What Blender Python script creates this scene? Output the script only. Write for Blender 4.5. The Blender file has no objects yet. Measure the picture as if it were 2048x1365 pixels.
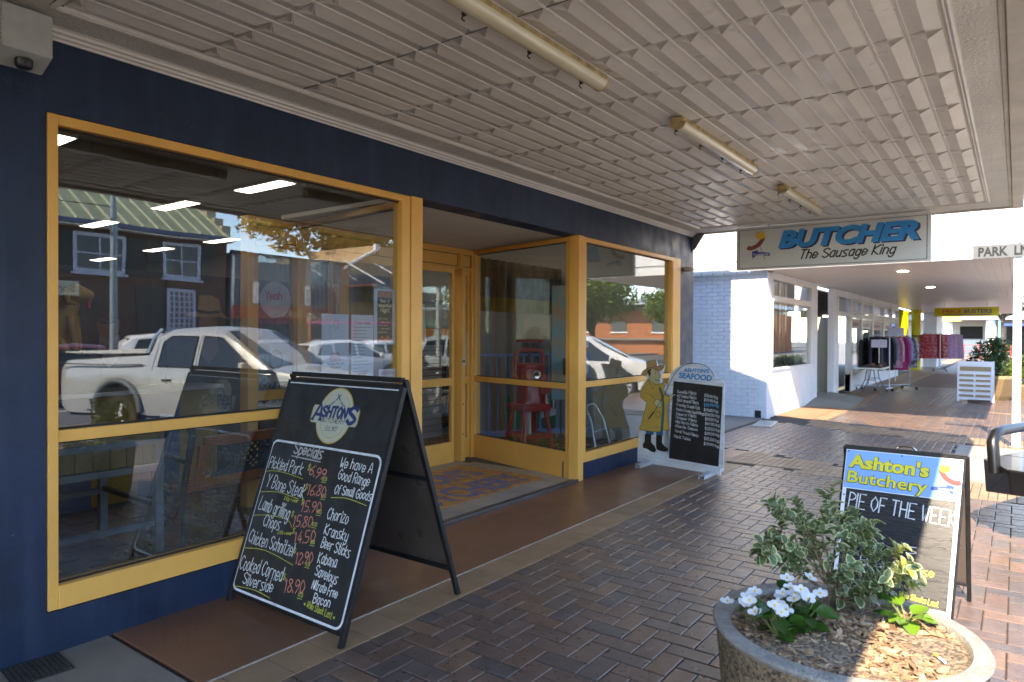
import bpy, math, random
from mathutils import Vector, Matrix
random.seed(7)
S = bpy.context.scene
COL = S.collection
PI = math.pi
R = math.radians
# ------------------------------------------------------------------ camera
RT = (0.594796, -0.803862, 0.004894); UP = (0.004367, 0.009319, 0.999947); FW = (0.803865, 0.594743, -0.009054)
cd = bpy.data.cameras.new('camera'); cam = bpy.data.objects.new('camera', cd); COL.objects.link(cam)
cd.sensor_width = 36; cd.lens = 24.0; cd.clip_start = 0.05; cd.clip_end = 1500
cam.matrix_world = Matrix(((RT[0], UP[0], -FW[0], 0), (RT[1], UP[1], -FW[1], 0), (RT[2], UP[2], -FW[2], 1.58), (0, 0, 0, 1)))
cd.dof.use_dof = True; cd.dof.focus_distance = 4.6; cd.dof.aperture_fstop = 2.8
S.camera = cam
# ------------------------------------------------------------------ daylight
SUN = Vector((-0.93, -0.18, 1.0)).normalized()
w = bpy.data.worlds.new('World'); S.world = w; w.use_nodes = True
nt = w.node_tree; bg = nt.nodes['Background']
sky = nt.nodes.new('ShaderNodeTexSky'); sky.sky_type = 'NISHITA'; sky.sun_disc = False
sky.sun_elevation = math.asin(SUN.z); sky.sun_rotation = math.atan2(SUN.x, SUN.y)
sky.air_density = 1.0; sky.dust_density = 0.0; sky.ozone_density = 4.0; sky.altitude = 1500
nt.links.new(sky.outputs[0], bg.inputs[0]); bg.inputs[1].default_value = 0.15
sl = bpy.data.lights.new('sun', 'SUN'); so = bpy.data.objects.new('sun', sl); COL.objects.link(so)
sl.energy = 2.3; sl.angle = R(0.55); sl.color = (1.0, 0.94, 0.85)
so.rotation_euler = (-SUN).to_track_quat('-Z', 'Y').to_euler(); so.location = (-20, -6, 30)
S.view_settings.view_transform = 'Standard'; S.view_settings.look = 'None'
S.view_settings.exposure = 2.95; S.view_settings.gamma = 1.0; S.view_settings.use_curve_mapping = False
S.view_settings.use_white_balance = True; S.view_settings.white_balance_temperature = 8300; S.view_settings.white_balance_tint = 12
S.cycles.max_bounces = 10; S.cycles.diffuse_bounces = 4; S.cycles.glossy_bounces = 4
S.cycles.transparent_max_bounces = 24; S.cycles.caustics_reflective = False; S.cycles.caustics_refractive = False
S.cycles.sample_clamp_indirect = 6.0

# ------------------------------------------------------------------ materials
MT = {}
def pm(name, col, rough=.55, var=.12, vs=4., bump=0., bs=60., metal=0., spec=.5, coat=0., col2=None, c2=(.45, .6), rand=0., world=False,
       stretch=(1, 1, 1), emit=0., det=5., speck=None, rv=0., fleck=None, stain=0., streak=0., transl=0.):
    """procedural surface: noise-mottled base colour, fine bump, roughness variation"""
    if name in MT: return MT[name]
    m = bpy.data.materials.new(name); m.use_nodes = True; t = m.node_tree; n = t.nodes; L = t.links.new
    b = n['Principled BSDF']
    b.inputs['Roughness'].default_value = rough; b.inputs['Metallic'].default_value = metal
    b.inputs['Specular IOR Level'].default_value = spec; b.inputs['Coat Weight'].default_value = coat
    tc = n.new('ShaderNodeTexCoord'); mp = n.new('ShaderNodeMapping'); mp.inputs['Scale'].default_value = stretch
    if world:
        g = n.new('ShaderNodeNewGeometry'); L(g.outputs['Position'], mp.inputs[0])
    else: L(tc.outputs['Object'], mp.inputs[0])
    nz = n.new('ShaderNodeTexNoise'); nz.inputs['Scale'].default_value = vs; nz.inputs['Detail'].default_value = det; nz.inputs['Roughness'].default_value = .6
    L(mp.outputs[0], nz.inputs[0])
    cr = n.new('ShaderNodeValToRGB'); e = cr.color_ramp.elements
    c = Vector(col)
    if col2 is None:
        e[0].position = .3; e[1].position = .7
        e[0].color = (*(c * (1 - var)), 1); e[1].color = (*[min(x, 1) for x in c * (1 + var)], 1)
    else:
        e[0].position, e[1].position = c2; e[0].color = (*c, 1); e[1].color = (*col2, 1)
    L(nz.outputs[0], cr.inputs[0]); out = cr.outputs[0]
    if speck:
        v = n.new('ShaderNodeTexVoronoi'); v.inputs['Scale'].default_value = speck[0]; L(mp.outputs[0], v.inputs[0])
        sr = n.new('ShaderNodeValToRGB'); sr.color_ramp.elements[0].color = (*speck[1], 1); sr.color_ramp.elements[1].color = (*speck[2], 1)
        sp = n.new('ShaderNodeSeparateColor'); L(v.outputs['Color'], sp.inputs[0]); L(sp.outputs[0], sr.inputs[0])
        mx = n.new('ShaderNodeMix'); mx.data_type = 'RGBA'; mx.inputs[0].default_value = speck[3]
        L(out, mx.inputs[6]); L(sr.outputs[0], mx.inputs[7]); out = mx.outputs[2]
    def mixin(fac, colr):
        nonlocal out
        q = n.new('ShaderNodeMix'); q.data_type = 'RGBA'; L(fac, q.inputs[0]); L(out, q.inputs[6])
        if isinstance(colr, tuple): q.inputs[7].default_value = (*colr, 1)
        else: L(colr, q.inputs[7])
        out = q.outputs[2]
    def thr(scale, lo, hi, amount, st=(1, 1, 1), det_=6):
        m3 = n.new('ShaderNodeMapping'); m3.inputs['Scale'].default_value = st; L(mp.outputs[0], m3.inputs[0])
        q = n.new('ShaderNodeTexNoise'); q.inputs['Scale'].default_value = scale; q.inputs['Detail'].default_value = det_; L(m3.outputs[0], q.inputs[0])
        r = n.new('ShaderNodeMapRange'); r.inputs[1].default_value = lo; r.inputs[2].default_value = hi; r.inputs[3].default_value = 0; r.inputs[4].default_value = amount; L(q.outputs[0], r.inputs[0]); return r.outputs[0]
    if stain: mixin(thr(1.7, .48, .68, stain), tuple(x * .55 for x in col))
    if streak: mixin(thr(9, .52, .72, streak, (1, 1, .07)), tuple(min(1, x * 1.5 + .02) for x in col))
    if fleck: mixin(thr(fleck[0], fleck[1], fleck[1] + .02, fleck[3]), fleck[2])
    if rand:
        oi = n.new('ShaderNodeObjectInfo'); mr = n.new('ShaderNodeMapRange'); mr.inputs[3].default_value = 1 - rand; mr.inputs[4].default_value = 1 + rand
        L(oi.outputs['Random'], mr.inputs[0]); hs = n.new('ShaderNodeHueSaturation'); L(mr.outputs[0], hs.inputs['Value']); L(out, hs.inputs['Color']); out = hs.outputs[0]
    L(out, b.inputs['Base Color'])
    if bump:
        nb = n.new('ShaderNodeTexNoise'); nb.inputs['Scale'].default_value = bs; nb.inputs['Detail'].default_value = 4; L(mp.outputs[0], nb.inputs[0])
        bm = n.new('ShaderNodeBump'); bm.inputs['Strength'].default_value = min(bump, 1); bm.inputs['Distance'].default_value = .01 if bump <= 1 else .01 * bump
        L(nb.outputs[0], bm.inputs['Height']); L(bm.outputs[0], b.inputs['Normal'])
    if rv:
        n2 = n.new('ShaderNodeTexNoise'); n2.inputs['Scale'].default_value = vs * 2.3; n2.inputs['Detail'].default_value = 6; L(mp.outputs[0], n2.inputs[0])
        m2 = n.new('ShaderNodeMapRange'); m2.inputs[1].default_value = .3; m2.inputs[2].default_value = .7
        m2.inputs[3].default_value = max(rough - rv, .02); m2.inputs[4].default_value = min(rough + rv, 1); L(n2.outputs[0], m2.inputs[0]); L(m2.outputs[0], b.inputs['Roughness'])
    if emit:
        b.inputs['Emission Color'].default_value = (*col, 1); b.inputs['Emission Strength'].default_value = emit
    if transl:
        tb = n.new('ShaderNodeBsdfTranslucent'); ms = n.new('ShaderNodeMixShader'); ms.inputs[0].default_value = transl; L(out, tb.inputs[0])
        L(b.outputs[0], ms.inputs[1]); L(tb.outputs[0], ms.inputs[2]); L(ms.outputs[0], n['Material Output'].inputs[0])
    MT[name] = m
    return m

def glass(name, tint=(1, 1, 1), f0=.07):
    """window glass: clear with a Schlick mirror term; no light-path or camera dependence"""
    if name in MT: return MT[name]
    m = bpy.data.materials.new(name); m.use_nodes = True; t = m.node_tree; n = t.nodes; L = t.links.new
    n.remove(n['Principled BSDF']); o = n['Material Output']
    tr = n.new('ShaderNodeBsdfTransparent'); tr.inputs[0].default_value = (*tint, 1)
    gl = n.new('ShaderNodeBsdfGlossy'); gl.inputs['Roughness'].default_value = .0; gl.inputs[0].default_value = (.97, .98, 1, 1)
    lw = n.new('ShaderNodeLayerWeight'); lw.inputs[0].default_value = .5   # facing = 1-|cos|
    p = n.new('ShaderNodeMath'); p.operation = 'POWER'; p.inputs[1].default_value = 5.0; L(lw.outputs['Facing'], p.inputs[0])
    mr = n.new('ShaderNodeMapRange'); mr.inputs[3].default_value = f0; mr.inputs[4].default_value = 1.0; L(p.outputs[0], mr.inputs[0])
    mx = n.new('ShaderNodeMixShader'); L(mr.outputs[0], mx.inputs[0]); L(tr.outputs[0], mx.inputs[1]); L(gl.outputs[0], mx.inputs[2])
    g = n.new('ShaderNodeNewGeometry'); nz = n.new('ShaderNodeTexNoise'); nz.inputs['Scale'].default_value = 1.6; nz.inputs['Detail'].default_value = 1; L(g.outputs['Position'], nz.inputs[0])
    bm = n.new('ShaderNodeBump'); bm.inputs['Strength'].default_value = .5; bm.inputs['Distance'].default_value = .0016; L(nz.outputs[0], bm.inputs['Height']); L(bm.outputs[0], gl.inputs['Normal'])
    df = n.new('ShaderNodeBsdfDiffuse'); df.inputs[0].default_value = (.5, .48, .45, 1); n2 = n.new('ShaderNodeTexNoise'); n2.inputs['Scale'].default_value = 5; n2.inputs['Detail'].default_value = 6; L(g.outputs['Position'], n2.inputs[0])
    m2 = n.new('ShaderNodeMapRange'); m2.inputs[1].default_value = .4; m2.inputs[2].default_value = .75; m2.inputs[3].default_value = .002; m2.inputs[4].default_value = .02; L(n2.outputs[0], m2.inputs[0])
    mz = n.new('ShaderNodeMixShader'); L(m2.outputs[0], mz.inputs[0]); L(mx.outputs[0], mz.inputs[1]); L(df.outputs[0], mz.inputs[2]); L(mz.outputs[0], o.inputs[0])
    MT[name] = m
    return m

# ------------------------------------------------------------------ mesh building
class MB:
    def __init__(s): s.v = []; s.f = []; s.m = []
    def add(s, vs, fs, m=0):
        b = len(s.v); s.v += [tuple(x) for x in vs]; s.f += [tuple(i + b for i in f) for f in fs]; s.m += [m] * len(fs); return s
    def box(s, x0, y0, z0, x1, y1, z1, m=0):
        return s.add([(x0, y0, z0), (x1, y0, z0), (x1, y1, z0), (x0, y1, z0), (x0, y0, z1), (x1, y0, z1), (x1, y1, z1), (x0, y1, z1)],
                     [(3, 2, 1, 0), (4, 5, 6, 7), (0, 1, 5, 4), (1, 2, 6, 5), (2, 3, 7, 6), (3, 0, 4, 7)], m)
    def bar(s, p0, p1, w, h=None, m=0, up=(0, 0, 1)):
        h = w if h is None else h
        p0, p1 = Vector(p0), Vector(p1); d = (p1 - p0).normalized(); u = Vector(up)
        if abs(d.dot(u)) > .99: u = Vector((0, 1, 0)) if abs(d.y) < .9 else Vector((1, 0, 0))
        r = d.cross(u).normalized() * (w / 2); t = r.cross(d).normalized() * (h / 2)
        q = []
        for p in (p0, p1): q += [p - r - t, p + r - t, p + r + t, p - r + t]
        return s.add(q, [(3, 2, 1, 0), (4, 5, 6, 7), (0, 1, 5, 4), (1, 2, 6, 5), (2, 3, 7, 6), (3, 0, 4, 7)], m)
    def tube(s, pts, r, n=8, m=0, closed=False, caps=True):
        pts = [Vector(p) for p in pts]; k = len(pts); rs = r if isinstance(r, (list, tuple)) else [r] * k
        vs = []; prev = None
        for i, p in enumerate(pts):
            a = pts[i - 1] if (i > 0 or closed) else p; b = pts[(i + 1) % k] if (i < k - 1 or closed) else p
            d = (b - a).normalized()
            if prev is None: u = Vector((0, 0, 1)) if abs(d.z) < .9 else Vector((1, 0, 0))
            else: u = prev
            x = d.cross(u)
            if x.length < 1e-5: x = d.cross(Vector((0, 1, .1)))
            x.normalize(); y = x.cross(d).normalized(); prev = y
            for j in range(n):
                t = 2 * PI * j / n; vs.append(p + x * (math.cos(t) * rs[i]) + y * (math.sin(t) * rs[i]))
        fs = []
        for i in range(k if closed else k - 1):
            a, b = i * n, ((i + 1) % k) * n
            for j in range(n): fs.append((a + j, a + (j + 1) % n, b + (j + 1) % n, b + j))
        if caps and not closed: fs += [tuple(range(n - 1, -1, -1)), tuple(range((k - 1) * n, k * n))]
        return s.add(vs, fs, m)
    def lathe(s, prof, n=24, c=(0, 0, 0), m=0, axis='z', cap=True):
        vs = []
        for r, z in prof:
            for j in range(n):
                t = 2 * PI * j / n; a, b = r * math.cos(t), r * math.sin(t)
                p = (a, b, z) if axis == 'z' else ((z, a, b) if axis == 'x' else (a, z, b))
                vs.append((p[0] + c[0], p[1] + c[1], p[2] + c[2]))
        fs = []
        for i in range(len(prof) - 1):
            for j in range(n): fs.append((i * n + j, i * n + (j + 1) % n, (i + 1) * n + (j + 1) % n, (i + 1) * n + j))
        if cap:
            if prof[0][0] > 1e-4: fs.append(tuple(range(n - 1, -1, -1)))
            if prof[-1][0] > 1e-4: fs.append(tuple(range((len(prof) - 1) * n, len(prof) * n)))
        return s.add(vs, fs, m)
    def prism(s, poly, o, u, v, t, m=0):
        """polygon (a,b) in the plane o+a*u+b*v, thickened by t along u x v"""
        o, u, v = Vector(o), Vector(u), Vector(v); n = u.cross(v).normalized() * t
        k = len(poly); vs = [o + u * a + v * b for a, b in poly]; vs += [p + n for p in vs]
        fs = [tuple(range(k - 1, -1, -1)), tuple(range(k, 2 * k))] + [(i, (i + 1) % k, k + (i + 1) % k, k + i) for i in range(k)]
        return s.add(vs, fs, m)
    def poly(s, pts, m=0): return s.add(pts, [tuple(range(len(pts)))], m)
    def mesh(s, name, mats):
        me = bpy.data.meshes.new(name); me.from_pydata(s.v, [], s.f)
        for x in (mats if isinstance(mats, (list, tuple)) else [mats]): me.materials.append(x)
        if any(s.m): me.polygons.foreach_set('material_index', s.m)
        me.update(); return me
    def build(s, name, mats, parent=None, smooth=False, bev=0., loc=None):
        me = s.mesh(name, mats)
        if smooth:
            me.polygons.foreach_set('use_smooth', [True] * len(me.polygons))
            try: me.set_sharp_from_angle(angle=R(smooth if smooth is not True else 40))
            except Exception: pass
        o = bpy.data.objects.new(name, me); COL.objects.link(o); o.parent = parent
        if loc: o.location = loc
        if bev:
            b = o.modifiers.new('b', 'BEVEL'); b.width = bev; b.segments = 2; b.limit_method = 'ANGLE'; b.angle_limit = R(40)
        return o
def tag(o, label, cat, group=None):
    o['label'] = label; o['category'] = cat
    if group: o['group'] = group
    return o
def thing(name, label, cat, loc=(0, 0, 0), rz=0., group=None):
    o = bpy.data.objects.new(name, None); COL.objects.link(o); o.location = loc; o.rotation_euler = (0, 0, rz); o.empty_display_size = .1
    return tag(o, label, cat, group)
def struct(o, kind='structure'): o['kind'] = kind; return o
def sempty(name, loc=(0, 0, 0)):
    o = bpy.data.objects.new(name, None); COL.objects.link(o); o.location = loc; o['kind'] = 'structure'; return o
def kids(o): return [c for c in bpy.data.objects if c.parent is o]
def dup(o, loc=None, rz=None, label=None, parent=None):
    c = o.copy(); COL.objects.link(c)
    if parent is not None: c.parent = parent
    if loc is not None: c.location = loc
    if rz is not None: c.rotation_euler = (0, 0, rz)
    if label: c['label'] = label
    for k in kids(o): dup(k, parent=c)
    return c
def inst(name, me, parent=None, loc=(0, 0, 0), rz=0., rot=None, sc=None):
    o = bpy.data.objects.new(name, me); COL.objects.link(o); o.parent = parent; o.location = loc
    o.rotation_euler = rot if rot is not None else (0, 0, rz)
    if sc: o.scale = sc
    return o

# ------------------------------------------------------------------ lettering (single-stroke alphabet drawn as ribbons)
G = {k: v.split() for k, v in {
 'A': '022842 1434', 'B': '0208 082847462505 2544432202', 'C': '472806042243', 'D': '0208 082846442202', 'E': '48080242 0535', 'F': '480802 0535',
 'G': '472806042243 434525', 'H': '0802 4842 0545', 'I': '0802', 'J': '38332203', 'K': '0802 480542', 'L': '080242', 'M': '0208254842', 'N': '02084248',
 'O': '28060422444628', 'P': '0208 082847462505', 'Q': '28060422444628 3342', 'R': '0208 082847462505 2542', 'S': '4728070644432203', 'T': '0848 2822',
 'U': '0804224448', 'V': '082248', 'W': '0812253248', 'X': '0842 0248', 'Y': '082548 2522', 'Z': '08480242',
 'a': '3616041233 3632', 'b': '0802 051635331203', 'c': '3516041233', 'd': '3832 3516041233', 'e': '0434351605031233', 'f': '38281712 0626',
 'g': '3516041233 36311001', 'h': '0802 05163532', 'i': '0602 0708', 'j': '26211001', 'k': '0802 360432', 'l': '0802', 'm': '0602 05162522 25364542',
 'n': '0602 05163532', 'o': '160412333516', 'p': '0600 051635331203', 'q': '3630 3516041233', 'r': '0602 051636', 's': '361605332202', 't': '18132232 0626',
 'u': '06031233 3632', 'v': '061236', 'w': '0612243246', 'x': '0632 0236', 'y': '06031233 36311001', 'z': '06360232',
 '0': '18060412343618', '1': '071812', '2': '071837360232', '3': '08381534331203', '4': '280434 2622', '5': '38080525342202', '6': '3805031233341504',
 '7': '083812', '8': '180734331203043718', '9': '3615060718373512', '$': '3718070634331203 1911', '.': '0203', "'": '0807', '+': '0444 2622',
 '*': '0444 1335 1533', '/': '0228', '-': '0525', '&': '42161728370403122244'}.items()}
ADV = {**{c: 5.4 for c in 'ABCDEGHKMNOQRSTUVWXYZ'}, 'I': 1.6, 'i': 1.6, 'l': 1.6, '.': 1.4, "'": 1.4, ' ': 2.6, 'm': 5.4, '1': 3.2, '*': 5.6, 'f': 3.6, 't': 3.8, 'L': 5.0, 'F': 5.2, 'P': 5.2, 'w': 5.2}
def smooth(p):
    if len(p) < 3: return p
    closed = p[0] == p[-1]; q = []
    n = len(p)
    for i in range(n - 1):
        a = p[i - 1] if i else (p[-2] if closed else p[0]); b, c = p[i], p[i + 1]; d = p[i + 2] if i + 2 < n else (p[1] if closed else p[-1])
        for k in range(3):
            t = k / 3; q.append(tuple(.5 * (2 * b[j] + (c[j] - a[j]) * t + (2 * a[j] - 5 * b[j] + 4 * c[j] - d[j]) * t * t + (3 * b[j] - a[j] - 3 * c[j] + d[j]) * t ** 3) for j in (0, 1)))
    return q + [p[-1]]
def ribbon(mb, pts, wd, fr, d, m=0):
    """constant-width ribbon along 2D points, mitred, d above the frame's plane"""
    n = len(pts); L = []; Rr = []
    for i, p in enumerate(pts):
        a = pts[max(i - 1, 0)]; b = pts[min(i + 1, n - 1)]
        if pts[0] == pts[-1] and n > 2:
            if i == 0: a = pts[-2]
            if i == n - 1: b = pts[1]
        dx, dy = b[0] - a[0], b[1] - a[1]; l = math.hypot(dx, dy) or 1
        k = wd / 2
        ex = (0, 0)
        if i == 0: ex = (-dx / l * k * .7, -dy / l * k * .7)
        if i == n - 1: ex = (dx / l * k * .7, dy / l * k * .7)
        L.append((p[0] - dy / l * k + ex[0], p[1] + dx / l * k + ex[1])); Rr.append((p[0] + dy / l * k + ex[0], p[1] - dx / l * k + ex[1]))
    vs = [fr(a, b, d) for a, b in L] + [fr(a, b, d) for a, b in Rr]
    mb.add(vs, [(n + i, n + i + 1, i + 1, i) for i in range(n - 1)], m)
def text(mb, s, a, b, width, h, fr, d=.002, wt=.008, ang=0., slant=0., curve=True, serif=0., m=0, jit=0., rnd=None):
    """write s with its baseline from (a,b), cap height h, fitted to width; fr maps (a,b,d) to 3D"""
    tot = sum(ADV.get(c, 4.5) for c in s) - 1.2; sx = width / tot; sy = h / 6; x = 0; ca, sa = math.cos(R(ang)), math.sin(R(ang)); k = 0
    for c in s:
        jy = (random.random() - .5) * jit * h
        for st in G.get(c, []):
            p = [(int(st[i]), int(st[i + 1]) - 2) for i in range(0, len(st), 2)]
            ends = (p[0], p[-1])
            if curve: p = smooth(p)
            def T(q):
                X = (x + q[0]) * sx + slant * q[1] * sy; Y = q[1] * sy + jy
                return (a + X * ca - Y * sa, b + X * sa + Y * ca)
            k += 1
            ribbon(mb, [T(q) for q in p], wt, fr, d + (k % 6) * .00012, m)
            if serif and ends[0] != ends[1]:
                for e in ends:
                    if e[1] in (0, 6, 4) and not (c in 'CGSacesdg' and e[1] == 4):
                        ribbon(mb, [T((e[0] - serif, e[1])), T((e[0] + serif, e[1]))], wt * .62, fr, d + .0008 + (k % 3) * .00012, m)
        x += ADV.get(c, 4.5)
def frame(o, u, v):
    o, u, v = Vector(o), Vector(u).normalized(), Vector(v).normalized(); n = u.cross(v).normalized()
    return lambda a, b, d=0.: o + u * a + v * b + n * d
def bold(name, s, mat, parent, fr, a, b, h, width=None, shear=0., off=0., d=.002, ang=0., ex=.0012):
    """solid block lettering from the built-in face"""
    cu = bpy.data.curves.new(name, 'FONT'); cu.body = s; cu.size = h / .7; cu.shear = shear; cu.offset = off; cu.extrude = ex; cu.resolution_u = 3
    tmp = bpy.data.objects.new(name, cu); COL.objects.link(tmp)
    bpy.context.view_layer.update(); me = bpy.data.meshes.new_from_object(tmp.evaluated_get(bpy.context.evaluated_depsgraph_get()))
    bpy.data.objects.remove(tmp); bpy.data.curves.remove(cu); me.name = name; me.materials.clear(); me.materials.append(mat)
    xs = [v.co.x for v in me.vertices]; x0, x1 = min(xs), max(xs); sx = width / (x1 - x0) if width else 1.
    ca, sa = math.cos(ang), math.sin(ang)
    for v in me.vertices:
        X, Y = (v.co.x - x0) * sx, v.co.y; v.co = fr(a + X * ca - Y * sa, b + X * sa + Y * ca, d + v.co.z)
    me.update(); o = bpy.data.objects.new(name, me); COL.objects.link(o); o.parent = parent
    return o
def fill(mb, pts, fr, d=.002, m=0): mb.poly([fr(a, b, d) for a, b in pts], m)
def ell(cx, cy, rx, ry, n=28, a0=0, a1=2 * PI): return [(cx + rx * math.cos(a0 + (a1 - a0) * i / n), cy + ry * math.sin(a0 + (a1 - a0) * i / n)) for i in range(n + (a1 - a0 < 6.2))]
# ================================================================== palette
gold = pm('ochre_paint', (.86, .435, .105), .42, .07, 3, .15, 30, rv=.08, fleck=(38, .735, (.16, .10, .05), .7), stain=.10, world=True)
navy = pm('navy_render', (.0075, .022, .056), .5, .3, 2.2, .28, 45, rv=.12, world=True, fleck=(30, .72, (.10, .11, .12), .75), streak=.5)
navyw = pm('navy_wall', (.013, .024, .05), .42, .25, 1.5, .35, 70, world=True, rv=.1)
cream = pm('pressed_ceiling_paint', (.70, .665, .61), .36, .09, 2.2, .12, 35, world=True, rv=.1, stain=.16, fleck=(26, .735, (.25, .2, .15), .6))
creamr = pm('pressed_border', (.66, .63, .57), .45, .12, 2, 1.0, 60, world=True, stain=.15)
white = pm('white_paint', (.78, .78, .77), .45, .05, 2.5, .15, 30)
white2 = pm('white_masonry', (.76, .77, .80), .6, .07, 1.5, .5, 25, world=True)
steel = pm('brushed_steel', (.42, .46, .5), .38, .12, 8, .1, 60, metal=.8)
black = pm('black_metal', (.012, .012, .013), .4, .2, 9, .2, 50)
rubber = pm('rubber', (.015, .015, .015), .8, .2, 9)
dark = pm('dark_void', (.012, .011, .011), .8, .2)
GL = glass('window_glass', (.90, .93, .93), .085)
GLS = glass('side_glass', (.93, .95, .95), .05)
asph = pm('asphalt', (.115, .11, .105), .85, .25, 1.2, .8, 220, world=True, speck=(240, (.03, .03, .03), (.13, .13, .12), .35))
sand = pm('joint_sand', (.05, .042, .036), .95, .3, 8, world=True)
conc = pm('grey_concrete', (.20, .18, .155), .8, .18, 1.6, .5, 120, world=True, stain=.35)
concl = pm('pale_concrete', (.23, .22, .195), .8, .14, 1.2, .5, 120, world=True)
brownslab = pm('painted_brown_concrete', (.19, .085, .048), .36, .16, 1.1, .22, 45, world=True, rv=.07, stain=.3, fleck=(22, .72, (.35, .3, .26), .7))
PAV = [pm('paver_%d' % i, c, .32, .26, 9, .26, 160, world=True, rv=.07, spec=.8, stain=.22, fleck=(9, .745, (.03, .027, .025), .7)) for i, c in enumerate(
    [(.125, .084, .070), (.145, .094, .076), (.108, .082, .076), (.145, .086, .064), (.088, .074, .075), (.175, .106, .074)])]
TAN = [pm('tan_tile_%d' % i, c, .5, .14, 4, .3, 130, world=True, rv=.1) for i, c in enumerate([(.27, .165, .095), (.30, .185, .108), (.25, .16, .095)])]

# ================================================================== ground
g = MB(); g.box(-220, -220, -.60, 220, 220, -.215); struct(g.build('ground', asph))
KY = -.62
m = MB(); m.box(-60, -18.6, -.214, 120, KY - .16, -.15); road = struct(m.build('road', asph))
lm = pm('road_paint', (.7, .7, .68), .7, .15, 6, world=True)
for i in range(16):        # angle-parking bays
    x0 = -14 + i * 3.05
    q = MB(); q.prism([(0, 0), (.1, 0), (.1 - 1.9, -5.2), (-1.9, -5.2)], (x0, KY - .4, -.15), (1, 0, 0), (0, 1, 0), .004); q.build('bay_line', lm, road)
q = MB()
for i in range(14): q.box(-30 + i * 9, -9.4, -.15, -27 + i * 9, -9.28, -.146)
q.build('centre_line', lm, road)
m = MB(); m.box(-60, KY - .16, -.2, 120, KY, -.008); struct(m.build('kerb', concl))
m = MB(); m.box(-60, -40, -.21, 120, -18.6, -.02); struct(m.build('far_footpath', conc))
fp = struct(MB().box(-60, KY, -.2, 120, 3.8, -.012).box(9.62, 3.8, -.2, 13.45, 30, -.012).build('footpath', sand))

U = .1153; LG = 2 * U; JT = .0030
XM, YM = 1.0, -.6
def paver_me(horizontal, mat, x0=None, x1=None, y0=None, y1=None):
    w_, h_ = (LG, U) if horizontal else (U, LG)
    x0 = 0 if x0 is None else x0; y0 = 0 if y0 is None else y0; x1 = w_ if x1 is None else x1; y1 = h_ if y1 is None else y1
    return pav_add(MB(), x0, y0, x1, y1)
def pav_add(mb, x0, y0, x1, y1, z=0., m=0, j=JT, c=.005, t=.012):
    x0 += j; y0 += j; x1 -= j; y1 -= j
    if x1 - x0 < .012 or y1 - y0 < .012: return mb
    V = [(x0, y0, z - t), (x1, y0, z - t), (x1, y1, z - t), (x0, y1, z - t), (x0, y0, z - c * .7), (x1, y0, z - c * .7), (x1, y1, z - c * .7), (x0, y1, z - c * .7),
         (x0 + c, y0 + c, z), (x1 - c, y0 + c, z), (x1 - c, y1 - c, z), (x0 + c, y1 - c, z)]
    F = [(8, 9, 10, 11)]
    for a in range(4):
        b = (a + 1) % 4; F += [(a, b, 4 + b, 4 + a), (4 + a, 4 + b, 8 + b, 8 + a)]
    return mb.add(V, F, m)
def infrus(x, y, z=0., mg=1.06):
    d = Vector((x, y, z - 1.58)); a, b, c = d.dot(Vector(RT)), d.dot(Vector(UP)), d.dot(Vector(FW))
    return c > .2 and abs(a / c) < .75 * mg and abs(b / c) < .5 * mg, c
def inpoly(x, y, P):
    r = False; n = len(P)
    for i in range(n):
        (x1, y1), (x2, y2) = P[i], P[i - 1]
        if (y1 > y) != (y2 > y) and x < (x2 - x1) * (y - y1) / (y2 - y1) + x1: r = not r
    return r
BANDA = [(9.43, 2.96), (9.07, 1.69), (8.98, .44), (8.92, KY), (8.06, KY), (8.14, .4), (8.34, 1.58), (8.49, 2.70), (8.49, 2.96)]
SLAB = [(11.97, .68), (10.47, .66), (8.99, .47), (8.93, KY), (11.9, KY), (11.93, .1)]
BANDB = [(13.97, 3.09), (12.81, 3.04), (12.49, 2.22), (12.1, .69), (11.95, KY), (12.8, KY), (12.89, .57), (13.41, 2.39)]
cand = []
X0, X1, YB, YT = -.5, 25.0, KY, 2.68
na = int((X1 - X0) / U) + 3; nb = int((4.0 - YB) / U) + 3
for a in range(-2, na):
    for b in range(-2, nb):
        s_ = (a - b) % 4
        if s_ not in (0, 2): continue
        x, y = X0 + a * U, 2.68 - 30 * U + b * U
        if s_ == 0: r_ = [x, y, x + LG, y + U]
        else: r_ = [x, y - U, x + U, y + U]
        cx_, cy_ = (r_[0] + r_[2]) / 2, (r_[1] + r_[3]) / 2
        ymax = 2.68 if cx_ < 8.5 else (3.8 if 9.4 < cx_ < 12.9 else 2.87)
        if cx_ > 8.5 and cx_ < 9.5: ymax = 2.96
        r_ = [max(r_[0], X0), max(r_[1], YB), min(r_[2], X1), min(r_[3], ymax)]
        if r_[2] - r_[0] < .02 or r_[3] - r_[1] < .02: continue
        if any(inpoly(cx_, cy_, P) for P in (BANDA, SLAB, BANDB)): continue
        ok, dist = infrus(cx_, cy_, 0, 1.15)
        cand.append((0 if ok else 1, dist if ok else abs(cx_) + 50, r_))
cand.sort(key=lambda c: (c[0], c[1]))
shared = {}
rest = MB()
for i, (o_, d_, r_) in enumerate(cand):
    k = (round(r_[2] - r_[0], 4), round(r_[3] - r_[1], 4)); mi = random.choice([0, 0, 1, 1, 2, 2, 3, 4, 5])
    if i < 290 and o_ == 0:
        if (k, mi) not in shared: shared[(k, mi)] = pav_add(MB(), 0, 0, *k).mesh('paver', PAV[mi])
        inst('paver', shared[(k, mi)], fp, (r_[0], r_[1], random.uniform(-.0012, .0012)), rot=(random.uniform(-.004, .004), random.uniform(-.004, .004), 0))
    else: pav_add(rest, *r_, z=random.uniform(-.001, .001), m=mi)
o = rest.build('paver_field', PAV, fp); o['kind'] = 'stuff'
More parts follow.
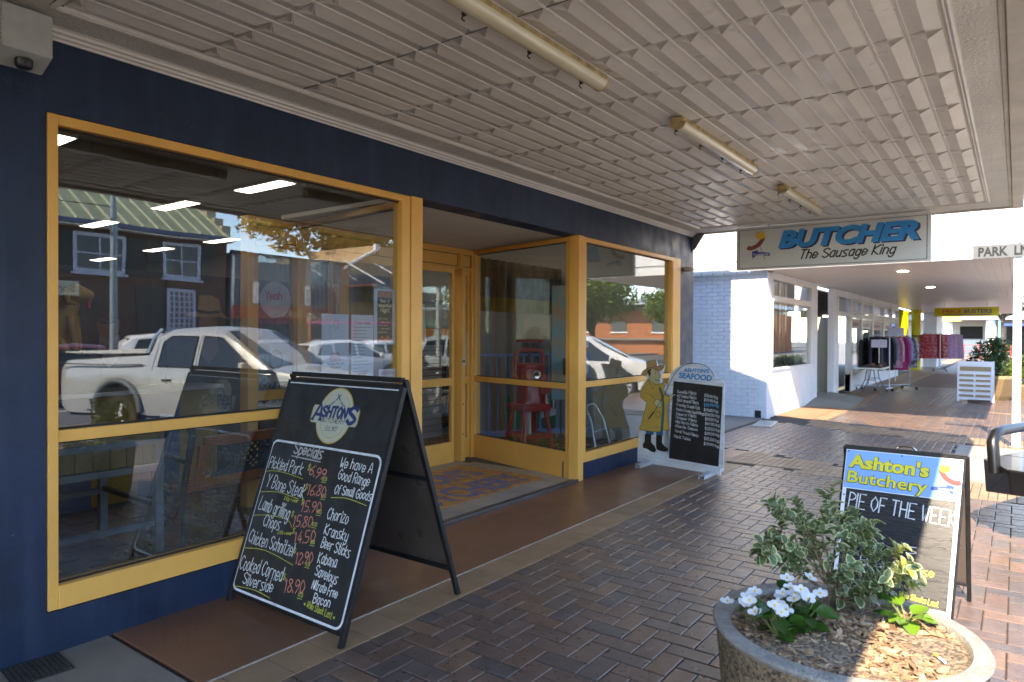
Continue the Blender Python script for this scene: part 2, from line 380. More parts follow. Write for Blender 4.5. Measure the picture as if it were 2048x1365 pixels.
# tan edging tiles along the shop front
TP = .2305; tme = [pav_add(MB(), 0, 0, TP, .245, j=.0018, c=.002).mesh('tile', t_) for t_ in TAN]
for i in range(-4, 30): inst('tile', random.choice(tme), fp, (1.49 + i * TP, 2.68, .001 + random.uniform(-.001, .001)))
# tan brick-on-edge bands, slabs
def bandfill(P, name, bw=.23, bh=.076, z=.004):
    xs = [p[0] for p in P]; ys = [p[1] for p in P]; mb = MB(); r = 0; y = min(ys)
    while y < max(ys):
        x = min(xs) - bw - (r % 2) * bw / 2 * 0
        while x < max(xs):
            if inpoly(x + bw / 2, y + bh / 2, P): pav_add(mb, x, y, x + bw, y + bh, z, m=random.randrange(3), j=.003)
            x += bw
        y += bh; r += 1
    o = mb.build(name, TAN, fp); o['kind'] = 'stuff'; return o
m = MB(); m.prism(BANDA, (0, 0, -.012), (1, 0, 0), (0, 1, 0), .004); m.prism(BANDB, (0, 0, -.012), (1, 0, 0), (0, 1, 0), .004); m.build('band_bed', sand, fp)
bandfill(BANDA, 'brick_band'); bandfill(BANDB, 'brick_band')
m = MB(); m.prism(SLAB, (0, 0, -.012), (1, 0, 0), (0, 1, 0), .013); m.build('concrete_crossing', concl, fp, bev=.003)
C3 = [(18.6, 2.87), (18.48, 2.87), (16.95, KY), (17.1, KY)]
m = MB(); m.prism(C3, (0, 0, -.01), (1, 0, 0), (0, 1, 0), .013); m.build('pale_strip', TAN[1], fp)
m = MB()
for i in range(110):
    for j in range(1): m_ = pav_add(m, 13.97 + i * TP, 2.87, 13.97 + (i + 1) * TP, 3.12, .002, m=i % 3)
o = m.build('edging_strip', TAN, fp); o['kind'] = 'stuff'
# brown painted slab strip at the shop, grey concrete before it
edge = pm('slab_edge', (.30, .24, .2), .8, .3, 20, world=True)
m = MB(); m.box(1.63, 2.935, -.012, 9.42, 3.8, .004); m.build('painted_slab', brownslab, fp, bev=.003)
m = MB(); m.box(-6, 2.935, -.012, 1.605, 3.8, .002); m.build('concrete_slab', conc, fp, bev=.003)
m = MB(); m.box(-6, 2.926, -.012, 9.42, 2.934, .006); m.build('grout_line', edge, fp)
m = MB(); m.box(13.97, 3.125, -.012, 60, 3.86, .003); m.build('painted_slab', pm('tan_slab', (.26, .15, .085), .6, .16, 1.3, .3, 90, world=True), fp)
m = MB(); m.box(25, KY, -.012, 60, 2.87, .0); m.build('far_paving', pm('far_paving', (.15, .095, .072), .55, .25, 9, .5, 20, world=True), fp)
m = MB(); m.box(60, KY, -.012, 120, 3.86, .0); m.build('far_paving', concl, fp)
m = MB(); m.box(9.62, 3.9, -.012, 13.45, 30, .002); m.build('lane_surface', pm('lane_asphalt', (.13, .125, .12), .8, .2, 2, .6, 90, world=True), fp)
t = thing('utility_cover', 'dark worn metal utility cover in the grey concrete at the wall foot', 'cover', (1.24, 3.67, .003), R(-4))
m = MB(); m.box(-.12, -.12, 0, .12, .12, .006)
m.build('plate', pm('cover_iron', (.025, .024, .023), .7, .3, 12, .5, 70), t, bev=.002)
m = MB()
for i in range(-5, 6):
    for j in range(-5, 6): m.box(i * .021 - .006, j * .021 - .002 - (i % 2) * .004, .006, i * .021 + .006, j * .021 + .002, .0085)
o = m.build('tread_pattern', MT['cover_iron'], t); o['kind'] = 'stuff'
t = thing('drain_cover', 'small grey metal drain cover at the foot of the white brick corner', 'cover', (12.55, 3.62, .002), R(8))
m = MB(); m.box(-.45, -.16, 0, .45, .16, .012); m.build('plate', steel, t, bev=.003)
m = MB()
for i in range(8): m.box(-.4 + i * .105, -.12, .012, -.36 + i * .105, .12, .016)
m.build('ribs', steel, t)

# ================================================================== shop building
YF = 3.80; GZ = 3.842
SB = thing('shop_building', 'navy butcher shop with ochre window frames and a recessed entry', 'building', (5.4, YF, 0))
def rel(mb, root):      # meshes drawn in world coordinates, moved into the thing's own frame
    l = root.location; mb.v = [(x - l.x, y - l.y, z - l.z) for x, y, z in mb.v]; return mb
def bp(name, mb, mat, parent=None, **k): return rel(mb, SB).build(name, mat, parent or SB, **k)
m = MB()
m.box(-6, YF, -.2, 1.325, YF + .22, 3.62); m.box(1.325, YF + .001, -.2, 3.92, YF + .21, .205)
m.box(1.325, YF, 2.655, 9.08, YF + .22, 3.62); m.box(9.08, YF, -.2, 9.57, YF + .22, 3.62); m.box(6.36, YF + .001, -.2, 9.08, YF + .21, .19)
bp('wall', m, navy)
m = MB(); m.box(9.35, YF + .22, -.2, 9.57, 24, 3.62); m.box(-6, YF, 3.62, 9.57, 24, 6.9); m.box(-6, 24, -.2, 9.57, 24.2, 3.62); m.box(-6.2, YF, -.2, -6, 24.2, 3.62)
bp('wall', m, navyw)
def fbox(name, x0, y0, z0, x1, y1, z1, parent=None, mat=None, bev=.003): return bp(name, MB().box(x0, y0, z0, x1, y1, z1), mat or gold, parent, bev=bev)
# big window, left
def window(x0, x1, z0, z1, rail, sills, parent=None):
    o = bp('window', MB().box(x0 + sills[0], GZ, z0 + sills[2], x1 - sills[1], GZ + .006, rail[0]).box(x0 + sills[0], GZ, rail[1], x1 - sills[1], GZ + .006, z1 - sills[3]), GL)
    o.name = 'window'
    yy = YF - .012
    def fr_(nm, *b): return bp(nm, MB().box(*b), gold, o, bev=.003)
    fr_('stile', x0, yy, z0, x0 + sills[0], YF + .09, z1)
    fr_('stile', x1 - sills[1], yy + .003, z0, x1, YF + .09, z1)
    fr_('sill', x0 + sills[0], yy - .004, z0, x1 - sills[1], YF + .09, z0 + sills[2])
    fr_('head', x0 + sills[0], yy + .002, z1 - sills[3], x1 - sills[1], YF + .09, z1)
    fr_('rail', x0 + sills[0], yy + .012, rail[0], x1 - sills[1], YF + .075, rail[1])
    for zz in (z0 + sills[2], rail[1], z1 - sills[3] - .009, rail[0] - .009): bp('glazing_bead', MB().box(x0 + sills[0], GZ - .012, zz, x1 - sills[1], GZ - .0005, zz + .009), rubber, o)
    return o
window(1.327, 3.79, .215, 2.65, (1.037, 1.096), (.045, .085, .115, .05))
window(6.42, 9.08, .19, 2.65, (1.005, 1.07), (.065, .3, .105, .05))
fbox('mullion', 8.80, YF - .02, .295, 8.86, YF + .1, 2.6)
fbox('post', 3.80, YF - .016, 0, 3.922, YF + .12, 2.654)
fbox('post', 6.315, YF - .018, -.004, 6.425, YF + .1, 2.654)
# recess: side screens and door wall
IY = 5.64
def screen(p0, p1, z1, base, name='side_screen', rail=(.985, 1.05), stile=.05, th=.09):
    """framed glass wall between ground points p0 and p1"""
    p0, p1 = Vector(p0), Vector(p1); d = (p1 - p0); L_ = d.length; u = d / L_; n = Vector((-u.y, u.x)); root = None
    def ob(a0, a1, z0_, z1_, t0=-th / 2, t1=th / 2):
        q = [p0 + u * a0 + n * t0, p0 + u * a1 + n * t0, p0 + u * a1 + n * t1, p0 + u * a0 + n * t1]
        mb = MB(); mb.add([(*c, z0_) for c in q] + [(*c, z1_) for c in q], [(3, 2, 1, 0), (4, 5, 6, 7), (0, 1, 5, 4), (1, 2, 6, 5), (2, 3, 7, 6), (3, 0, 4, 7)]); return mb
    g_ = ob(stile, L_ - stile, base, rail[0], -.003, .003); g2 = ob(stile, L_ - stile, rail[1], z1 - .05, -.003, .003); g_.add(g2.v, g2.f)
    root = bp(name, g_, GLS)
    for nm, a0, a1, z0_, zz in (('stile', 0, stile, 0, z1), ('stile', L_ - stile, L_, 0, z1), ('base_panel', stile, L_ - stile, 0, base), ('rail', stile, L_ - stile, rail[0], rail[1]), ('head', stile, L_ - stile, z1 - .05, z1)):
        bp(nm, ob(a0, a1, z0_, zz), gold, root, bev=.003)
    for zz in (base, rail[0] - .008, z1 - .058, rail[1]): bp('glazing_bead', ob(stile, L_ - stile, zz, zz + .008, -.012, .012), rubber, root)
    return root
screen((6.385, 3.905), (6.79, IY - .02), 2.654, .30, stile=.055)
screen((4.11, IY - .02), (3.90, 3.93), 2.654, .30, stile=.055)
# door wall: posts, sidelights, two sliding leaves, panelled header
for x0, x1 in ((3.54, 3.615), (4.11, 4.2), (6.47, 6.52), (6.69, 6.80)): fbox('post', x0, IY - .05, 0, x1, IY + .07, 2.654)
fbox('mullion', 6.40, IY - .14, 0, 6.468, IY + .03, 2.40)
fbox('mullion', 4.52, IY - .14, 0, 4.59, IY + .03, 2.40)
h0 = fbox('header', 3.62, IY - .03, 2.385, 6.69, IY + .05, 2.654)
for x0, x1 in ((3.64, 4.1), (4.22, 5.1), (5.12, 6.44), (6.5, 6.68)):
    m = MB()
    for a_ in ((x0, 2.43, x1, 2.437), (x0, 2.575, x1, 2.582), (x0, 2.437, x0 + .006, 2.575), (x1 - .006, 2.437, x1, 2.575)): m.box(a_[0], IY - .0345, a_[1], a_[2], IY - .0305, a_[3])
    bp('panel_groove', m, pm('ochre_shadow_gap', (.12, .065, .02), .8), h0)
fbox('header_rail', 3.62, IY - .055, 2.39, 6.69, IY - .036, 2.425); fbox('header_rail', 3.62, IY - .055, 2.59, 6.69, IY - .036, 2.653)
def leaf(nm, x0, x1, y, parent=None):
    o = bp(nm, MB().box(x0 + .045, y, .27, x1 - .045, y + .006, .96).box(x0 + .045, y, 1.05, x1 - .045, y + .006, 2.33), GLS)
    for a_ in ((x0, .02, x0 + .045, 2.385), (x1 - .045, .02, x1, 2.385), (x0 + .045, .02, x1 - .045, .27), (x0 + .045, .96, x1 - .045, 1.05), (x0 + .045, 2.33, x1 - .045, 2.385)):
        bp('frame_member', MB().box(a_[0], y - .02, a_[1], a_[2], y + .025, a_[3]), gold, o, bev=.002)
    return o
leaf('door', 5.32, 6.29, IY - .09); leaf('door', 4.60, 5.31, IY - .09); leaf('sidelight', 6.522, 6.688, IY); leaf('sidelight', 3.62, 4.105, IY); leaf('sidelight', 4.205, 4.518, IY)
m = MB(); m.box(6.405, IY - .146, 1.20, 6.44, IY - .1405, 1.29); bp('lock_plate', m, steel)
m = MB(); m.lathe([(.0001, -.012), (.014, -.012), (.014, 0)], 14, (6.4225, IY - .147, 1.25), axis='y'); bp('lock_cylinder', m, black)
m = MB()
for z_ in (.35, .72): m.lathe([(.0001, -.006), (.009, -.006), (.009, 0)], 10, (6.4225, IY - .1405, z_), axis='y')
bp('screw_cap', m, black)
# ribbed soffit of the recess
ms = MB(); n_ = 60
for i in range(n_):
    y0 = 3.93 + i * (1.68 / n_); ms.box(3.9, y0, 2.662, 6.85, y0 + .020, 2.70); ms.box(3.9, y0 + .020, 2.667, 6.85, y0 + .028, 2.70)
bp('soffit', ms, pm('soffit_paint', (.55, .52, .48), .5, .06, 2, world=True))
# recess floor: tiles round a crazy-paved panel with the shop's name
rf = bp('entry_floor', MB().add([(3.92, 3.8, .0), (6.33, 3.8, .0), (6.8, 5.7, .0), (3.6, 5.7, .0), (3.92, 3.8, .012), (6.33, 3.8, .012), (6.8, 5.7, .012), (3.6, 5.7, .012)],
        [(3, 2, 1, 0), (4, 5, 6, 7), (0, 1, 5, 4), (1, 2, 6, 5), (2, 3, 7, 6), (3, 0, 4, 7)]), pm('entry_grout', (.10, .085, .075), .8))
GT = [pm('grey_tile_%d' % i, c, .38, .12, 3, .15, 60, world=True) for i, c in enumerate([(.30, .27, .235), (.33, .295, .25), (.27, .245, .22)])]
def etile(x0, y0, x1, y1): bp('tile', pav_add(MB(), x0, y0, x1, y1, .019, j=.0015, c=.0015, t=.006), random.choice(GT), rf)
x = 3.935
while x < 6.28: etile(x, 3.865, x + .30, 4.13); etile(x, 5.35, x + .30, 5.63); x += .305
y = 4.135
while y < 5.2: etile(3.95, y, 4.19, y + .3); etile(6.22, y, 6.46, y + .3); y += .305
craz = pm('ochre_crazy_paving', (.46, .22, .065), .45, .28, 9, .3, 80, world=True)
n = craz.node_tree.nodes; L = craz.node_tree.links.new; b = n['Principled BSDF']
v = n.new('ShaderNodeTexVoronoi'); v.feature = 'DISTANCE_TO_EDGE'; v.inputs['Scale'].default_value = 6.5; gg = n.new('ShaderNodeNewGeometry'); L(gg.outputs['Position'], v.inputs[0])
lt = n.new('ShaderNodeMath'); lt.operation = 'LESS_THAN'; lt.inputs[1].default_value = .016; L(v.outputs[0], lt.inputs[0])
mx = n.new('ShaderNodeMix'); mx.data_type = 'RGBA'; src = b.inputs['Base Color'].links[0].from_socket; L(lt.outputs[0], mx.inputs[0]); L(src, mx.inputs[6]); mx.inputs[7].default_value = (.02, .012, .01, 1); L(mx.outputs[2], b.inputs['Base Color'])
bp('name_panel', MB().box(4.195, 4.135, .012, 6.215, 5.345, .018), craz, rf)
blt = pm('blue_inlay', (.10, .125, .27), .45, .35, 14, .3, 80, world=True)
F0 = frame((0, 0, .0186), (1, 0, 0), (0, 1, 0))
m = MB(); fz0 = frame(-Vector(SB.location) + Vector((0, 0, .0186)), (1, 0, 0), (0, 1, 0)); bold('name_lettering', "ASHTON'S", blt, rf, fz0, 4.34, 4.80, .40, 1.66, 0, .02, .0004, 0, .0002); bold('name_lettering', 'BUTCHERY', blt, rf, fz0, 4.28, 4.22, .42, 1.84, 0, .02, .0004, 0, .0002)
m = MB(); m.box(3.93, 3.772, .004, 6.32, 3.80, .03); m.box(3.93, 3.80, .0125, 6.32, 3.86, .022); bp('threshold', m, pm('threshold_strip', (.085, .085, .09), .4, .2, 8, metal=.5, world=True), bev=.003)
# little fittings
m = MB(); m.box(-.05, -.09, -.03, .05, 0, .03); m.box(-.035, -.12, -.02, .045, -.09, .022)
t = thing('security_sensor', 'small beige sensor box beside the end window head', 'sensor', (9.25, YF, 2.52)); m.build('housing', pm('aged_plastic', (.42, .36, .27), .5, .15, 8), t, bev=.006)
MB().box(-.025, -.123, -.012, .035, -.12, .012).build('lens', black, t)
m = MB(); m.prism([(0, 0), (-.15, 0), (-.17, -.03), (-.03, -.24), (0, -.24)], (9.50, YF - .004, 3.06), (0, 1, 0), (0, 0, 1), .035); m.box(9.49, YF - .012, 2.78, 9.55, YF - .003, 3.05)
t = thing('awning_bracket', 'grey triangular bracket under the far corner of the awning', 'bracket', (9.5, YF, 3)); rel(m, t).build('plate', pm('bracket_paint', (.09, .10, .12), .5), t, bev=.003)

# interior shell
ifl = pm('shop_floor_tile', (.085, .055, .042), .25, .2, 2, .1, 40, world=True, rv=.08)
sf = struct(MB().box(-6, 4.02, -.03, 9.35, 24, .0).build('shop_floor', ifl))
for i in range(11):
    for j in range(9):
        x0, y0 = .6 + i * .42, 4.1 + j * .42
        if x0 < 3.3: pav_add(MB(), x0, y0, x0 + .42, y0 + .42, .006, j=.003, c=.002, t=.006).build('tile', ifl, sf)
wallin = pm('interior_wall', (.30, .28, .26), .6, .1, 1, world=True)
struct(MB().box(-6, 4.02, 3.5, 9.35, 24, 3.6).build('shop_ceiling', pm('interior_ceiling', (.20, .19, .185), .7, .05, 1, world=True)))
m = MB(); m.box(9.2, 4.03, 0, 9.34, 23.9, 3.5); m.box(-5.9, 23.8, 0, 9.2, 23.98, 3.5); m.box(-5.98, 4.03, 0, -5.9, 23.8, 3.5)
o = struct(m.build('interior_wall', wallin))
lp = pm('lit_panel', (1, 1, 1), .5, 0, emit=1.3)
Pn = [(2.72, 7.9), (5.2, 7.85), (5.2, 10.1), (5.3, 12.9), (7.7, 13.1), (7.7, 15.7), (7.9, 19.0)]
p0 = None
PL_ = ['lit ceiling panel cut off by the left stile of the big window'] + ['lit ceiling panel inside the shop, %s' % s for s in ('nearest the top rail of the big window', 'largest of the middle ones, over the green roof reflection', 'left one overlapping the gutter reflection', 'right one beside the reflected brick corner', 'between the two reflected upper windows', 'lowest and smallest, by the lamp post reflection')]
for i, (x, y) in enumerate(Pn):
    if not p0:
        p0 = thing('ceiling_light', PL_[0], 'ceiling light', (x, y, 3.47), group='lit ceiling panels inside the shop')
        MB().box(-.11, -.50, 0, .11, .50, .025).build('diffuser', lp, p0); MB().box(-.13, -.52, .005, .13, .52, .03).build('frame', white, p0)
    else: dup(p0, (x, y, 3.47), label=PL_[i])
for x, y, lb in ((7.9, 5.9, 'added out-of-view light panel over the red sausage filler'), (7.9, 8.4, 'added out-of-view light panel over the drinks fridge'), (2.9, 5.4, 'added out-of-view light panel directly over the steel-framed table'), (5.4, 6.6, 'added out-of-view light panel just inside the sliding doors')): dup(p0, (x, y, 3.47), label=lb)  # extra panels added out of view to brighten the shop interior

# ================================================================== awning over the footpath
AZ = 3.06
AW = thing('awning', 'cream pressed-metal footpath awning in front of the butcher shop', 'awning', (5.4, 2, AZ))
def ap(name, mb, mat, **k): return rel(mb, AW).build(name, mat, AW, **k)
CX0, CW, CY0, CH = 1.285, .645, .29, .16
def cell():
    mb = MB(); D = .0145; W_, H_ = CW - .004, CH - .0165; E_ = .062
    A, B_, A2, B2 = (0, 0, 0), (0, H_, 0), (W_, 0, 0), (W_, H_, 0); P, Q = (E_, H_ / 2, -D), (W_ - E_, H_ / 2, -D)
    mb.add([A, A2, Q, P], [(3, 2, 1, 0)]); mb.add([P, Q, B2, B_], [(3, 2, 1, 0)])
    for s_, (a, b_, p, x0) in enumerate(((A, B_, P, 0), (A2, B2, Q, W_))):
        sg = 1 if s_ == 0 else -1; K = 8; pts = []
        for i in range(K + 1):
            t_ = i / K; pts.append((x0 + sg * E_ * t_, H_ / 2, -D * t_ * .9 + (.006 if i % 2 else -.006) * (0 < i < K)))
        pts[-1] = p
        for c in (a, b_):
            for i in range(K):
                f = (0, 1, 2) if (c is a) == (s_ == 0) else (0, 2, 1)
                mb.add([c, pts[i], pts[i + 1]], [f])
    return mb
cme = cell().mesh('ceiling_panel', cream)
for i in range(12):
    for j in range(20): inst('ceiling_panel', cme, AW, (CX0 + i * CW + .002 - 5.4, CY0 + j * CH + .008 - 2, 0))
for j in range(21):
    y = CY0 + j * CH; m = MB()
    for dy in (-.0042, .0042): m.tube([(CX0, y + dy, AZ - .0005), (CX0 + 12 * CW, y + dy, AZ - .0005)], .0046, 6)
    ap('bead', m, cream)
for i in (2, 5, 8, 11): ap('sheet_seam', MB().box(CX0 + i * CW - .0016, CY0, AZ - .003, CX0 + i * CW + .0016, CY0 + 20 * CH, AZ + .004), pm('seam_dirt', (.10, .085, .07), .9, .3, 10, world=True))
XE = CX0 + 12 * CW; YE = CY0 + 20 * CH
m = MB(); m.box(CX0 - .02, CY0 - .02, AZ + .004, XE + .02, YE + .02, AZ + .03); ap('backing_sheet', m, cream)
m = MB(); m.box(-6, YE + .035, AZ - .004, 9.53, 3.765, AZ + .02); m.box(-6, .085, AZ - .004, 9.53, CY0 - .04, AZ + .02); m.box(XE + .04, CY0 - .04, AZ - .004, 9.53, YE + .035, AZ + .02); m.box(-6, CY0 - .04, AZ - .004, CX0 - .05, YE + .035, AZ + .02)
ap('border_panel', m, creamr)
m = MB()
for a_, b_, r_ in ((CY0 - .03, 0, .013), (CY0 - .012, 0, .008), (YE + .028, 0, .013), (YE + .012, 0, .009)): m.tube([(CX0 - .02, a_, AZ - .004), (XE + .02, a_, AZ - .004)], r_, 8)
for a_, r_ in ((XE + .028, .013), (XE + .012, .008), (CX0 - .03, .013)): m.tube([(a_, CY0 - .03, AZ - .004), (a_, YE + .03, AZ - .004)], r_, 8)
ap('border_moulding', m, cream, smooth=True)
m = MB()
prof = [(0, 0), (0, -.05), (-.012, -.052), (-.016, -.04), (-.03, -.036), (-.034, -.024), (-.05, -.02), (-.055, -.008), (-.07, 0)]
m.prism(prof, (-6, YF - .002, AZ - .004), (0, 1, 0), (0, 0, 1), 15.5); ap('cornice', m, cream, bev=.002)
m = MB(); m.box(-6, .055, AZ - .012, 9.53, .084, AZ + .25); m.box(-6, -.045, AZ - .03, 9.56, .054, AZ + .32); m.box(9.532, .055, AZ - .02, 9.60, YF - .003, AZ + .3)
ap('fascia', m, pm('fascia_paint', (.50, .46, .40), .5, .18, 3, .3, 30, world=True), bev=.004)
m = MB(); m.add([(-6, -.045, AZ + .32), (9.6, -.045, AZ + .32), (9.6, YF, AZ + 1.8), (-6, YF, AZ + 1.8), (-6, -.045, AZ + .76), (9.6, -.045, AZ + .76), (9.6, YF, AZ + 2.02), (-6, YF, AZ + 2.02)],
    [(3, 2, 1, 0), (4, 5, 6, 7), (0, 1, 5, 4), (1, 2, 6, 5), (2, 3, 7, 6), (3, 0, 4, 7)]); ap('roof', m, pm('awning_roof', (.35, .36, .37), .5, .1, 2, metal=.4, world=True))
# ageing fluorescent battens
fy = pm('aged_diffuser', (.66, .60, .42), .22, .12, 6, .1, 30, spec=.7, coat=.4, stretch=(.5, 6, 6))
fb = pm('aged_batten', (.46, .34, .16), .6, .45, 14, .3, 60)
LB = [('long yellowed fluorescent batten nearest the photographer under the awning', 2.55, 1.93, 1.75), ('yellowed fluorescent batten above the seafood board, middle of the three', 5.15, 1.86, 1.62), ('yellowed fluorescent batten nearest the butcher sign', 7.62, 1.86, 1.5)]
for lb, x, y, ln in LB:
    t = thing('fluorescent_batten', lb, 'ceiling lamp', (x, y, 3.035), group='fluorescent battens under the awning'); h = ln / 2
    MB().box(-h, -.058, -.03, h, .032, .012).build('batten', fb, t, bev=.004)
    m = MB(); n_ = 13
    pr = [(.050 * math.cos(PI * i / (n_ - 1)), -.045 * math.sin(PI * i / (n_ - 1))) for i in range(n_)]
    m.prism([(a, b) for a, b in pr], (-h + .01, -.02, -.025), (0, 1, 0), (0, 0, 1), 2 * h - .02); m.build('diffuser', fy, t, smooth=35)
    m = MB()
    for s_ in (-h + .004, h - .016): m.prism([(a * 1.08, b * 1.08) for a, b in pr], (s_, -.02, -.024), (0, 1, 0), (0, 0, 1), .012)
    m.build('end_cap', fb, t)
    for k in range(4):
        xx = -h + .12 + k * (2 * h - .24) / 3; m = MB(); m.box(xx - .008, .033, -.05, xx + .008, .05, .0); m.tube([(xx, .045, -.045), (xx, .055, -.06), (xx, .04, -.075)], .004, 5); m.build('clip', black, t)
t = thing('siren_box', 'white plastic siren box with red slotted side under the awning by the wall', 'alarm siren', (1.17, 3.62, 2.98))
m = MB(); m.add([(-.10, -.07, -.15), (.095, -.07, -.15), (.095, .06, -.20), (-.10, .06, -.20), (-.10, -.07, .04), (.095, -.07, .04), (.095, .06, .07), (-.10, .06, .07)],
    [(3, 2, 1, 0), (4, 5, 6, 7), (0, 1, 5, 4), (1, 2, 6, 5), (2, 3, 7, 6), (3, 0, 4, 7)]); m.build('housing', pm('siren_plastic', (.42, .43, .41), .5, .1, 12, .2, 60), t, bev=.006)
m = MB(); m.lathe([(.035, 0), (.035, -.03), (.028, -.04), (.0001, -.042)], 20, (.0, -.01, -.17)); m.build('lens', black, t, smooth=True)
m = MB()
for k in range(7): m.box(-.103, -.05 + 0, -.12 + k * .02, -.1, .045, -.11 + k * .02)
m.build('slot', pm('siren_red', (.16, .012, .01), .5), t)
T1 = [('Specials', 0.227, 0.848, 0.275, -2.5, 0.057, 'g'), ('Pickled Pork', 0.025, 0.733, 0.34, -0.8, 0.062, 'w'), ('Y Bone Steak', 0.052, 0.619, 0.386, -1.9, 0.069, 'w'), ('Lamb grilling', 0.042, 0.485, 0.312, -2.8, 0.068, 'w'), ('Chops', 0.128, 0.401, 0.165, -1.4, 0.06, 'w'), ('Chicken Schnitzel', 0.032, 0.288, 0.447, -0.5, 0.065, 'w'), ('Cooked Corned', 0.02, 0.132, 0.423, 1.1, 0.069, 'w'), ('Silverside', 0.09, 0.058, 0.294, 1.9, 0.057, 'w'), ('6.99', 0.422, 0.739, 0.156, -5.5, 0.064, 'r'), ('16.80', 0.449, 0.629, 0.174, 2.0, 0.065, 'r'), ('15.90', 0.436, 0.533, 0.185, 5.0, 0.064, 'r'), ('15.80', 0.399, 0.44, 0.185, 7.8, 0.064, 'r'), ('14.50', 0.449, 0.35, 0.196, 13.9, 0.068, 'r'), ('12.90', 0.506, 0.253, 0.157, 11.4, 0.066, 'r'), ('18.90', 0.474, 0.093, 0.187, 10.8, 0.075, 'r'), ('$', 0.4, 0.765, 0.021, 0.0, 0.029, 'y'), ('$', 0.422, 0.657, 0.021, 0.0, 0.026, 'y'), ('$', 0.424, 0.568, 0.02, 2.9, 0.026, 'y'), ('$', 0.366, 0.49, 0.02, 2.9, 0.026, 'y'), ('$', 0.414, 0.405, 0.02, 2.9, 0.026, 'y'), ('$', 0.469, 0.306, 0.019, 3.0, 0.024, 'y'), ('$', 0.439, 0.156, 0.022, 7.8, 0.027, 'y'), ('KG', 0.553, 0.721, 0.035, 3.3, 0.019, 'y'), ('KG', 0.581, 0.629, 0.037, 6.2, 0.019, 'y'), ('KG', 0.579, 0.54, 0.037, 7.7, 0.019, 'y'), ('KG', 0.566, 0.47, 0.038, 4.5, 0.018, 'y'), ('KG', 0.592, 0.377, 0.031, 7.4, 0.017, 'y'), ('KG', 0.598, 0.26, 0.033, 6.9, 0.017, 'y'), ('KG', 0.604, 0.099, 0.036, 9.5, 0.021, 'y'), ('We have A', 0.666, 0.814, 0.274, -0.8, 0.05, 'w'), ('Good Range', 0.674, 0.746, 0.265, -1.5, 0.05, 'w'), ('Of Small Goods', 0.677, 0.667, 0.305, 0.6, 0.044, 'w'), ('Chorizo', 0.668, 0.527, 0.178, 0.0, 0.054, 'w'), ('Kransky', 0.676, 0.445, 0.2, -1.4, 0.05, 'w'), ('Beer Sticks', 0.679, 0.375, 0.244, -2.8, 0.049, 'w'), ('Kabana', 0.684, 0.294, 0.157, 2.2, 0.049, 'w'), ('Saveloys', 0.686, 0.231, 0.191, -3.3, 0.048, 'w'), ('Nitrate Free', 0.69, 0.163, 0.214, -2.1, 0.042, 'w'), ('Bacon', 0.727, 0.098, 0.14, 2.0, 0.043, 'w'), ('* While Stock Last *', 0.662, 0.066, 0.269, -2.8, 0.029, 'y'), ('2 Kg + over', 0.259, 0.573, 0.138, 0.0, 0.017, 'y'), ('2 KG + over', 0.284, 0.379, 0.136, 6.3, 0.016, 'y')]
T2 = [("Ashton's", 0.013, 0.772, 0.426, -2.6, 0.074, 'y'), ('Butchery', 0.014, 0.68, 0.432, -1.9, 0.069, 'y'), ('PIE OF THE WEEK', 0.042, 0.53, 0.551, -3.3, 0.088, 'w'), ('s', 0.369, 0.316, 0.053, 3.2, 0.052, 'w'), ('ER', 0.144, 0.209, 0.058, 5.9, 0.047, 'w'), ('+', 0.233, 0.195, 0.028, 6.1, 0.041, 'w'), ('cheese', 0.332, 0.194, 0.182, 4.4, 0.046, 'y'), ('D', 0.211, 0.113, 0.043, 6.6, 0.052, 'w'), ('While Stocks Last', 0.353, 0.069, 0.191, -5.1, 0.03, 'y')]
T3 = [('Sweetlip Fillets', 0.527, 0.882, 0.267, -1.3, 0.034), ('NZ Hake Fillets', 0.527, 0.831, 0.268, -1.9, 0.034), ('Barramundi Fillets', 0.528, 0.784, 0.302, -3.6, 0.034), ('Crunchy Crumb Fish', 0.518, 0.729, 0.326, -3.9, 0.034), ('Panko Crumb Squid Rings', 0.514, 0.674, 0.397, -3.8, 0.031), ('Emperor Fillets', 0.515, 0.619, 0.284, -2.0, 0.032), ('Snapper Fillets', 0.51, 0.576, 0.295, -3.5, 0.031), ('Nile Perch Fillets', 0.507, 0.524, 0.315, -2.9, 0.032), ('Atlantic Salmon', 0.502, 0.475, 0.315, -3.5, 0.032), ('Coral Trout Fillets', 0.497, 0.418, 0.331, -5.6, 0.032), ('Squid Tubes', 0.483, 0.353, 0.238, -4.6, 0.032), ('$30.00/kg', 0.892, 0.865, 0.174, -5.6, 0.03), ('$19.90/kg', 0.888, 0.811, 0.18, -3.8, 0.031), ('$28.99/kg', 0.888, 0.755, 0.191, 0.3, 0.03), ('$19.60/kg', 0.886, 0.699, 0.187, -2.1, 0.031), ('$26.50/kg', 0.903, 0.648, 0.183, -2.2, 0.03), ('$31.50/kg', 0.904, 0.595, 0.173, -2.3, 0.03), ('$41.90/kg', 0.904, 0.542, 0.187, -2.1, 0.031), ('$20.50/kg', 0.902, 0.485, 0.189, -1.5, 0.031), ('$39.50/kg', 0.9, 0.43, 0.188, -0.9, 0.03), ('$35.50/kg', 0.893, 0.37, 0.195, -3.5, 0.031), ('$19.99/kg', 0.889, 0.311, 0.196, -3.2, 0.03)]
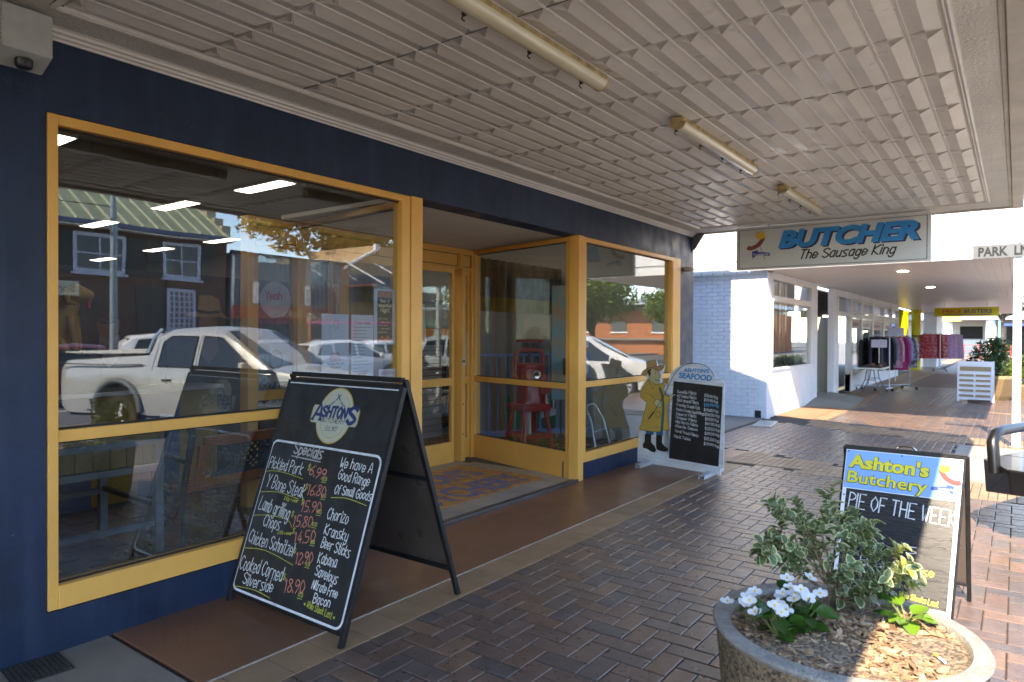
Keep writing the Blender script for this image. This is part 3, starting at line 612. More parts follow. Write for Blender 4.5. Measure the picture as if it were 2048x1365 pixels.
MAN = {'brim': [(0.009, 1.083), (0.032, 1.123), (0.086, 1.15), (0.17, 1.172), (0.245, 1.188), (0.334, 1.197), (0.345, 1.185), (0.319, 1.153), (0.275, 1.133), (0.268, 1.114), (0.23, 1.15), (0.162, 1.159), (0.117, 1.132), (0.087, 1.068), (0.064, 1.064), (0.017, 1.071)], 'crown': [(0.086, 1.154), (0.081, 1.226), (0.108, 1.243), (0.147, 1.241), (0.192, 1.263), (0.222, 1.256), (0.236, 1.185), (0.162, 1.169)], 'face': [(0.125, 1.12), (0.162, 1.157), (0.215, 1.162), (0.253, 1.144), (0.268, 1.114), (0.29, 1.077), (0.288, 1.052), (0.261, 1.045), (0.279, 1.015), (0.269, 0.977), (0.247, 0.961), (0.202, 0.967), (0.149, 0.995), (0.125, 1.019), (0.121, 1.07)], 'hair': [(0.097, 1.125), (0.162, 1.157), (0.14, 1.114), (0.152, 1.099), (0.14, 1.055), (0.117, 1.082)], 'coat': [(0.11, 1.025), (0.064, 0.978), (0.019, 0.899), (-0.007, 0.821), (0.004, 0.784), (0.066, 0.75), (0.097, 0.74), (0.075, 0.675), (0.037, 0.557), (0.007, 0.452), (-0.027, 0.404), (-0.008, 0.387), (0.085, 0.384), (0.191, 0.383), (0.296, 0.394), (0.303, 0.413), (0.42, 0.426), (0.405, 0.529), (0.394, 0.651), (0.384, 0.743), (0.425, 0.758), (0.421, 0.838), (0.381, 0.829), (0.366, 0.846), (0.336, 0.919), (0.358, 0.963), (0.328, 0.995), (0.291, 0.978), (0.247, 0.961), (0.202, 0.967), (0.149, 0.995)], 'strip': [(0.259, 0.958), (0.299, 0.916), (0.329, 0.844), (0.345, 0.746), (0.346, 0.622), (0.336, 0.498), (0.328, 0.398), (0.296, 0.394), (0.307, 0.519), (0.321, 0.645), (0.323, 0.744), (0.307, 0.842), (0.277, 0.903)], 't1': [(0.069, 0.382), (0.199, 0.384), (0.184, 0.344), (0.085, 0.346)], 't2': [(0.229, 0.387), (0.333, 0.398), (0.329, 0.354), (0.234, 0.35)], 'b1': [(0.067, 0.346), (0.158, 0.344), (0.155, 0.253), (0.208, 0.209), (0.234, 0.162), (0.208, 0.134), (0.155, 0.14), (0.102, 0.164), (0.04, 0.169), (0.037, 0.213), (0.063, 0.248)], 'b2': [(0.234, 0.35), (0.319, 0.349), (0.315, 0.259), (0.356, 0.227), (0.403, 0.202), (0.401, 0.177), (0.357, 0.163), (0.298, 0.164), (0.241, 0.176), (0.232, 0.224)], 'h1': [(0.203, 0.76), (0.248, 0.789), (0.308, 0.768), (0.315, 0.719), (0.279, 0.685), (0.241, 0.694), (0.204, 0.729)], 'h2': [(0.421, 0.832), (0.46, 0.863), (0.517, 0.86), (0.475, 0.839), (0.453, 0.791), (0.427, 0.789)], 'rod': [(0.129, 0.54), (0.219, 0.649), (0.358, 0.858), (0.466, 1.061), (0.55, 1.163), (0.648, 1.221), (0.771, 1.24), (0.905, 1.218), (0.985, 1.157), (1.018, 1.1)], 'reel': [(0.265, 0.603)], 'arm': [(0.065, 0.864), (0.142, 0.831), (0.218, 0.793), (0.196, 0.741)], 'eye': [(0.208, 1.111)], 'mouth': [(0.216, 1.03), (0.254, 1.013), (0.276, 1.027)], 'arch': [(0.359, 0.846), (0.437, 0.999), (0.522, 1.131), (0.606, 1.195), (0.717, 1.234), (0.825, 1.235), (0.932, 1.207), (0.998, 1.151), (1.022, 1.094), (1.024, 1.06), (1.076, 1.059), (1.121, 1.036), (1.13, 1.002), (1.121, 0.99), (0.473, 1.019)], 'bb': [(0.473, 1.019), (1.121, 0.99), (1.071, 0.084), (0.416, 0.093)], 'base': [(-0.046, 0.165), (1.097, 0.076), (1.098, -0.028), (-0.044, -0.027)]}
# ================================================================== logos shared by the signs
navyp = pm('logo_navy', (.008, .03, .12), .5, .05); creamp = pm('logo_cream', (.42, .43, .37), .5, .05); goldp = pm('logo_gold', (.45, .30, .05), .5, .08)
chw = pm('chalk_white', (.62, .64, .68), .8, .25, 60); chr_ = pm('chalk_red', (.55, .20, .15), .8, .25, 60); chy = pm('chalk_yellow', (.42, .42, .07), .8, .25, 60); chg = pm('chalk_grey', (.38, .38, .40), .8, .3, 60)
board = pm('chalkboard', (.012, .013, .015), .5, .5, 5, .1, 30, rv=.1, streak=.35, fleck=(60, .74, (.1, .1, .11), .6))
redp = pm('sausage_red', (.26, .045, .03), .5, .1); blkp = pm('print_black', (.01, .01, .01), .5, .05); crownp = pm('crown_yellow', (.72, .45, .03), .5, .1); ribp = pm('ribbon_blue', (.02, .055, .28), .5, .1); forkp = pm('fork_grey', (.35, .35, .36), .5, .1)
def sausage(parent, fr, cx, cy, s, flip=1, word="The Sausage King", base=.002):
    """crowned sausage on a fork above a ribbon, drawn about (cx,cy), s = overall height"""
    def P(pts): return [(cx + flip * a * s, cy + b * s) for a, b in pts]
    m = MB(); ribbon(m, P([(.02, .12), (.12, -.12), (.24, -.46)]), .035 * s, fr, base); 
    for k in (-.05, 0, .05): ribbon(m, P([(-.03 + k, .20), (.03 + k, .06)]), .014 * s, fr, base)
    m.build('fork', forkp, parent)
    m = MB(); body = P([(-.36, .0), (-.30, -.02), (-.14, .02), (.0, .10), (.10, .22), (.16, .34)])
    if flip < 0: body = body[::-1]
    ribbon(m, smooth(body), .15 * s, fr, base + .0008, 0); ribbon(m, smooth(body), .115 * s, fr, base + .0012, 1); m.build('sausage', [blkp, redp], parent)
    m = MB(); fill(m, P([(-.08, .34), (-.14, .56), (-.05, .47), (-.02, .62), (.05, .49), (.12, .64), (.15, .50), (.24, .58), (.22, .34), (.08, .28)])[::flip], fr, base + .0018); m.build('crown', crownp, parent)
    m = MB(); fill(m, P([(-.24, -.22), (-.10, -.16), (.12, -.18), (.40, -.22), (.42, -.34), (.12, -.30), (-.08, -.30), (-.22, -.40)])[::flip], fr, base + .0024)
    fill(m, P([(-.24, -.14), (-.02, -.10), (-.02, -.17), (-.22, -.21)])[::flip], fr, base + .0021); m.build('ribbon', ribp, parent)
    m = MB(); text(m, word, cx - .2 * s, cy - .285 * s, .56 * s, .055 * s, fr, base + .003, .009 * s); m.build('ribbon_lettering', white, parent)

# ================================================================== chalk A-board by the window
t = thing('chalk_a_board', 'tall black chalk A-board of meat specials with round Ashton\'s Butchery badge', 'A-board', (2.25, 3.73, 0))
O = t.location
BO, BU, BV = Vector((0, 0, .06)), (0, -1, 0), Vector((.41, 0, 1.22))
fb1 = frame(BO, BU, BV); HB = 1.285
fl = pm('worn_black_steel', (.014, .014, .016), .45, .4, 14, .4, 90, metal=.3)
m = MB(); m.prism([(0.012, 0.01), (.998, .01), (.998, HB), (.012, HB)], fb1(0, 0, -.006), (0, -1, 0), BV.normalized(), .006)
m.build('front_panel', board, t)
bk = [Vector((.865, -.02, .04)), Vector((.865, -1.0, .04)), Vector((.43, -1.0, 1.27)), Vector((.43, -.02, 1.27))]
def edge4(m, a, b, w=.028): m.bar(a, b, w, w)
m = MB(); p = [fb1(0, -.065, -.012), fb1(1.01, -.065, -.012), fb1(1.01, HB + .012, -.012), fb1(0, HB + .012, -.012)]
edge4(m, p[0], p[3]); edge4(m, p[1], p[2]); edge4(m, p[3] + Vector((0, -.014, 0)), p[2] + Vector((0, .014, 0))); edge4(m, fb1(.014, .0, -.014), fb1(.996, .0, -.014), .02); edge4(m, fb1(.014, .62, -.018), fb1(.996, .62, -.018), .018)
m.build('front_frame', fl, t, bev=.002)
m = MB(); q = [Vector((.885, .01, -.0)), Vector((.885, -1.01, 0)), Vector((.435, -1.01, 1.325)), Vector((.435, .01, 1.325))]
edge4(m, q[0], q[3]); edge4(m, q[1], q[2]); edge4(m, q[3] + Vector((0, -.014, 0)), q[2] + Vector((0, .014, 0)))
for f in (.13, .56): edge4(m, q[0].lerp(q[3], f) + Vector((0, -.014, 0)), q[1].lerp(q[2], f) + Vector((0, .014, 0)), .024)
m.build('rear_frame', fl, t, bev=.002)
m = MB(); a, b, c, d = [x + Vector((.008, 0, 0)) for x in (q[0].lerp(q[3], .13), q[1].lerp(q[2], .13), q[1].lerp(q[2], .985), q[0].lerp(q[3], .985))]
m.add([a, b, c, d, a + Vector((.005, 0, 0)), b + Vector((.005, 0, 0)), c + Vector((.005, 0, 0)), d + Vector((.005, 0, 0))], [(0, 1, 2, 3), (7, 6, 5, 4), (0, 4, 5, 1), (1, 5, 6, 2), (2, 6, 7, 3), (3, 7, 4, 0)])
m.build('rear_panel', pm('rear_sheet', (.075, .058, .05), .34, .4, 2, .1, 20, rv=.1), t)  # brown base colour stands in for the floor reflected in the sheet
def outline(m, x0, y0, x1, y1, r, wd, fr, d, mi=0):
    pts = []
    for cx, cy, a0 in ((x1 - r, y1 - r, 0), (x0 + r, y1 - r, PI / 2), (x0 + r, y0 + r, PI), (x1 - r, y0 + r, PI * 1.5)):
        pts += [(cx + r * math.cos(a0 + PI / 2 * k / 5), cy + r * math.sin(a0 + PI / 2 * k / 5)) for k in range(6)]
    ribbon(m, pts + [pts[0]], wd, fr, d, mi)
m = MB(); outline(m, .012, .018, .988, .905, .045, .013, fb1, .0012); ribbon(m, [(.016, 1.277), (.986, 1.277)], .007, fb1, .0012); m.build('painted_border', pm('border_white', (.58, .61, .68), .5, .15, 20), t)
cm = {'w': chw, 'r': chr_, 'y': chy, 'g': chg}
for key in 'wryg':
    m = MB()
    for s_, a, b, wd, ang, h, c in T1:
        if c != key: continue
        wt = {'w': .0050, 'r': .0060, 'y': .0034, 'g': .0095}[c]
        if h < .03: wt = .0036
        if c in 'wr': m = MB()
        text(m, s_, a + .006, b, wd * (.97 if c != 'r' else .90), h * (1.12 if c != 'r' else .92), fb1, .0015, wt, ang=ang, slant=.08, jit=.10)
        if c in 'wr': m.build('chalk_line' if c == 'w' else 'chalk_price', cm[c], t)
    if key == 'y':
        for P_ in ([(.02, .705), (.076, .72), (.208, .723), (.383, .709)], [(.02, .583), (.196, .606), (.393, .593)], [(.02, .442), (.174, .466), (.345, .468), (.401, .434)], [(.022, .249), (.223, .272), (.497, .243)], [(.03, .032), (.223, .05), (.377, .04)], [(.665, .641), (.793, .656), (.958, .641)]):
            ribbon(m, smooth(P_), .0035, fb1, .0014)
        for a, b, wd, ang, h in [(x[1], x[2], x[3], x[4], x[5]) for x in T1 if x[0] == 'KG']: ribbon(m, [(a, b - .008), (a + .04, b - .006)], .003, fb1, .0022)
    if key in 'yg': m.build({'y': 'yellow_chalk_writing', 'g': 'heading_chalk'}[key], cm[key], t)
m = MB(); ribbon(m, [(.225, .828), (.50, .822)], .006, fb1, .0022); m.build('heading_underline', chg, t)
# badge: oval with a wider name lobe
cx, cy = .515, 1.098
def badge(k):
    P_ = []
    for i in range(72):
        a = 2 * PI * i / 72; ca, sa = math.cos(a), math.sin(a)
        x, y = .150 * ca, .162 * sa
        rx, ry = .205, .052
        lx, ly = rx * abs(ca) ** .55 * (1 if ca > 0 else -1), ry * abs(sa) ** .55 * (1 if sa > 0 else -1)
        r1 = math.hypot(x, y); 
        # support of the lobe along direction a
        t1 = 1 / math.sqrt((ca / .150) ** 2 + (sa / .162) ** 2); t2 = min(rx / max(abs(ca), 1e-3), ry / max(abs(sa), 1e-3)); r_ = max(t1, min(t2, .212))
        P_.append((cx + (r_ + k) * ca, cy + (r_ + k) * sa + .06 * 0))
    return P_
m = MB(); fill(m, badge(.007), fb1, .0018, 0); fill(m, badge(0), fb1, .0022, 1)
ribbon(m, ell(cx, cy, .125, .137, 16, 2.1, 2.85), .004, fb1, .003, 0); ribbon(m, ell(cx, cy, .125, .137, 16, .3, 1.05), .004, fb1, .003, 0); ribbon(m, ell(cx, cy, .118, .132, 16, 3.6, 5.8), .004, fb1, .003, 0)
m.build('badge', [goldp, creamp], t)
m = MB(); text(m, "SHTON'", cx - .112, cy - .012, .225, .062, fb1, .003, .016, slant=.1, curve=True, serif=.55); text(m, 'A', cx - .19, cy - .035, .075, .095, fb1, .003, .019, slant=.15, serif=.7); text(m, 'S', cx + .118, cy - .038, .062, .098, fb1, .003, .024, slant=.15)
for sg in (-1, 1):
    ribbon(m, [(cx - sg * .012, cy + .125), (cx + sg * .014, cy + .095)], .008, fb1, .003)
    P_ = [(cx + sg * .012, cy + .098), (cx + sg * .024, cy + .086), (cx + sg * .078, cy + .055), (cx + sg * .05, cy + .06), (cx + sg * .012, cy + .098)]; ribbon(m, P_, .004, fb1, .0034)
m.build('badge_name', navyp, t)
m = MB(); text(m, 'BUTCHERY', cx - .105, cy - .045, .21, .024, fb1, .003, .0035); text(m, 'Est. 1977', cx - .05, cy - .092, .10, .026, fb1, .003, .003, slant=.3); m.build('badge_small_print', blkp, t)

# ================================================================== blue Ashton's A-board behind the planter
t = thing('blue_a_board', 'small A-board with blue and yellow Ashton\'s Butchery header behind the round planter', 'A-board', (4.43, .885, 0))
O2, U2, V2 = Vector((0, 0, .03)), Vector((0, -1, 0)), Vector((.19, -.045, .855)); f2 = frame(O2, U2, V2); H2 = .877
alu = pm('a_board_aluminium', (.55, .56, .58), .4, .08, 5, metal=.6)
m = MB(); m.prism([(0, 0), (.605, 0), (.605, H2), (0, H2)], f2(0, 0, -.008), U2, V2.normalized(), .008); m.build('front_panel', pm('panel_white', (.74, .75, .78), .35, .03, 3), t)
m = MB(); m.prism([(.022, .035), (.585, .035), (.585, .64), (.022, .64)], f2(0, 0, .0002), U2, V2.normalized(), .0012); m.build('writing_area', pm('glossy_chalkboard', (.016, .017, .02), .3, .5, 3, .25, 120, stretch=(1, 1, 14), rv=.12), t)
m = MB(); m.prism([(.004, .645), (.601, .645), (.601, .873), (.004, .873)], f2(0, 0, .0002), U2, V2.normalized(), .0012); m.build('header_panel', pm('header_blue', (.17, .38, .78), .4, .06, 2), t)
yel = pm('header_yellow', (.68, .60, .02), .45, .04)
for s_, b, hh, o_ in (("Ashton's", .772, .074, .0042), ('Butchery', .680, .068, .0016)):
    bold('header_outline', s_, blkp, t, f2, .018, b, hh, .428, 0, o_ + .0026, .0022, R(-1.8), .0004); bold('header_lettering', s_, yel, t, f2, .0205, b + .001, hh, .423, 0, o_, .0036, R(-1.8), .0004)
sausage(t, f2, .53, .745, .17, -1, 'Award Winning Sausages', .002)
for key, mt in (('w', chw), ('y', chy)):
    for s_, a, b, wd, ang, h, c in T2[2:]:
        if c == key: m = MB(); text(m, s_, a, b, wd, h, f2, .0018, .007 if h > .06 else .0055, ang=ang, curve=h < .06); m.build('chalk_writing', mt, t)
bq = [Vector((.47, -.03, 0)), Vector((.47, -.67, 0)), Vector((.205, -.665, .90)), Vector((.205, -.035, .90))]
m = MB(); m.bar(bq[0], bq[3], .022); m.bar(bq[1], bq[2], .022); m.bar(bq[3], bq[2], .022); m.bar(bq[0].lerp(bq[3], .12), bq[1].lerp(bq[2], .12), .022)
m.bar(f2(-.004, -.03, -.014), f2(-.004, H2 + .01, -.014), .016); m.bar(f2(.609, -.03, -.014), f2(.609, H2 + .01, -.014), .016); m.bar(f2(-.01, H2 + .01, -.012), f2(.615, H2 + .01, -.012), .02); m.build('frame', fl, t, bev=.002)
m = MB(); a, b, c, d = bq[0].lerp(bq[3], .12), bq[1].lerp(bq[2], .12), bq[2], bq[3]; k = Vector((.004, 0, 0)); m.add([a, b, c, d, a + k, b + k, c + k, d + k], [(0, 1, 2, 3), (7, 6, 5, 4), (0, 4, 5, 1), (1, 5, 6, 2), (2, 6, 7, 3), (3, 7, 4, 0)]); m.build('rear_panel', MT['rear_sheet'], t)
m = MB(); hp = [f2(.26 + .11 * (.5 - .5 * math.cos(PI * i / 10)), H2 + .012 + .035 * math.sin(PI * i / 10) ** .6, -.01) for i in range(11)]; m.tube(hp, .005, 8); m.build('handle', pm('chrome', (.6, .6, .6), .12, .05, metal=1.), t, smooth=True)
m = MB()
for a in (.012, .3, .593):
    for b in (.866, .60, .33, .012):
        if a == .3 and b < .8: continue
        m.lathe([(.0001, .003), (.004, .002), (.005, 0)], 8, (0, 0, 0)); k_ = len(m.v) - 24
        for i in range(k_, len(m.v)): x, y, z = m.v[i]; m.v[i] = tuple(f2(a + x, b + y, .001 + z))
m.build('rivets', black, t)

# ================================================================== seafood board with painted fisherman
t = thing('seafood_board', 'white timber seafood price board with arched top and painted fisherman', 'sign board', (7.77, 3.75, 0))
f3 = frame((0, 0, .02), (-.2, -1.05, 0), (0, 0, 1)); u3 = Vector((-.2, -1.05, 0)).normalized(); Z3 = Vector((0, 0, 1))
mw = pm('weathered_white_timber', (.60, .63, .68), .7, .18, 5, .6, 40, stretch=(1, 1, 6))
def pl3(nm, pts, d0, th, mat):
    m = MB(); m.prism(pts, f3(0, 0, d0), u3, Z3, th); return m.build(nm, mat, t)
pl3('base_board', [(-.045, -.01), (1.097, -.01), (1.097, .10), (-.045, .165)], -.02, .022, mw)
pl3('backing_board', [(.34, .10), (1.135, .075), (1.135, 1.03), (1.12, 1.055), (1.08, 1.066), (1.035, 1.07)] + ell(.72, .98, .33, .255, 18, .35, PI - .45) + [(.36, .86)], -.016, .014, mw)
pl3('price_board', [(.416, .09), (1.075, .084), (1.12, .99), (.473, 1.019)], -.0018, .004, board)
P_ = [(a, b) for a, b in MAN['coat']]
sil = [(-.03, .12), (-.03, .39), (-.0, .46), (.06, .66), (.05, .75), (-.012, .80), (.0, .92), (.05, .99), (.09, 1.04), (.0, 1.075), (.03, 1.13), (.08, 1.16), (.075, 1.235), (.15, 1.25), (.225, 1.26), (.24, 1.19), (.345, 1.2), (.33, 1.14), (.30, 1.07), (.29, 1.0), (.37, .97), (.36, .88), (.42, .85), (.42, .42), (.42, .12)]
pl3('figure_board', sil, -.014, .012, mw)
COLS = dict(brim=(.42, .24, .10), crown=(.45, .26, .11), face=(.48, .43, .24), hair=(.015, .012, .01), coat=(.52, .33, .07), strip=(.01, .13, .16), t1=(.01, .12, .25), t2=(.01, .12, .25), b1=(.008, .008, .008), b2=(.008, .008, .008), h1=(.48, .45, .27), h2=(.48, .45, .27))
for i, k in enumerate(('t1', 't2', 'b1', 'b2', 'coat', 'strip', 'face', 'crown', 'brim', 'hair', 'h1', 'h2')):
    m = MB(); d_ = .001 + i * .0009; pts = MAN[k]; fill(m, pts[::-1] if sum((pts[j][0] * pts[j - 1][1] - pts[j - 1][0] * pts[j][1]) for j in range(len(pts))) > 0 else pts, f3, d_, 0); ribbon(m, pts + [pts[0]], .005, f3, d_ + .0004, 1)
    m.build({'t1': 'trousers', 't2': 'trousers', 'b1': 'boot', 'b2': 'boot', 'coat': 'coat', 'strip': 'shirt', 'face': 'face', 'crown': 'hat_crown', 'brim': 'hat_brim', 'hair': 'hair', 'h1': 'hand', 'h2': 'hand'}[k], [pm('print_' + k, COLS[k], .5, .12, 8), blkp], t)
m = MB(); ribbon(m, smooth(MAN['rod']), .008, f3, .014); ribbon(m, smooth(MAN['arm']), .004, f3, .012); ribbon(m, smooth(MAN['mouth']), .006, f3, .012); ribbon(m, [(.20, 1.135), (.235, 1.145), (.25, 1.13)], .005, f3, .012); fill(m, ell(.222, 1.105, .006, .009, 8), f3, .0125); ribbon(m, ell(.265, .603, .035, .04, 14) + [(.30, .603)], .005, f3, .013); ribbon(m, [(.129, .54), (.20, .625)], .018, f3, .0135)
ribbon(m, [(.11, 1.025), (.15, .95), (.19, .90), (.21, .94)], .005, f3, .012); m.build('painted_lines', blkp, t)
sb = pm('seafood_blue', (.008, .20, .50), .6, .1)
m = MB(); bold('heading', "ASHTON'S", sb, t, f3, .61, 1.137, .040, .34, .1, .0022, .0012, 0, .0006); bold('heading', 'SEAFOOD', sb, t, f3, .545, 1.062, .062, .44, .1, .0036, .0012, R(-2), .0006)
for s_, a, b, wd, ang, h in T3:
    m = MB(); text(m, s_, a, b, wd * .96, h * 1.0, f3, .003, .0042, ang=ang, slant=.05, jit=.08); m.build('price' if s_[0] == '$' else 'seafood_name', pm('chalk_blue', (.06, .42, .75), .7, .1) if s_ == '$28.99/kg' else chw, t)
al = pm('white_channel', (.55, .57, .62), .4, .08, metal=.3)
for a in (.14, 1.0):
    p = f3(a, 0, 0); m = MB()
    y_, z0 = p.y, -.016
    m.box(p.x - .34, y_ - .035, .004, p.x + .28, y_ + .035, .008); m.box(p.x - .34, y_ - .035, .008, p.x + .28, y_ - .031, .045); m.box(p.x - .34, y_ + .031, .008, p.x + .28, y_ + .035, .045); m.box(p.x - .34, y_ - .031, .041, p.x - .02, y_ + .031, .045)
    m.build('foot_channel', al, t, bev=.001)

# ================================================================== hanging BUTCHER sign
t = thing('butcher_sign', 'hanging white sign reading BUTCHER The Sausage King under the awning end', 'sign', (9.3, 3.05, 2.49))
f4 = frame((0, 0, 0), (0, -1, 0), (0, 0, 1))
m = MB(); m.box(-.03, -2.235, -.02, .05, .025, .545); m.build('sign_box', pm('sign_white', (.60, .61, .61), .45, .06, 3, .1, 20), t, bev=.003)
m = MB(); z_ = .032
for a_ in ((.01, -.002, 2.20, .004), (.01, .508, 2.20, .514), (.01, -.002, .018, .514), (2.192, -.002, 2.20, .514)): m.prism([(a_[0], a_[1]), (a_[2], a_[1]), (a_[2], a_[3]), (a_[0], a_[3])], (-.0305, 0, 0), (0, -1, 0), (0, 0, 1), .001)
m.build('brown_edge_line', pm('rust_brown', (.10, .045, .035), .7, .3, 30), t)
f4 = frame((-.031, 0, 0), (0, -1, 0), (0, 0, 1))
dkb = pm('sign_dark_blue', (.02, .02, .10), .5, .1); brb = pm('sign_bright_blue', (.005, .25, .62), .6, .12, 6)
bold('lettering_shadow', 'BUTCHER', dkb, t, f4, .545, .235, .205, 1.60, .25, .016, .0012)
bold('lettering', 'BUTCHER', brb, t, f4, .52, .252, .205, 1.60, .25, .016, .004)
m = MB(); text(m, 'The Sausage King', .78, .085, 1.08, .115, f4, .002, .017, slant=.35); m.build('script_lettering', blkp, t)
sausage(t, f4, .27, .27, .36, 1, 'The Sausage King', .002)
m = MB(); m.box(-.005, -1.9, .545, .015, -1.88, .60); m.box(-.005, -.4, .545, .015, -.38, .60); m.tube([(0, -.1, .575), (0, -2.1, .575)], .012, 8); m.build('hanging_rail', steel, t)

# ================================================================== round planter
PXc, PYc, PR, PH = 2.79, .515, .468, .49
t = thing('round_planter', 'round exposed-aggregate concrete planter filled with bark chips, in the corner', 'planter', (PXc, PYc, 0))
agg = pm('exposed_aggregate', (.11, .075, .05), .75, .3, 20, 1.6, 80, speck=(95, (.045, .03, .02), (.40, .29, .19), .75))
m = MB(); m.lathe([(PR - .075, 0), (PR - .05, .05), (PR - .012, PH - .03), (PR - .006, PH - .02)], 96); m.build('bowl', agg, t, smooth=50)
m = MB(); m.lathe([(PR - .006, PH - .021), (PR, PH - .008), (PR - .006, PH), (PR - .06, PH + .002), (PR - .068, PH - .008), (PR - .075, PH - .12)], 96, cap=False); m.build('rim', pm('rim_cement', (.26, .245, .22), .85, .22, 6, .8, 110, speck=(60, (.12, .11, .1), (.33, .31, .28), .3)), t, smooth=50)
m = MB(); m.lathe([(.0001, PH - .05), (PR - .07, PH - .055)], 48, cap=False)
m.build('soil', pm('soil', (.035, .022, .015), .95, .4, 20, 1, 60), t)
rc = random.Random(3)
chips = MB(); CM = [pm('bark_%d' % i, c, .8, .3, 30, .5, 120) for i, c in enumerate([(.24, .135, .07), (.33, .20, .11), (.15, .08, .042), (.42, .28, .17), (.20, .14, .10)])]
def chip(mb, x, y, z, s, m):
    l, w_, h_ = s * rc.uniform(.8, 1.9), s * rc.uniform(.3, .75), s * .16
    M_ = Matrix.Translation((x, y, z)) @ Matrix.Rotation(rc.uniform(0, 6.28), 4, 'Z') @ Matrix.Rotation(rc.gauss(0, .35), 4, 'X') @ Matrix.Rotation(rc.gauss(0, .3), 4, 'Y')
    j = lambda: rc.uniform(.7, 1.1)
    V = [(-l * j(), -w_ * .3 * j(), 0), (-l * .4 * j(), -w_ * j(), 0), (l * .6 * j(), -w_ * j(), 0), (l * j(), 0, 0), (l * .5 * j(), w_ * j(), 0), (-l * .5 * j(), w_ * j(), 0)]
    vs = [M_ @ Vector(v) for v in V] + [M_ @ Vector((v[0] * .92, v[1] * .9, h_ * j())) for v in V]
    mb.add(vs, [(6, 7, 8, 9, 10, 11)] + [(i, (i + 1) % 6, 6 + (i + 1) % 6, 6 + i) for i in range(6)], m)
for i in range(4600):
    r_ = (PR - .078) * math.sqrt(rc.random()); a = rc.uniform(0, 6.28)
    x, y = r_ * math.cos(a), r_ * math.sin(a); z = PH - .040 + .012 * math.sin(x * 14 + 1) * math.cos(y * 11) + .018 * (1 - (r_ / PR) ** 2) + rc.uniform(-.012, .012)
    chip(chips, x, y, z, rc.choice([.008, .011, .014, .020]), rc.choice([0, 0, 1, 1, 2, 3, 3, 4]))
o = struct(chips.build('bark_chips', CM, t), 'stuff')
for i, (a, b) in enumerate(((-.15, .425), (-.42, .12))): 
    m = MB(); chip(m, 0, 0, 0, .018, 0); m.build('stray_bark_chip', CM[1], t, loc=(b * math.cos(a), b * math.sin(a), PH + .004))
cg = thing('cigarette_butt', 'white and orange cigarette butt on the bark chips near the planter rim', 'cigarette butt', (PXc - .07, PYc - .33, PH - .01), .7)
m = MB(); m.tube([(0, 0, 0), (.03, 0, .002)], .0042, 8); m.build('paper', white, cg); m = MB(); m.tube([(.03, 0, .002), (.055, 0, .004)], .0043, 8); m.build('filter', pm('filter_orange', (.6, .3, .05), .6), cg)

# ---- variegated shrub
lg = [pm('shrub_green_%d' % i, c, .42, .22, 25, .1, 80, transl=.28) for i, c in enumerate([(.105, .16, .07), (.14, .20, .085), (.08, .13, .06)])]
lc = pm('shrub_cream', (.55, .56, .30), .5, .12, 30, transl=.3); lyl = pm('shrub_lime', (.30, .34, .06), .5, .15, 30, transl=.3)
bark = pm('shrub_bark', (.16, .11, .07), .85, .3, 30, .8, 90)
def leafmesh(L_, W_, cup, mats, margin=.12, tip=.5):
    """broad cupped leaf with a pale margin, base at origin, along +x, upper face +z"""
    mb = MB(); n_ = 6; rows = []
    for i in range(n_ + 1):
        t_ = i / n_; wd = W_ * (math.sin(PI * t_ ** .75) ** .75 if 0 < t_ < 1 else 0.02); x = L_ * t_; z = -cup * .5 * t_ * t_ * L_
        row = []
        for f_, c_ in ((-1, 1), (-1 + margin * 2, .72), (0, 0), (1 - margin * 2, .72), (1, 1)): row.append((x, f_ * wd, z + c_ * cup * wd))
        rows.append(row)
    vs = [p for r_ in rows for p in r_]; fs = []; ms = []
    for i in range(n_):
        for j in range(4):
            fs.append((i * 5 + j, i * 5 + j + 5, i * 5 + j + 6, i * 5 + j + 1)[::-1]); ms.append(1 if j in (0, 3) or i == n_ - 1 else 0)
    mb.v = vs; mb.f = fs; mb.m = ms
    return mb
LM = []
for g_ in lg:
    for cup in (.25, .55): me = leafmesh(1, .36, cup, None).mesh('leaf', [g_, lc]); me.polygons.foreach_set('use_smooth', [True] * len(me.polygons)); LM.append(me)
me = leafmesh(1, .36, .4, None).mesh('leaf', [lyl, lc]); me.polygons.foreach_set('use_smooth', [True] * len(me.polygons)); LM.append(me)
sh = thing('variegated_shrub', 'leafy grey-green shrub with cream leaf edges growing in the round planter', 'shrub', (3.03, .585, PH - .035))
rs = random.Random(11)
tips = []; stems = MB()
def grow(p, d, L_, r_, depth):
    pts = [p]; n_ = 5; q = Vector(p); dd = Vector(d).normalized()
    for i in range(n_):
        dd = (dd + Vector((rs.gauss(0, .10), rs.gauss(0, .10), .05 + rs.gauss(0, .05)))).normalized(); q = q + dd * (L_ / n_); pts.append(q.copy())
        if depth <= 1: tips.append((q.copy(), dd.copy(), (i + 1) / n_, depth))
    stems.tube(pts, [r_ * (1 - .55 * i / n_) for i in range(n_ + 1)], 6)
    if depth > 0:
        for k in range(3 if depth > 1 else 2):
            i = rs.randrange(2, n_ + 1); sd = (dd + Vector((rs.gauss(0, .55), rs.gauss(0, .55), rs.gauss(.1, .3)))).normalized(); grow(pts[i], sd, L_ * rs.uniform(.45, .7), r_ * .5, depth - 1)
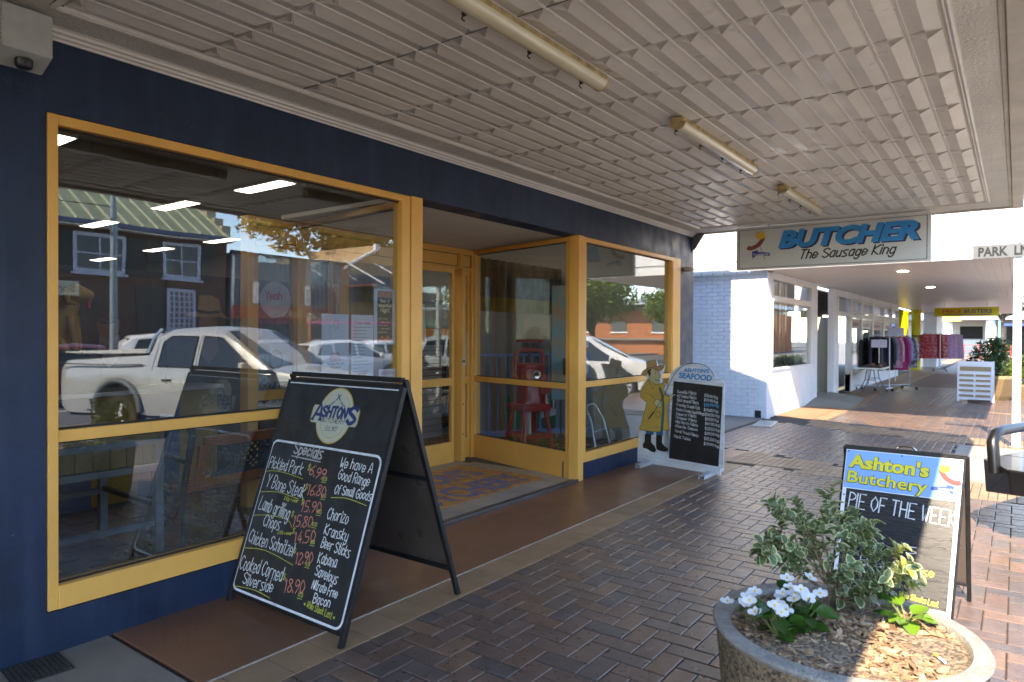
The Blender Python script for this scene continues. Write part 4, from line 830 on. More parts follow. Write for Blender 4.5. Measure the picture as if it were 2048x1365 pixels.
# main limbs aimed where the photograph shows them (left arm, tall left shoot, centre fork, right arm, low right arm)
V_ = Vector
view_r = Vector((.595, -.804, 0))     # sideways as seen from the footpath
for side, up, dep, L_, r_, dp in ((-.05, .34, .02, .0, .011, 0), (-.62, .72, .15, .30, .007, 2), (-.42, .60, -.1, .27, .006, 2), (-.30, 1.0, .0, .36, .008, 2), (.10, 1.0, .15, .25, .008, 2), (.62, .55, -.05, .24, .006, 2), (.72, .20, -.1, .25, .006, 1), (-.75, .35, .0, .26, .005, 2), (.35, .75, .1, .24, .006, 2), (.25, .25, -.45, .16, .005, 1), (.0, .35, -.5, .14, .004, 1), (-.34, .9, .15, .33, .007, 1), (.8, .34, 0, .20, .004, 1)):
    if L_ == 0: stems.tube([V_((0, 0, 0)), V_((.01, -.01, .07)), V_((.0, .01, .15))], [.014, .012, .008], 8); continue
    d_ = view_r * side + V_((0, 0, 1)) * up + Vector((.804, .595, 0)) * dep
    st_ = V_((rs.uniform(-.02, .02), rs.uniform(-.02, .02), rs.uniform(.01, .08)))
    grow(st_, d_, L_, r_, dp)
stems.build('branch', bark, sh, smooth=True)
lv = []
for q, dd, f_, dep in tips:
    for k in range(4 if f_ > .75 else 2):
        a = rs.uniform(0, 6.28); x = dd.cross(Vector((0, 0, 1)));  x = x.normalized() if x.length > .05 else Vector((1, 0, 0)); y = x.cross(dd)
        out = (x * math.cos(a) + y * math.sin(a) + dd * rs.uniform(.25, 1.1)).normalized()
        s_ = rs.uniform(.030, .052) * (1.2 if q.z < .12 else 1)
        nrm = (dd * 1.0 + Vector((0, 0, .5)) + Vector((rs.gauss(0, .25), rs.gauss(0, .25), 0)) - out * (dd.dot(out))); nrm = (nrm - out * nrm.dot(out)).normalized(); yy = nrm.cross(out)
        lv.append((q + dd * rs.uniform(-.012, .012), out, yy, nrm, s_))
rs.shuffle(lv)
rest_ = {}
for i, (q, X, Y, Z, s_) in enumerate(lv):
    mi = rs.choice([0, 0, 1, 2, 2, 3, 4, 4, 5]) if not (q.x * .595 - q.y * .804 > .19 and rs.random() < .6) else 6
    Mx = Matrix(((X.x * s_, Y.x * s_, Z.x * s_, q.x), (X.y * s_, Y.y * s_, Z.y * s_, q.y), (X.z * s_, Y.z * s_, Z.z * s_, q.z), (0, 0, 0, 1)))
    if i < 290:
        o = bpy.data.objects.new('leaf', LM[mi]); COL.objects.link(o); o.parent = sh; o.matrix_basis = Mx
    else:
        mb = rest_.setdefault('x', MB()); me = LM[mi]; mats = lg + [lc, lyl]; gi = 4 if mi == 6 else mi // 2
        mb.v += [tuple(Mx @ v.co) for v in me.vertices]; b0 = len(mb.v) - len(me.vertices)
        for p in me.polygons: mb.f.append(tuple(b0 + k for k in p.vertices)); mb.m.append(3 if p.material_index else gi)
if rest_: o = rest_['x'].build('leaves', lg + [lc, lyl], sh, smooth=True); o['kind'] = 'stuff'
# ---- begonias
bl = [pm('begonia_green_%d' % i, c, .28, .2, 20, .1, 50, spec=.6, transl=.25) for i, c in enumerate([(.022, .065, .010), (.035, .095, .012), (.11, .21, .02)])]
pw = pm('petal_white', (.72, .74, .78), .6, .08, 30, transl=.35); py_ = pm('petal_centre', (.75, .45, .03), .6, .1)
BLM = []
for g_ in bl: me = leafmesh(1, .42, .28, None, .06).mesh('leaf', [g_, g_]); me.polygons.foreach_set('use_smooth', [True] * len(me.polygons)); BLM.append(me)
def petal():
    mb = MB(); n_ = 8; vs = [(0, 0, 0)] + [(.55 + .5 * math.cos(2 * PI * i / n_), .46 * math.sin(2 * PI * i / n_), .10 * math.cos(2 * PI * i / n_) ** 2 + .05) for i in range(n_)] + [(.55, 0, .0)]
    return mb.add(vs, [(0, 1 + 5, 1 + 4)[::1], (0, 5, 4), ] + [(9, 1 + i, 1 + (i + 1) % n_) for i in range(n_)])
pme = petal().mesh('petal', pw); pme.polygons.foreach_set('use_smooth', [True] * len(pme.polygons))
cme_ = MB().lathe([(.0001, .24), (.17, .18), (.22, .05), (.0001, 0)], 10).mesh('flower_centre', py_)
def orient(o, q, out, nrm, s_):
    out = out.normalized(); nrm = (nrm - out * nrm.dot(out)).normalized(); yy = nrm.cross(out)
    o.matrix_basis = Matrix(((out.x * s_, yy.x * s_, nrm.x * s_, q.x), (out.y * s_, yy.y * s_, nrm.y * s_, q.y), (out.z * s_, yy.z * s_, nrm.z * s_, q.z), (0, 0, 0, 1)))
def begonia(x, y, nl, nf, hgt, label, lime=0, seed=1, ls=.062):
    r = random.Random(seed); b = thing('begonia', label, 'flowering plant', (x, y, PH - .03)); st = MB()
    for i in range(nl):
        a = r.uniform(0, 6.28); hh = r.uniform(.02, hgt); rr = r.uniform(.01, .055); q = Vector((rr * math.cos(a), rr * math.sin(a), hh))
        st.tube([(0, 0, 0), (q.x * .5, q.y * .5, hh * .6), tuple(q)], .0025, 5)
        o = bpy.data.objects.new('leaf', BLM[2 if lime and r.random() < .6 else r.choice([0, 0, 1])]); COL.objects.link(o); o.parent = b
        out = Vector((math.cos(a), math.sin(a), r.uniform(-.35, .5))); orient(o, q, out, Vector((r.gauss(0, .3) - .3, r.gauss(0, .3), 1)), r.uniform(.7, 1.15) * ls)
    for i in range(nf):
        a = r.uniform(0, 6.28); rr = r.uniform(.015, .11); hh = hgt + r.uniform(-.03, .035); q = Vector((rr * math.cos(a), rr * math.sin(a), hh))
        st.tube([(0, 0, .01), (q.x * .6, q.y * .6, hh * .7), tuple(q)], .0018, 5)
        fz = Vector((-.65 + r.gauss(0, .25), -.2 + r.gauss(0, .35), .75)).normalized(); f = bpy.data.objects.new('flower', cme_); COL.objects.link(f); f.parent = b
        orient(f, q, fz.cross(Vector((0, 1, 0))), fz, .027)
        for k in range(4):
            p = bpy.data.objects.new('petal', pme); COL.objects.link(p); p.parent = f; p.rotation_euler = (0, -.15, k * PI / 2 + .2); sc_ = 1.0 if k % 2 else .72; p.scale = (sc_, sc_, 1)
    st.build('stem', pm('begonia_stem', (.14, .16, .04), .6), b)
begonia(2.60, .70, 24, 9, .12, 'low begonia with white flowers nearest the left edge of the planter', seed=4, ls=.066)
begonia(2.74, .655, 30, 12, .15, 'white-flowered begonia with large dark green leaves beside the shrub', seed=9, ls=.078)
begonia(2.665, .80, 8, 5, .10, 'small begonia with white flowers behind the others at the rim', seed=15)
begonia(3.02, .335, 13, 0, .075, 'bright green flowerless begonia in the sun at the right of the shrub', lime=1, seed=21, ls=.075)
# ================================================================== white shop across the lane
XW = 13.45; YB2 = 3.86
t = thing('white_shop', 'white painted shop across the lane with a long verandah of windows', 'building', (XW, YB2, 0)); WS = t
def wp(name, mb, mat, parent=None, **k): return rel(mb, WS).build(name, mat, parent or WS, **k)
# painted brick side wall: courses built proud of the mortar
m = MB(); m.box(XW + .012, YB2, -.2, XW + .25, 16, 2.80); wp('side_wall', m, pm('white_mortar', (.62, .63, .66), .8, .08, 4, world=True))
bm_ = []
bme = {}
z = 0.; r_ = 0; cnt = 0; rest = MB()
wbr = pm('white_painted_brick', (.70, .72, .77), .6, .06, 5, .7, 45, world=True)
while z < 2.78:
    y = YB2 + .004 - (r_ % 2) * .12
    while y < 6.2:
        y0, y1 = max(y, YB2 + .003), min(y + .235, 6.2)
        if y1 - y0 > .03:
            d_ = rest if y0 > 5.6 else None
            q = MB(); k_ = .003; x0 = XW - .002 + random.uniform(-.0015, .0015)
            V = [(x0 + .006, y0, z + .002), (x0 + .006, y1 - .008, z + .002), (x0 + .006, y1 - .008, z + .074), (x0 + .006, y0, z + .074), (x0, y0 + k_, z + .005), (x0, y1 - .008 - k_, z + .005), (x0, y1 - .008 - k_, z + .071), (x0, y0 + k_, z + .071), (x0 + .02, y0, z + .002), (x0 + .02, y1 - .008, z + .002), (x0 + .02, y1 - .008, z + .074), (x0 + .02, y0, z + .074)]
            F = [(7, 6, 5, 4), (0, 4, 5, 1), (1, 5, 6, 2), (2, 6, 7, 3), (3, 7, 4, 0), (8, 0, 1, 9), (9, 1, 2, 10), (10, 2, 3, 11), (11, 3, 0, 8)]
            F = [f[::-1] for f in F]
            if d_ is None: q.add(V, F); wp('brick', q, wbr)
            else: d_.add(V, F)
        y += .2405
    z += .0792; r_ += 1
o = wp('brick_rows', rest, wbr); o['kind'] = 'stuff'
m = MB(); m.box(XW - .008, YB2 + .10, 0.0, XW - .004, YB2 + .22, .14); wp('vent_opening', m, dark)
# front wall with openings
def front(y=YB2):
    m = MB()
    m.box(XW + .0, y - .001, -.01, 13.80, y + .14, 2.80); m.box(13.80, y, -.01, 16.95, y + .14, .90); m.box(16.95, y - .002, -.01, 17.55, y + .14, 2.84)
    m.box(13.80, y, 2.74, 16.95, y + .14, 2.84)
    return m
wp('front_wall', front(), white2, bev=.004)
def pane(x0, x1, z0, z1, y=YB2 + .04, nm='window', fr_=.04, mat=None, par=None):
    o = wp(nm, MB().box(x0 + fr_, y, z0 + fr_, x1 - fr_, y + .006, z1 - fr_), mat or GL, par)
    m = MB()
    for a in ((x0, z0, x0 + fr_, z1), (x1 - fr_, z0, x1, z1), (x0 + fr_, z0, x1 - fr_, z0 + fr_), (x0 + fr_, z1 - fr_, x1 - fr_, z1)): m.box(a[0], y - .05, a[1], a[2], y + .05, a[3])
    wp('frame', m, white, o, bev=.002); return o
pane(13.80, 16.95, .90, 2.30); pane(13.80, 16.95, 2.34, 2.74)
m = MB(); m.box(13.8, YB2 - .03, 2.28, 16.95, YB2 + .1, 2.36); wp('transom', m, white)
# splayed entry: solid return, narrow door, open doorway
m = MB(); m.box(17.55, YB2 + .40, .0, 17.75, YB2 + .5, 2.84); m.box(17.44, YB2 + .141, 0, 17.55, YB2 + .5, 2.84); m.box(19.35, YB2 - .002, 0, 19.75, YB2 + .14, 2.84); m.box(17.75, YB2 + .42, 2.15, 19.35, YB2 + .5, 2.25)
wp('entry_wall', m, white2)
pane(17.75, 18.55, .05, 2.12, YB2 + .45, 'door', .11); pane(17.75, 18.55, 2.28, 2.82, YB2 + .45); pane(18.58, 19.33, .05, 2.12, YB2 + .45, 'door', .10); pane(18.58, 19.33, 2.28, 2.82, YB2 + .45)
m = MB(); m.box(19.75, YB2 - .002, 2.66, 31.5, YB2 + .14, 2.84); m.box(19.75, YB2, 2.14, 31.5, YB2 + .12, 2.26); m.box(21.6, YB2, 0, 31.5, YB2 + .14, .48); wp('front_wall', m, white2)
for i, x in enumerate((19.75, 21.6, 23.3, 25.3, 27.6, 29.5, 31.3)):
    m = MB(); m.box(x, YB2 - .02, 0 if i < 2 else .48, x + .16, YB2 + .13, 2.66); wp('post', m, white)
for x0, x1 in ((21.76, 23.3), (23.46, 25.3), (25.46, 27.6), (27.76, 29.5), (29.66, 31.3)): pane(x0, x1, .5, 2.12); pane(x0, x1, 2.28, 2.64)
m = MB(); m.box(19.92, YB2 + .14, .0, 19.98, YB2 + 1.0, 2.1); wp('open_door', m, pm('open_door_paint', (.55, .57, .52), .5, .05), bev=.004)
m = MB()
for i in range(14): m.box(19.95 + i * .12, YB2 + .06, 2.27, 19.99 + i * .12, YB2 + .07, 2.63)
wp('transom_bars', m, steel)
# inside darkness and stock seen through the doorway
m = MB(); m.box(13.7, 9.6, 0, 45, 9.75, 2.9); m.box(13.7, YB2 + .6, 2.86, 45, 9.6, 2.9); wp('interior_wall', m, pm('stock_room', (.16, .13, .12), .8, .2, 1, world=True))
# window display behind the glass: pale curtain folds
m = MB()
for i in range(26): x = 14.0 + i * .11; m.box(x, YB2 + .55 + .04 * math.sin(i * 1.7), .9, x + .085, YB2 + .58 + .04 * math.sin(i * 1.7), 2.8)
wp('curtain', m, pm('display_curtain', (.10, .09, .07), .9, .5, 2, world=True))
# poster strips in the windows
pz = pm('poster_pink', (.55, .40, .42), .6, .25, 8); pr2 = pm('poster_white', (.6, .6, .64), .6, .2, 9)
for i, (x0, x1, z0, z1) in enumerate(((21.9, 23.2, 1.82, 2.08), (23.6, 25.1, 1.82, 2.08), (25.6, 27.4, 1.80, 2.06), (27.9, 29.3, 1.80, 2.06))):
    o = wp('window_notice', MB().box(x0, YB2 + .028, z0, x1, YB2 + .034, z1), pr2 if i % 2 else pz)
    for k in range(5): xx = x0 + .15 + k * (x1 - x0 - .3) / 5; wp('notice_print', MB().box(xx, YB2 + .0265, z0 + .07, xx + .13, YB2 + .0275, z1 - .08), pm('print_maroon', (.25, .05, .08), .6) if k % 2 else blkp)
# further shops: yellow columns, glass, end wall
YV = [(38.5, 4.50), (37.5, 3.86)]
for i, (x, y) in enumerate(YV):
    tt = thing('verandah_column', ['first thick yellow column in front of the discount shop, nearest the white windows', 'second thick yellow column, beside the rack of red dresses'][i], 'column', (x, y, 0), group='yellow shop columns')
    MB().lathe([(.24, 0), (.24, .12), (.2, .16), (.2, 2.7), (.23, 2.72), (.23, 2.84)], 24).build('shaft', pm('column_yellow', (.55, .42, .0), .45, .06), tt, smooth=50)
    MB().lathe([(.206, 1.58), (.206, 1.66)], 24, cap=False).build('shaft_band', pm('column_band', (.10, .06, .03), .6), tt)
m = MB(); m.box(31.5, YB2 + .9, 0, 45, YB2 + 1.0, .4); m.box(31.5, YB2 + .9, 2.5, 45, YB2 + 1.0, 2.84); m.box(41.6, YB2 - .5, 0, 45, YB2 + .1, 2.84)
for x in (33.5, 35.6, 38, 40.5): m.box(x, YB2 + .88, .4, x + .12, YB2 + 1.0, 2.5)
wp('far_shopfront', m, white2)
wp('far_window', MB().box(31.5, YB2 + .94, .4, 41.6, YB2 + .95, 2.5), GL)
sh_ = pm('shelf_yellow', (.5, .38, .02), .5); 
for k in range(4): wp('shelf', MB().box(32.4, YB2 + 1.2, .35 + k * .5, 41, YB2 + 1.6, .39 + k * .5), sh_)
g_ = random.Random(5); mats = [pm('stock_%d' % i, c, .7, .1) for i, c in enumerate([(.5, .2, .15), (.55, .5, .4), (.15, .2, .4), (.1, .1, .1), (.5, .45, .1)])]; m = MB()
for k in range(4):
    x = 32.5
    while x < 40.8: w_ = g_.uniform(.12, .3); h_ = g_.uniform(.15, .38); m.box(x, YB2 + 1.25, .39 + k * .5, x + w_, YB2 + 1.55, .39 + k * .5 + h_, g_.randrange(5)); x += w_ + .03
o = wp('shelf_stock', m, mats); o['kind'] = 'stuff'
# verandah: boarded soffit, white fascia
VR = thing('verandah', 'long white verandah with boarded soffit and tall white fascia across the lane', 'verandah', (XW, 2, 2.84))
def vp(name, mb, mat, **k): return rel(mb, VR).build(name, mat, VR, **k)
vs_ = pm('verandah_soffit', (.74, .70, .67), .32, .03, 1.5, world=True)
for i in range(31):
    y0 = .12 + i * .12
    vp('soffit_board', MB().box(13.42, y0, 2.842, 45, y0 + .1175, 2.86), vs_, bev=0)
m = MB(); m.box(13.42, .10, 2.858, 45, YB2 + .3, 2.90); vp('roof_deck', m, white)
fw = pm('fascia_white', (.80, .80, .80), .5, .04, 3, .1, 30)
vp('front_fascia', MB().box(13.30, -.05, 2.84, 13.40, 6.3, 3.0).box(13.335, -.04, 3.0, 13.40, 6.3, 3.04).box(13.30, -.05, 3.04, 13.40, 6.3, 4.35), fw, bev=.004)
vp('street_fascia', MB().box(13.40, -.05, 2.84, 45, .10, 3.25), fw, bev=.004)
vp('cap_moulding', MB().box(13.26, -.08, 4.35, 13.42, 6.3, 4.42), fw)
for i in range(2): vp('downlight', MB().lathe([(.0001, 2.834), (.085, 2.834), (.10, 2.8415)], 20, (15.06 + i * 5.2, 1.78, 0)), pm('downlight_glow', (1, .9, .75), .4, 0, emit=4.))
for y in (4.6, 5.9):
    m = MB(); m.box(13.34, y, 2.5, 13.41, y + .02, 2.52)
for x in ():
    tt = thing('verandah_post', 'slim white verandah post at the kerb, %s' % {14.45: 'nearest the lane', 20.7: 'second from the lane', 27: 'third from the lane', 33.5: 'fourth from the lane', 40: 'farthest from the lane'}[x], 'post', (x, -.28, 0), group='verandah posts along the kerb')
    MB().box(-.035, -.035, 0, .035, .035, 2.88).build('shaft', white, tt, bev=.005); MB().box(-.07, -.07, 0, .07, .07, .02).build('foot_plate', steel, tt)
# street-name pole
tt = thing('street_name_pole', 'white square pole carrying the PARK LN blade', 'pole', (12.07, .0, 0))
MB().box(-.045, -.05, 0, .045, .05, 2.98).build('shaft', white, tt, bev=.01); MB().lathe([(.10, 0), (.10, .02), (.07, .03)], 16).build('collar', conc, tt)
ts = thing('street_name_sign', 'white PARK LN street name blade with black lettering', 'street sign', (12.01, .50, 2.72))
MB().box(-.012, -.66, -.005, .0, .03, .19).build('blade', pm('blade_shade_grey', (.12, .125, .13), .4, .05, 8), ts, bev=.003)  # white blade coloured grey all over, standing in for shade on it
bold('lettering', 'PARK  LN', pm('letter_dark', (.004, .008, .008), .5), ts, frame((-.0125, 0, 0), (0, -1, 0), (0, 0, 1)), .035, .03, .125, .59, 0, .006, .0015)
MB().box(-.016, -.01 - .49, .19, .01, -.48 - .06, .215).build('clamp', steel, ts)
# ramp at the door
tt = thing('door_ramp', 'pale concrete wedge ramp up to the white shop door', 'ramp', (17.5, YB2, 0))
m = MB(); m.add([(-1.1, 0, 0.004), (1.9, .38, .004), (1.9, -.75, .004), (-1.1, -.98, .004), (-.2, 0.0, .12), (1.9, .38, .12), (1.9, .0, .12), (-.2, -.05, .12)], [(3, 2, 1, 0), (4, 7, 6, 5)[::-1], (0, 1, 5, 4), (1, 2, 6, 5), (2, 3, 7, 6), (3, 0, 4, 7)]); m.build('wedge', concl, tt)
# trestle table with shoes and goods
def cloth(nm, col, label, cat, x, y, z, w_, h_, rz, group=None, seed=0, sl=True):
    """a garment on a hanger: shoulders, hanging folds, sleeves"""
    r = random.Random(seed); c = thing(nm, label, cat, (x, y, z), rz, group); mb = MB(); n_ = 9; rows = 7
    for sd in (0, 1):
        vs = []
        for i in range(rows + 1):
            f_ = i / rows
            for j in range(n_ + 1):
                u_ = j / n_ * 2 - 1; wd = w_ / 2 * (.82 + .25 * f_ + .03 * math.sin(3 * f_))
                zz = -h_ * f_ - (.05 * abs(u_) ** 1.5 if i == 0 else .05 * abs(u_) * (1 - f_))
                dp = (.045 + .02 * f_) * (1 - u_ * u_) + .012 * math.sin(u_ * 9 + seed) * f_
                vs.append((u_ * wd, dp if sd else -dp, zz))
        mb.add(vs, [((i * (n_ + 1) + j, i * (n_ + 1) + j + 1, (i + 1) * (n_ + 1) + j + 1, (i + 1) * (n_ + 1) + j)) for i in range(rows) for j in range(n_)])
    mt = pm('garment_%s' % col[0], col[1], .85, .3, 14, .3, 60, col2=col[2] if len(col) > 2 else None)
    mb.build('body', mt, c, smooth=True)
    if sl:
        for s_ in (-1, 1): q = MB(); q.tube([(s_ * w_ * .40, 0, -.04), (s_ * w_ * .55, .01, -.25), (s_ * w_ * .56, .0, -h_ * .8)], [.05, .05, .035], 8); q.build('sleeve', mt, c, smooth=True)
    q = MB(); q.tube([(0, 0, 0), (0, 0, .03), (.02, 0, .05), (0, 0, .065)], .004, 5); q.tube([(-w_ * .4, 0, -.04), (0, 0, 0), (w_ * .4, 0, -.04)], .005, 5); q.build('hanger', black, c); return c
def rack(x, y, rz, L_, h_, label):
    c = thing('clothes_rack', label, 'clothes rack', (x, y, .0), rz)
    m = MB(); m.tube([(-L_ / 2, 0, .1), (-L_ / 2, 0, h_), (L_ / 2, 0, h_), (L_ / 2, 0, .1)], .016, 8); m.build('rail', steel, c, smooth=True)
    m = MB(); m.tube([(-L_ / 2, 0, .14), (L_ / 2, 0, .14)], .012, 6); m.tube([(-L_ / 2, -.25, .1), (-L_ / 2, .25, .1)], .014, 6); m.tube([(L_ / 2, -.25, .1), (L_ / 2, .25, .1)], .014, 6); m.build('base', steel, c)
    for a in (-L_ / 2, L_ / 2):
        for b_ in (-.25, .25): MB().lathe([(.0001, -.018), (.045, -.018), (.045, .018), (.0001, .018)], 12, (a, b_, .046), axis='y').build('castor', black, c)
    return c
rack(23.0, 3.05, -.6, 1.6, 1.62, 'wheeled clothes rack of dark and pink jackets behind the trestle table')
JK = [('charcoal', (.025, .027, .035)), ('navy', (.02, .025, .06)), ('black', (.012, .012, .014)), ('grey_blue', (.10, .13, .2)), ('pale_pink', (.5, .25, .36)), ('magenta', (.32, .02, .12)), ('lavender', (.24, .2, .42)), ('dots', (.35, .35, .4), (.03, .03, .05))]
names = ['charcoal', 'navy blue', 'black', 'grey-blue', 'pale pink', 'dark magenta', 'lavender', 'black and white dotted']
for i, c in enumerate(JK):
    px = -.66 + i * .19; a = -.6
    cloth('jacket', c, '%s jacket hanging on the wheeled rack behind the table' % names[i], 'jacket', 23.0 + px * math.cos(a), 3.05 + px * math.sin(a), 1.58, .58, .85 + .07 * (i % 3), PI / 2 - .35 + .2 * (i % 3 - 1), 'jackets on the wheeled rack', i)
rack(22.2, 3.42, 1.4, 1.0, 1.55, 'small clothes rack with dark coats against the shop windows')
for i in range(3): cloth('coat', JK[i], ['charcoal', 'navy', 'black'][i] + ' coat on the small rack against the windows', 'coat', 22.15, 3.15 + i * .25, 1.51, .62, .9, .1, 'coats on the small rack', 20 + i)
rack(37.5, 2.9, .1, 1.6, 1.75, 'clothes rack of red and pink dresses at the yellow column')
RD = [('red_print', (.30, .008, .02), (.45, .12, .12)), ('crimson', (.28, .01, .03), (.4, .2, .2)), ('dark_red', (.20, .01, .02)), ('red_floral', (.34, .01, .025), (.5, .25, .22)), ('mauve', (.36, .20, .34)), ('dusty_pink', (.42, .24, .34), (.3, .15, .25)), ('grey_mauve', (.28, .2, .3))]
rn = ['red printed', 'crimson', 'dark red', 'red floral', 'mauve', 'dusty pink', 'grey-mauve']
for i, c in enumerate(RD):
    px = -.72 + i * .24; 
    cloth('dress', c, rn[i] + ' dress on the far rack by the yellow column', 'dress', 37.5 + px * .4, 3.45 - i * .20, 1.72, .55, 1.15, PI / 2 + .2 * (i % 2), 'dresses on the far rack', 40 + i, sl=False)
tt = thing('trestle_table', 'white folding table loaded with shoes outside the white shop', 'table', (20.9, 3.18, 0), .05)
MB().box(-.75, -.36, .71, .75, .36, .745).build('top', white, tt, bev=.008)
gl_ = pm('leg_grey', (.12, .14, .16), .5, metal=.4)
for sx in (-.5, .5):
    for sy in (-1, 1): m = MB(); m.tube([(sx, sy * .08, .70), (sx, sy * .12, .42), (sx * 1.25, sy * .30, .015)], .014, 7); m.build('leg', gl_, tt, smooth=True)
    m = MB(); m.bar((sx, -.1, .42), (sx, .1, .42), .02); m.build('leg_brace', gl_, tt)
g_ = random.Random(8)
SC = [('brown', (.07, .035, .02)), ('black', (.02, .02, .02)), ('tan', (.28, .17, .09)), ('dark_brown', (.05, .03, .02)), ('pink', (.4, .08, .15))]
for i in range(11):
    c = SC[i % 5]; x, y = 20.9 - .62 + i * .115, 3.18 + (.12 if i % 2 else -.16); s_ = thing('shoe', '%s shoe, %s in the %s row on the folding table' % (c[0].replace('_', ' '), ('first', 'second', 'third', 'fourth', 'fifth', 'sixth')[i // 2], 'back' if i % 2 else 'front'), 'shoe', (x, y, .746), 1.4 + g_.uniform(-.3, .3), 'shoes on the folding table')
    m = MB(); st = [(-.13, .035, .05), (-.10, .038, .085), (-.04, .036, .07), (.04, .04, .05), (.10, .042, .038), (.14, .02, .03)]; n_ = 8; vs = []
    for x_, w_, h_ in st:
        for k in range(n_): a = PI * k / (n_ - 1); vs.append((x_, w_ * math.cos(a), h_ * math.sin(a) + .012))
    m.add(vs, [(a * n_ + k, a * n_ + k + 1, (a + 1) * n_ + k + 1, (a + 1) * n_ + k) for a in range(5) for k in range(n_ - 1)]); m.build('upper', pm('shoe_' + c[0], c[1], .5, .2), s_, smooth=True)
    MB().box(-.135, -.04, 0, .14, .04, .014).build('sole', rubber, s_, bev=.004)
pc = thing('price_card', 'pale lilac price card on a thin white stand above the table', 'sign', (21.1, 3.05, 1.28), .1)
MB().box(-.004, -.19, 0, .004, .19, .22).build('card', pm('card_lilac', (.45, .44, .58), .6), pc); m = MB(); m.tube([(0, 0, -.43), (0, 0, 0)], .01, 6); m.build('stem', white, pc)
pc = thing('price_card', 'second lilac card fixed above the pink jackets', 'sign', (23.9, 3.0, 1.60), .1)
MB().box(-.004, -.22, 0, .004, .22, .26).build('card', MT['card_lilac'], pc); m = MB(); m.tube([(0, 0, -1.4), (0, 0, 0)], .01, 6); m.build('stem', white, pc)
# PRICE BUSTERS banner
tt = thing('hanging_shop_sign', 'yellow hanging sign reading PRICE BUSTERS under the far verandah', 'sign', (30, 2.48, 2.34))
MB().box(0, -1.95, 0, .05, .02, .33).build('board', pm('banner_yellow', (.62, .48, .0), .5, .04), tt)
fz = frame((-.001, 0, 0), (0, -1, 0), (0, 0, 1))
bold('red_lettering', 'PRICE', pm('banner_red', (.55, .06, .02), .5), tt, fz, .22, .12, .14, .62, .1, .005); bold('blue_lettering', 'BUSTERS', pm('banner_blue', (.02, .04, .16), .5), tt, fz, .90, .12, .14, .85, .1, .005)
MB().box(-.002, -1.7, .05, -.0005, -.25, .075).build('underline', MT['banner_blue'], tt)
m = MB(); m.tube([(.02, -.3, .33), (.02, -.3, .5)], .008, 5); m.tube([(.02, -1.6, .33), (.02, -1.6, .5)], .008, 5); m.build('hanger_rod', steel, tt)
# slatted white sandwich board + planter box behind it
tt = thing('slat_a_board', 'white timber sandwich board with pale brown slats in front of the box planter', 'A-board', (19.72, .80, 0))
ww = pm('a_board_white', (.68, .70, .76), .5, .05); ws = pm('slat_brown', (.30, .22, .12), .7, .3, 18, stretch=(1, 1, 8))
fA = frame((0, .36, .05), (0, -1, 0), Vector((.13, 0, .94)))
def pa(nm, a0, b0, a1, b1, mt, d=0., th=.02): m = MB(); m.prism([(a0, b0), (a1, b0), (a1, b1), (a0, b1)], fA(0, 0, d), (0, -1, 0), Vector((.13, 0, .94)).normalized(), th); m.build(nm, mt, tt, bev=.002)
pa('side_rail', 0, -.02, .05, .95, ww); pa('side_rail', .67, -.02, .72, .95, ww); pa('top_board', .05, .84, .67, .95, ww, -.002)
pa('back_sheet', .05, .03, .67, .84, ww, -.006, .01)
pa('name_slat', .05, .72, .67, .82, ws, .008); 
m = MB(); text(m, 'GARDEN CAFE', .17, .75, .38, .035, fA, .030, .008); 
for k in range(5):
    b0 = .585 - k * .122; pa('slat', .04, b0, .33, b0 + .052, ws, .008); pa('slat', .37, b0, .66, b0 + .052, ws, .008)
m = MB(); m.bar((.02 + .14, .36, 1.0), (.42, .36, .0), .03); m.bar((.16, -.36, 1.0), (.42, -.36, 0), .03); m.build('rear_legs', ww, tt)
m = MB(); m.tube([(.13, -.05, 1.0), (.13, -.04, 1.04), (.13, .04, 1.04), (.13, .05, 1.0)], .008, 6); m.build('handle', steel, tt)
tp = thing('box_planter', 'tapered exposed-aggregate box planter behind the slatted white board', 'planter', (21.2, .55, 0), .5)
agg2 = pm('pale_aggregate', (.27, .18, .09), .8, .25, 30, .8, 90)
m = MB(); m.lathe([(.40, 0), (.46, .10), (.66, .55), (.64, .62), (.56, .62), (.55, .55), (.0001, .55)], 6, cap=False); m.build('bowl', agg2, tp, bev=.01)
m = MB(); m.lathe([(.0001, 0), (.40, 0)], 6, cap=False); m.build('underside', agg2, tp)
